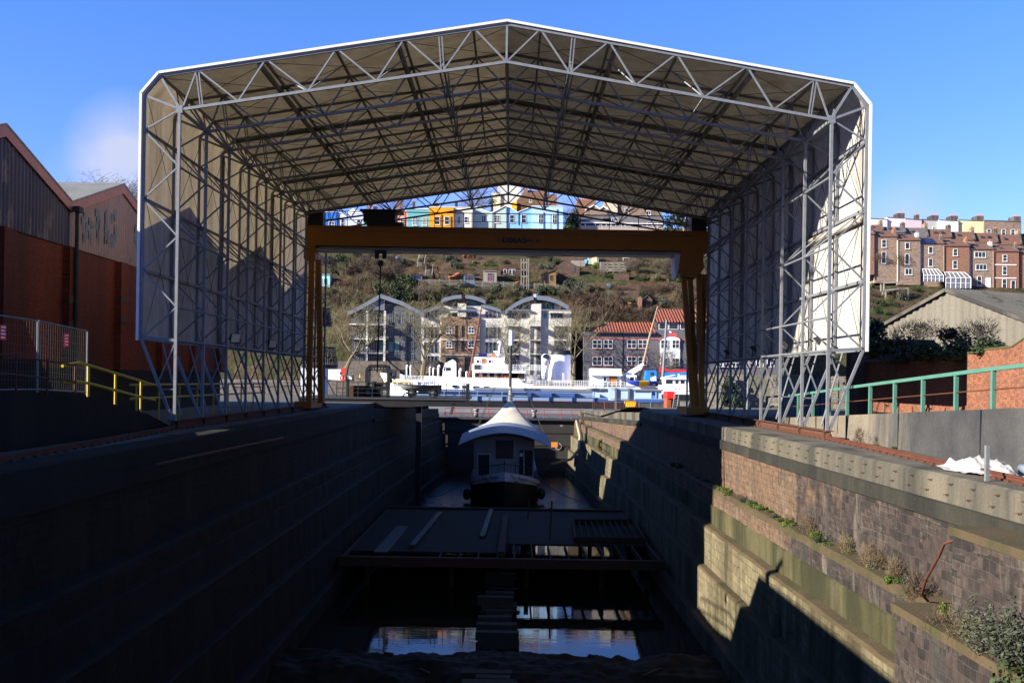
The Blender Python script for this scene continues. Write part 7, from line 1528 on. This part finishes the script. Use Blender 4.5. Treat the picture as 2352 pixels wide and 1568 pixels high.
fl = [A('c5', a, b, 172) for a, b in ((1850, 362), (1880, 372), (1905, 385), (1940, 408), (1900, 412), (1862, 412))]; MB().prism([fl[0], fl[1], fl[2], fl[3], fl[4], fl[5]], (0, .06, 0)).build('ensign', plain('ensign_red', (.55, .06, .06), .8, .1, 2), r); MB().prism([A('c5', a, b, 171.9) for a, b in ((1851, 364), (1874, 372), (1880, 388), (1857, 388))], (0, .04, 0)).build('canton', plain('ensign_canton', (.5, .5, .58), .8, .3, 6), r)
lbt = thing('lifeboat', A('c5', 1590, 900, YF - 1.5), 'lifeboat under a blue and yellow cover hanging at the ship stern', 'boat')
for x0, x1, nm, mt_ in ((1438, 1552, 'blue_cover', plain('cover_blue', (.02, .06, .42), .6, .1, 2)), (1552, 1648, 'yellow_cover', plain('cover_yellow', (.62, .36, .03), .6, .1, 2)), (1648, 1746, 'blue_cover', plain('cover_blue', (.02, .06, .42), .6, .1, 2))):
    rows = []
    for i in range(9):
        x = x0 + (x1 - x0) * i / 8; t = (x - 1438) / 308; dp = 50 * math.sin(math.pi * min(1, max(0, t))) ** .6; wd = .25 + 1.5 * math.sin(math.pi * min(1, max(0, t))) ** .5; p = A('c5', x, 862, YF - 1.5); q = A('c5', x, 862 + dp, YF - 1.5); rows.append([p - V((0, wd, 0)), p + V((0, 0, .1)), p + V((0, wd, 0)), q + V((0, wd * .4, 0)), q - V((0, wd * .4, 0))])
    MB().loft(rows, True).build(nm, mt_, lbt)
sw = thing('workboat', A('c5', 1920, 930, 165), 'small white workboat with a glazed wheelhouse near the crane leg', 'boat')
def wb(nm, x0, y0, x1, y1, mt_, Y=165, dep=3): p, q = A('c5', x0, y1, Y), A('c5', x1, y0, Y); return MB().box(p.x, q.x, Y, Y + dep, p.z, q.z).build(nm, mt_, sw)
wb('wheelhouse', 1815, 832, 2060, 905, M['shipwhite']); wb('hull', 1780, 900, 2090, 990, M['shipwhite'], 164.5, 4); wb('hull_bottom', 1780, 990, 2090, 1080, M['hullblack'], 164.5, 4); wb('roof', 1805, 825, 2070, 838, M['shipwhite'], 164.6, 3.8)
for x, w_ in ((1855, 70), (1930, 36), (1985, 44)): a, b, s = CR['c5']; win(sw, a + x * s, b + 868 * s, w_ * s, 38 * s, 165, 1, 1, sill=False, fr='shipwhite')
# ================================================================ the blue barge
YG = 150.0
bg_ = thing('cargo_barge', (at(1250, 930, YG).x, YG, HZ), 'long blue and black steel barge moored beyond the dock gate', 'barge')
M['bbl'] = plain('barge_light_blue', (.15, .21, .31), .5, .12, 1); M['bdb'] = plain('barge_dark_blue', (.035, .085, .24), .5, .15, 1); M['bgrey'] = plain('barge_grey', (.14, .15, .16), .6, .15, 1, streak=1); M['bcab'] = plain('barge_cabin_blue', (.34, .44, .54), .6, .04, 1)
def gbox(name, x0, y0, x1, y1, mat, Y0=YG, dep=8, par=None):
    xm_ = (x0 + x1) / 2 * .5 + 1230 * .5; return MB().box(at(x0, y1, Y0).x, at(x1, y0, Y0).x, Y0, Y0 + dep, at(xm_, y1, Y0).z, at(xm_, y0, Y0).z).build(name, mat, par or bg_)
gbox('lower_hull', 940, 937, 1560, 952, M['bgrey'], YG - .05); gbox('black_strake', 940, 921.5, 1530, 938, M['hullblack'], YG); gbox('red_line', 1180, 920.8, 1530, 921.8, plain('barge_red_line', (.14, .015, .012), .6, .2, 1), YG - .08, .2); gbox('bulwark', 940, 911, 1530, 921.5, M['bbl'], YG - .02); gbox('coaming', 960, 897.5, 1365, 911, M['bbl'], YG + .8, 6); gbox('blue_coaming', 1211, 903, 1330, 912, M['bdb'], YG + .4, 6); gbox('hatch_cover', 1090, 892, 1362, 898.5, M['bgrey'], YG + .7, 6.4); gbox('top_rail', 940, 896.5, 1318, 899, M['bdb'], YG + .3, .2)
for x in (985, 1020, 1055, 1096, 1153, 1213, 1261, 1314, 1365): gbox('stanchion', x - 1, 898, x + 1, 921, M['bbl'] if x < 1213 else M['bdb'], YG - .3, .5)
gbox('mid_rail', 940, 907, 1365, 908.2, M['dark'], YG - .28, .15)
gbox('aft_cabin', 1362, 894, 1520, 915, M['bcab'], YG + .6, 6.5); gbox('cabin_roof', 1355, 891.5, 1524, 895, M['bgrey'], YG + .3, 7); gbox('aft_bulwark', 1362, 915, 1522, 921.6, M['bdb'], YG - .1, .3)
win(bg_, 1501, 908, 10, 20, YG + .55, 1, 1, sill=False, fr=M['bcab'], gl=plain('door_blue', (.06, .19, .50), .5, .06, 1), name='door'); p = at(1501, 904, YG + .45); MB().tube([p, p + V((0, .08, 0))], .22, 12).build('porthole', M['black'], bg_)
text_mesh('lettering', '02005400', .62, M['black'], bg_, at(1222, 895.6, YG + .66), (1, 0, 0), (0, 0, 1)); text_mesh('lettering', '5002 152 42 RE 6', .6, M['black'], bg_, at(1392, 893.4, YG + .26), (1, 0, 0), (0, 0, 1))
rp_ = thing('red_boat', at(1025, 908, 158), 'low red hulled boat behind the left work platform', 'boat'); fix_normals(MB().prism([at(a, b, 160) for a, b in ((978, 915), (985, 902), (1030, 901), (1060, 913), (1050, 917))], (0, 4, 0)).build('hull', M['boot'], rp_)); MB().box(at(990, 0, 160).x, at(1015, 0, 160).x, 160.6, 163, at(0, 903, 160).z, at(0, 897, 160).z).build('cabin', M['shipwhite'], rp_)
# ================================================================ right dock entrance clutter
sg_ = thing('sign_board', at(1428, 905, 104), 'large white sign board seen from behind on two posts', 'sign')
p, q = at(1397, 919, 104), at(1459, 889, 104); MB().box(p.x, q.x, 104, 104.1, p.z, q.z).build('panel', M['bcab'], sg_)
for x in (1413.5, 1443.5): a = at(x, 936, 103.9); MB().box(a.x - .09, a.x + .09, 103.8, 103.98, -1.5, q.z - .1).build('post', M['galv'], sg_)
m = MB()
for y in (893, 916): a, b = at(1404, y, 103.85), at(1454, y, 103.85); m.bar(a, b, .06)
m.build('batten', M['galv'], sg_)
def barrier(x0, x1, yt, yb, Y, label, mat, n=7):
    r = MB(); a, b, c, d = at(x0, yb, Y), at(x1, yb + (x1 - x0) * .02, Y + .8), at(x0, yt, Y), at(x1, yt + (x1 - x0) * .02, Y + .8)
    for p, q in ((a, b), (c, d), (a, c), (b, d)): r.tube([p, q], .024, 6)
    for i in range(1, n): r.tube([a.lerp(b, i / n), c.lerp(d, i / n)], .011, 5)
    for p in (a, b): r.bar(p + V((0, -.35, -.18)), p + V((0, .35, -.18)), .05); r.bar(p + V((0, 0, -.18)), p, .05)
    return tag(r.build('crowd_barrier', mat), label, 'barrier', 'crowd barriers along the dock entrance')
rst = plain('rusty_barrier', (.10, .045, .028), .7, .3, 3)
for i, (x0, x1) in enumerate(((1362, 1388), (1389, 1412), (1413, 1436), (1437, 1466))): barrier(x0, x1, 919 + i * .8, 940 + i * 1.2, 96 - i * 3, ['first', 'second', 'third', 'fourth'][i] + ' rusty crowd barrier from the left on the dock entrance', rst)
for i, (x0, x1) in enumerate(((1468, 1494), (1495, 1524))): barrier(x0, x1, 924, 948, 82 - i * 2, ['silver crowd barrier next to the rusty ones', 'silver crowd barrier next to the red brown cabin'][i], M['galv'], 11)
yk = thing('skip', at(1449, 932, 100), 'small yellow skip behind the rusty barriers', 'skip'); fix_normals(MB().prism([at(a, b, 100) for a, b in ((1437, 921), (1461, 921), (1459, 934), (1441, 934))], (0, 1.6, 0)).build('tub', plain('skip_yellow', (.65, .33, .01), .5, .1, 2), yk)); MB().box(at(1442, 0, 100).x, at(1458, 0, 100).x, 100, 101.4, -1.0, at(0, 934, 100).z).build('stand', M['dark'], yk)
rc = thing('rusty_cabin', at(1540, 940, 84), 'rust red steel cabin with a bright red top beside the crane leg', 'cabin'); p, q = at(1532, 946, 84), at(1548, 899, 84); MB().box(p.x, q.x, 84, 86, -.7, q.z).build('body', plain('rust_red_door', (.22, .05, .02), .7, .3, 1.5), rc); MB().box(p.x - .02, q.x + .12, 83.9, 86.1, q.z, at(0, 891, 84).z).build('top', red_, rc)
ld = thing('ladder', at(1550, 940, 82), 'pale ladder leaning against the rust red cabin', 'ladder'); a, b = at(1548.5, 946, 82), at(1556, 890, 83.2)
for s in (-.18, .18): MB().bar(a + V((s, 0, 0)), b + V((s, 0, 0)), .06).build('rail', M['galv'], ld)
for i in range(9): c = a.lerp(b, (i + .5) / 9); MB().bar(c - V((.18, 0, 0)), c + V((.18, 0, 0)), .04).build('rung', M['galv'], ld)
hp_ = MB().box(at(1556, 0, 84).x, at(1576, 0, 84).x, 84, 86.5, -.7, at(0, 889, 84).z).build('site_hut', M['conc_dark']); tag(hp_, 'grey site hut between the rust red cabin and the crane legs', 'hut')
# stone wall, container and scaffold seen through the right shed legs
M['rubF'] = masonry('rubble_wall', 'xz', (.30, .27, .21), (.20, .17, .13), (.12, .11, .09), .42, .2, (.08, .08, .05), .4, .58, .6)
o = MB().box(15.6, 29, 84, 84.6, -.05, 2.75).build('rubble_wall', M['rubF']); tag(o, 'grey rubble stone wall seen through the right hand shed legs', 'wall')
bush_at('ever', V((18.3, 83.7, 0)), 1.3, 2.0, 'ivy mass on the rubble wall behind the shed legs', 'ivy'); bush_at('olive', V((23.0, 83.8, 1.6)), 1.2, 1.0, 'ivy spilling over the top of the rubble wall', 'ivy'); bush_at('ever', V((21.5, 60.5, 1.3)), 1.5, 1.3, 'dense green shrub behind the shed right of the container', 'shrub')
ct = thing('container', (19.5, 62, 0), 'dark teal corrugated container behind the right shed legs', 'container'); p, q = at(1853, 899, 60), at(1908, 865, 60); MB().box(p.x, q.x, 60, 66, -.02, q.z).build('body', corrugated('teal_container', 'x', .28, (.02, .06, .07), (.03, .08, .09), None, .9), ct); MB().box(p.x - .03, q.x + .03, 59.95, 66.05, q.z, q.z + .12).build('top_frame', M['dark'], ct)
sfm = MB(); 
for i in range(7): a = at(1795 + i * 22, 846, 70); sfm.tube([a - V((0, 0, 2.6)), a + V((0, 0, .9))], .04, 5)
for z in (0, .45): sfm.tube([at(1790, 846, 70) + V((0, 0, z)), at(1935, 838, 70) + V((0, 0, z))], .045, 5)
for i in range(7): a, b = at(1795 + i * 20, 846, 70), at(1805 + i * 20, 844, 70); sfm.tube([a, b + V((0, 0, .45))], .03, 5)
tag(sfm.build('scaffold_frame', rst), 'rusty scaffold frame behind the right shed wall', 'scaffold')
lp_ = thing('lamp_post', at(1716, 940, 78), 'grey lamp post behind the right shed legs', 'lamp post'); a = at(1716, 940, 78); MB().tube([V((a.x, 78, -.02)), V((a.x + .1, 78, 4.2))], [.09, .06], 8).build('pole', M['galv'], lp_); MB().box(a.x - .1, a.x + .6, 77.9, 78.1, 4.15, 4.3).build('lamp_head', M['galv'], lp_)
# ================================================================ left work platform beyond the shed
YP = 81.0
wp = thing('work_platform', (at(900, 920, YP).x, YP, .4), 'dark steel work platform with railings jutting over the left of the dock', 'platform')
xp0, xp1 = at(700, 0, YP).x, at(1086, 0, YP).x; zt_ = at(1000, 914.5, YP).z
MB().box(xp0, xp1, YP, YP + 11, zt_ - .16, zt_).build('deck', M['dark'], wp); MB().prism([(xp0, YP + .1, zt_ - .16), (xp1, YP + .1, zt_ - .16), (xp1 - .3, YP + .1, zt_ - .36), (xp1 - 4.5, YP + .1, zt_ - .75), (xp0, YP + .1, zt_ - .75)], (0, 10.6, 0)).build('edge_girder', M['black'], wp)
for px in (975, 770): p = at(px, 0, YP); MB().box(p.x - .22, p.x + .22, YP + .6, YP + 1.1, -10, zt_ - .3).build('support_column', M['black'], wp)
for px in (1050,): p = at(px, 0, YP); MB().bar((p.x + .3, YP + .3, zt_ - .2), (p.x, YP + .3, zt_ - 1.3), .22).build('fender_post', M['dark'], wp)
m = MB(); zr = at(900, 879, YP).z
for px in (786, 800, 835, 868, 892, 908, 960, 1010, 1020, 1038, 1076, 1080, 1084): p = at(px, 0, YP); m.bar((p.x, YP + .15, zt_), (p.x + .04, YP + .15, zr), .06)
for z in (zr, (zr + zt_) / 2 + .1, zt_ + .35): m.bar((at(784, 0, YP).x, YP + .15, z), (at(1085, 0, YP).x, YP + .15, z + .02), .05)
for z in (zr, (zr + zt_) / 2): m.bar((at(1085, 0, YP).x, YP + .15, z), (at(1085, 0, YP).x, YP + 6.9, z), .05)
for i in range(6): m.bar((xp1 - .05, YP + .3 + i * 1.2, zt_), (xp1 - .05, YP + .3 + i * 1.2, zr), .05)
m.build('railing', M['black'], wp)
fk = thing('boat_tractor', (at(866, 915, YP + 2).x, YP + 2, zt_), 'dark tractor with an arched roll cage standing on the work platform', 'tractor')
def fz(x, y, Y=YP + 2): return A('d7', x, y, Y)
m = MB(); q = [fz(*a) for a in ((1175, 960), (1180, 720), (1240, 640), (1560, 640), (1605, 740), (1605, 960))]
for p, q_ in zip(q, q[1:]): m.bar(p, q_, .26); m.bar(p + V((0, 1.6, 0)), q_ + V((0, 1.6, 0)), .2)
for p in q[1:5]: m.bar(p, p + V((0, 1.6, 0)), .16)
for x in (1330, 1385, 1450, 1505): m.bar(fz(x, 650), fz(x, 720), .08)
m.bar(fz(1190, 715), fz(1590, 715), .1); m.build('roll_cage', M['black'], fk)
a, b = fz(1180, 1235), fz(1600, 940); m = MB()
for x0, x1 in ((1180, 1215), (1300, 1345), (1560, 1605)): m.box(fz(x0, 0).x, fz(x1, 0).x, YP + 1.9, YP + 3.4, a.z, b.z)
for y in (945, 1010, 1030, 1090, 1110, 1190): m.box(a.x, b.x, YP + 1.95, YP + 2.1, fz(0, y + 28).z, fz(0, y).z)
m.box(fz(1330, 0).x, fz(1480, 0).x, YP + 2.2, YP + 3.3, a.z, fz(0, 960).z); m.build('body', M['black'], fk); wheels(fk, [(fz(1230, 0).x, YP + 1.8, zt_ + .38), (fz(1550, 0).x, YP + 1.8, zt_ + .38)], .38)
o = MB().box(A('d7', 880, 0, YP + 2).x, A('d7', 1150, 0, YP + 2).x, YP + 1.5, YP + 3, zt_, A('d7', 0, 1005, YP + 2).z).build('storage_box', plain('brown_box', (.05, .022, .01), .7, .2, 2)); tag(o, 'brown storage box beside the tractor on the work platform', 'box')
o = MB().box(A('d7', 800, 0, YP + 1).x, A('d7', 845, 0, YP + 1).x, YP + .8, YP + 1.3, zt_, A('d7', 0, 890, YP + 1).z).box(A('d7', 780, 0, YP + 1).x, A('d7', 880, 0, YP + 1).x, YP + .7, YP + 1.4, A('d7', 0, 905, YP + 1).z, A('d7', 0, 885, YP + 1).z).build('bollard', M['black']); tag(o, 'thick dark bollard post with a wide head on the work platform', 'bollard')
db = thing('dinghy', A('c4', 1170, 1150, YP + 2), 'grey white rowing dinghy sitting on a launching trailer', 'boat'); rows = []
for i in range(15):
    t = i / 14; x = 922 + (1432 - 922) * t; wd = .85 * math.sin(math.pi * (.12 + .76 * t)) ** .7 * (1.0 if t > .1 else .4 + t * 6); yt = 1062 + 18 * t + 8 * math.sin(math.pi * t); kz = 1150 - 70 * max(0, 1 - t / .22) ** 1.6; p, q_ = A('c4', x, yt, YP + 2), A('c4', x, kz, YP + 2); rows.append([p + V((0, -wd, 0)), p.lerp(q_, .6) + V((0, -wd * .8, 0)), q_, p.lerp(q_, .6) + V((0, wd * .8, 0)), p + V((0, wd, 0))])
MB().loft(rows).build('hull', plain('dinghy_grey', (.20, .20, .19), .6, .15, 2), db, True); m = MB()
for r_, r2 in zip(rows, rows[1:]): m.bar(r_[0], r2[0], .07); m.bar(r_[4], r2[4], .07)
m.build('gunwale', M['dark'], db); MB().bar(rows[9][0].lerp(rows[9][4], .5) + V((0, 0, -.1)) - V((.15, 0, 0)), rows[9][0].lerp(rows[9][4], .5) + V((.15, 0, -.1)), .2, .05).build('thwart', M['dark'], db)
tr_ = thing('boat_trailer', A('c4', 1200, 1200, YP + 2), 'dark launching trailer under the rowing dinghy', 'trailer'); MB().bar(A('c4', 1010, 1165, YP + 2), A('c4', 1420, 1170, YP + 2), .18, .12).bar(A('c4', 1020, 1165, YP + 2), A('c4', 960, 1215, YP + 2), .1).build('frame', M['black'], tr_); wheels(tr_, [(A('c4', 1075, 0, YP).x, YP + 1.2, zt_ + .34), (A('c4', 1330, 0, YP).x, YP + 1.2, zt_ + .34), (A('c4', 1075, 0, YP).x, YP + 2.8, zt_ + .34), (A('c4', 1330, 0, YP).x, YP + 2.8, zt_ + .34)], .33)
o = MB().box(at(704, 0, 100).x, at(755, 0, 100).x, 100, 103, -.2, at(0, 829, 100).z).build('white_cabin', paint('#dfe3ee')); tag(o, 'plain white site cabin behind the left crane leg', 'cabin')
lt_ = thing('lattice_mast', at(742, 900, 94), 'dark lattice mast with two slatted conical skirts behind the left crane leg', 'mast'); c = at(733, 900, 94); MB().tube([V((c.x, 94, 0)), V((c.x, 94, at(0, 690, 94).z))], .12, 6).build('pole', M['black'], lt_)
for y0, y1, w0, w1 in ((698, 732, 20, 26), (787, 828, 34, 41)):
    m = MB(); z0, z1 = at(0, y1, 94).z, at(0, y0, 94).z; r0, r1 = w1 * 94 / FL, w0 * 94 / FL
    for i in range(26): a = 2 * math.pi * i / 26; m.bar((c.x + r0 * math.cos(a), 94 + r0 * math.sin(a), z0), (c.x + r1 * math.cos(a), 94 + r1 * math.sin(a), z1), .10, .03)
    for k in range(5): t = k / 4; rr_ = r0 + (r1 - r0) * t; m.tube([(c.x + rr_ * math.cos(2 * math.pi * i / 24), 94 + rr_ * math.sin(2 * math.pi * i / 24), z0 + (z1 - z0) * t) for i in range(25)], .07 if k in (0, 4) else .03, 5)
    m.lathe((c.x, 94, z0 - .25), [(0, 0), (r0, 0), (r0, .25)], 24); m.build('slatted_skirt', M['black'], lt_)
for sgn in (-1, 1): MB().bar((c.x, 94, at(0, 830, 94).z), (c.x + sgn * 1.8, 94, -.2), .09).build('strut', M['black'], lt_)
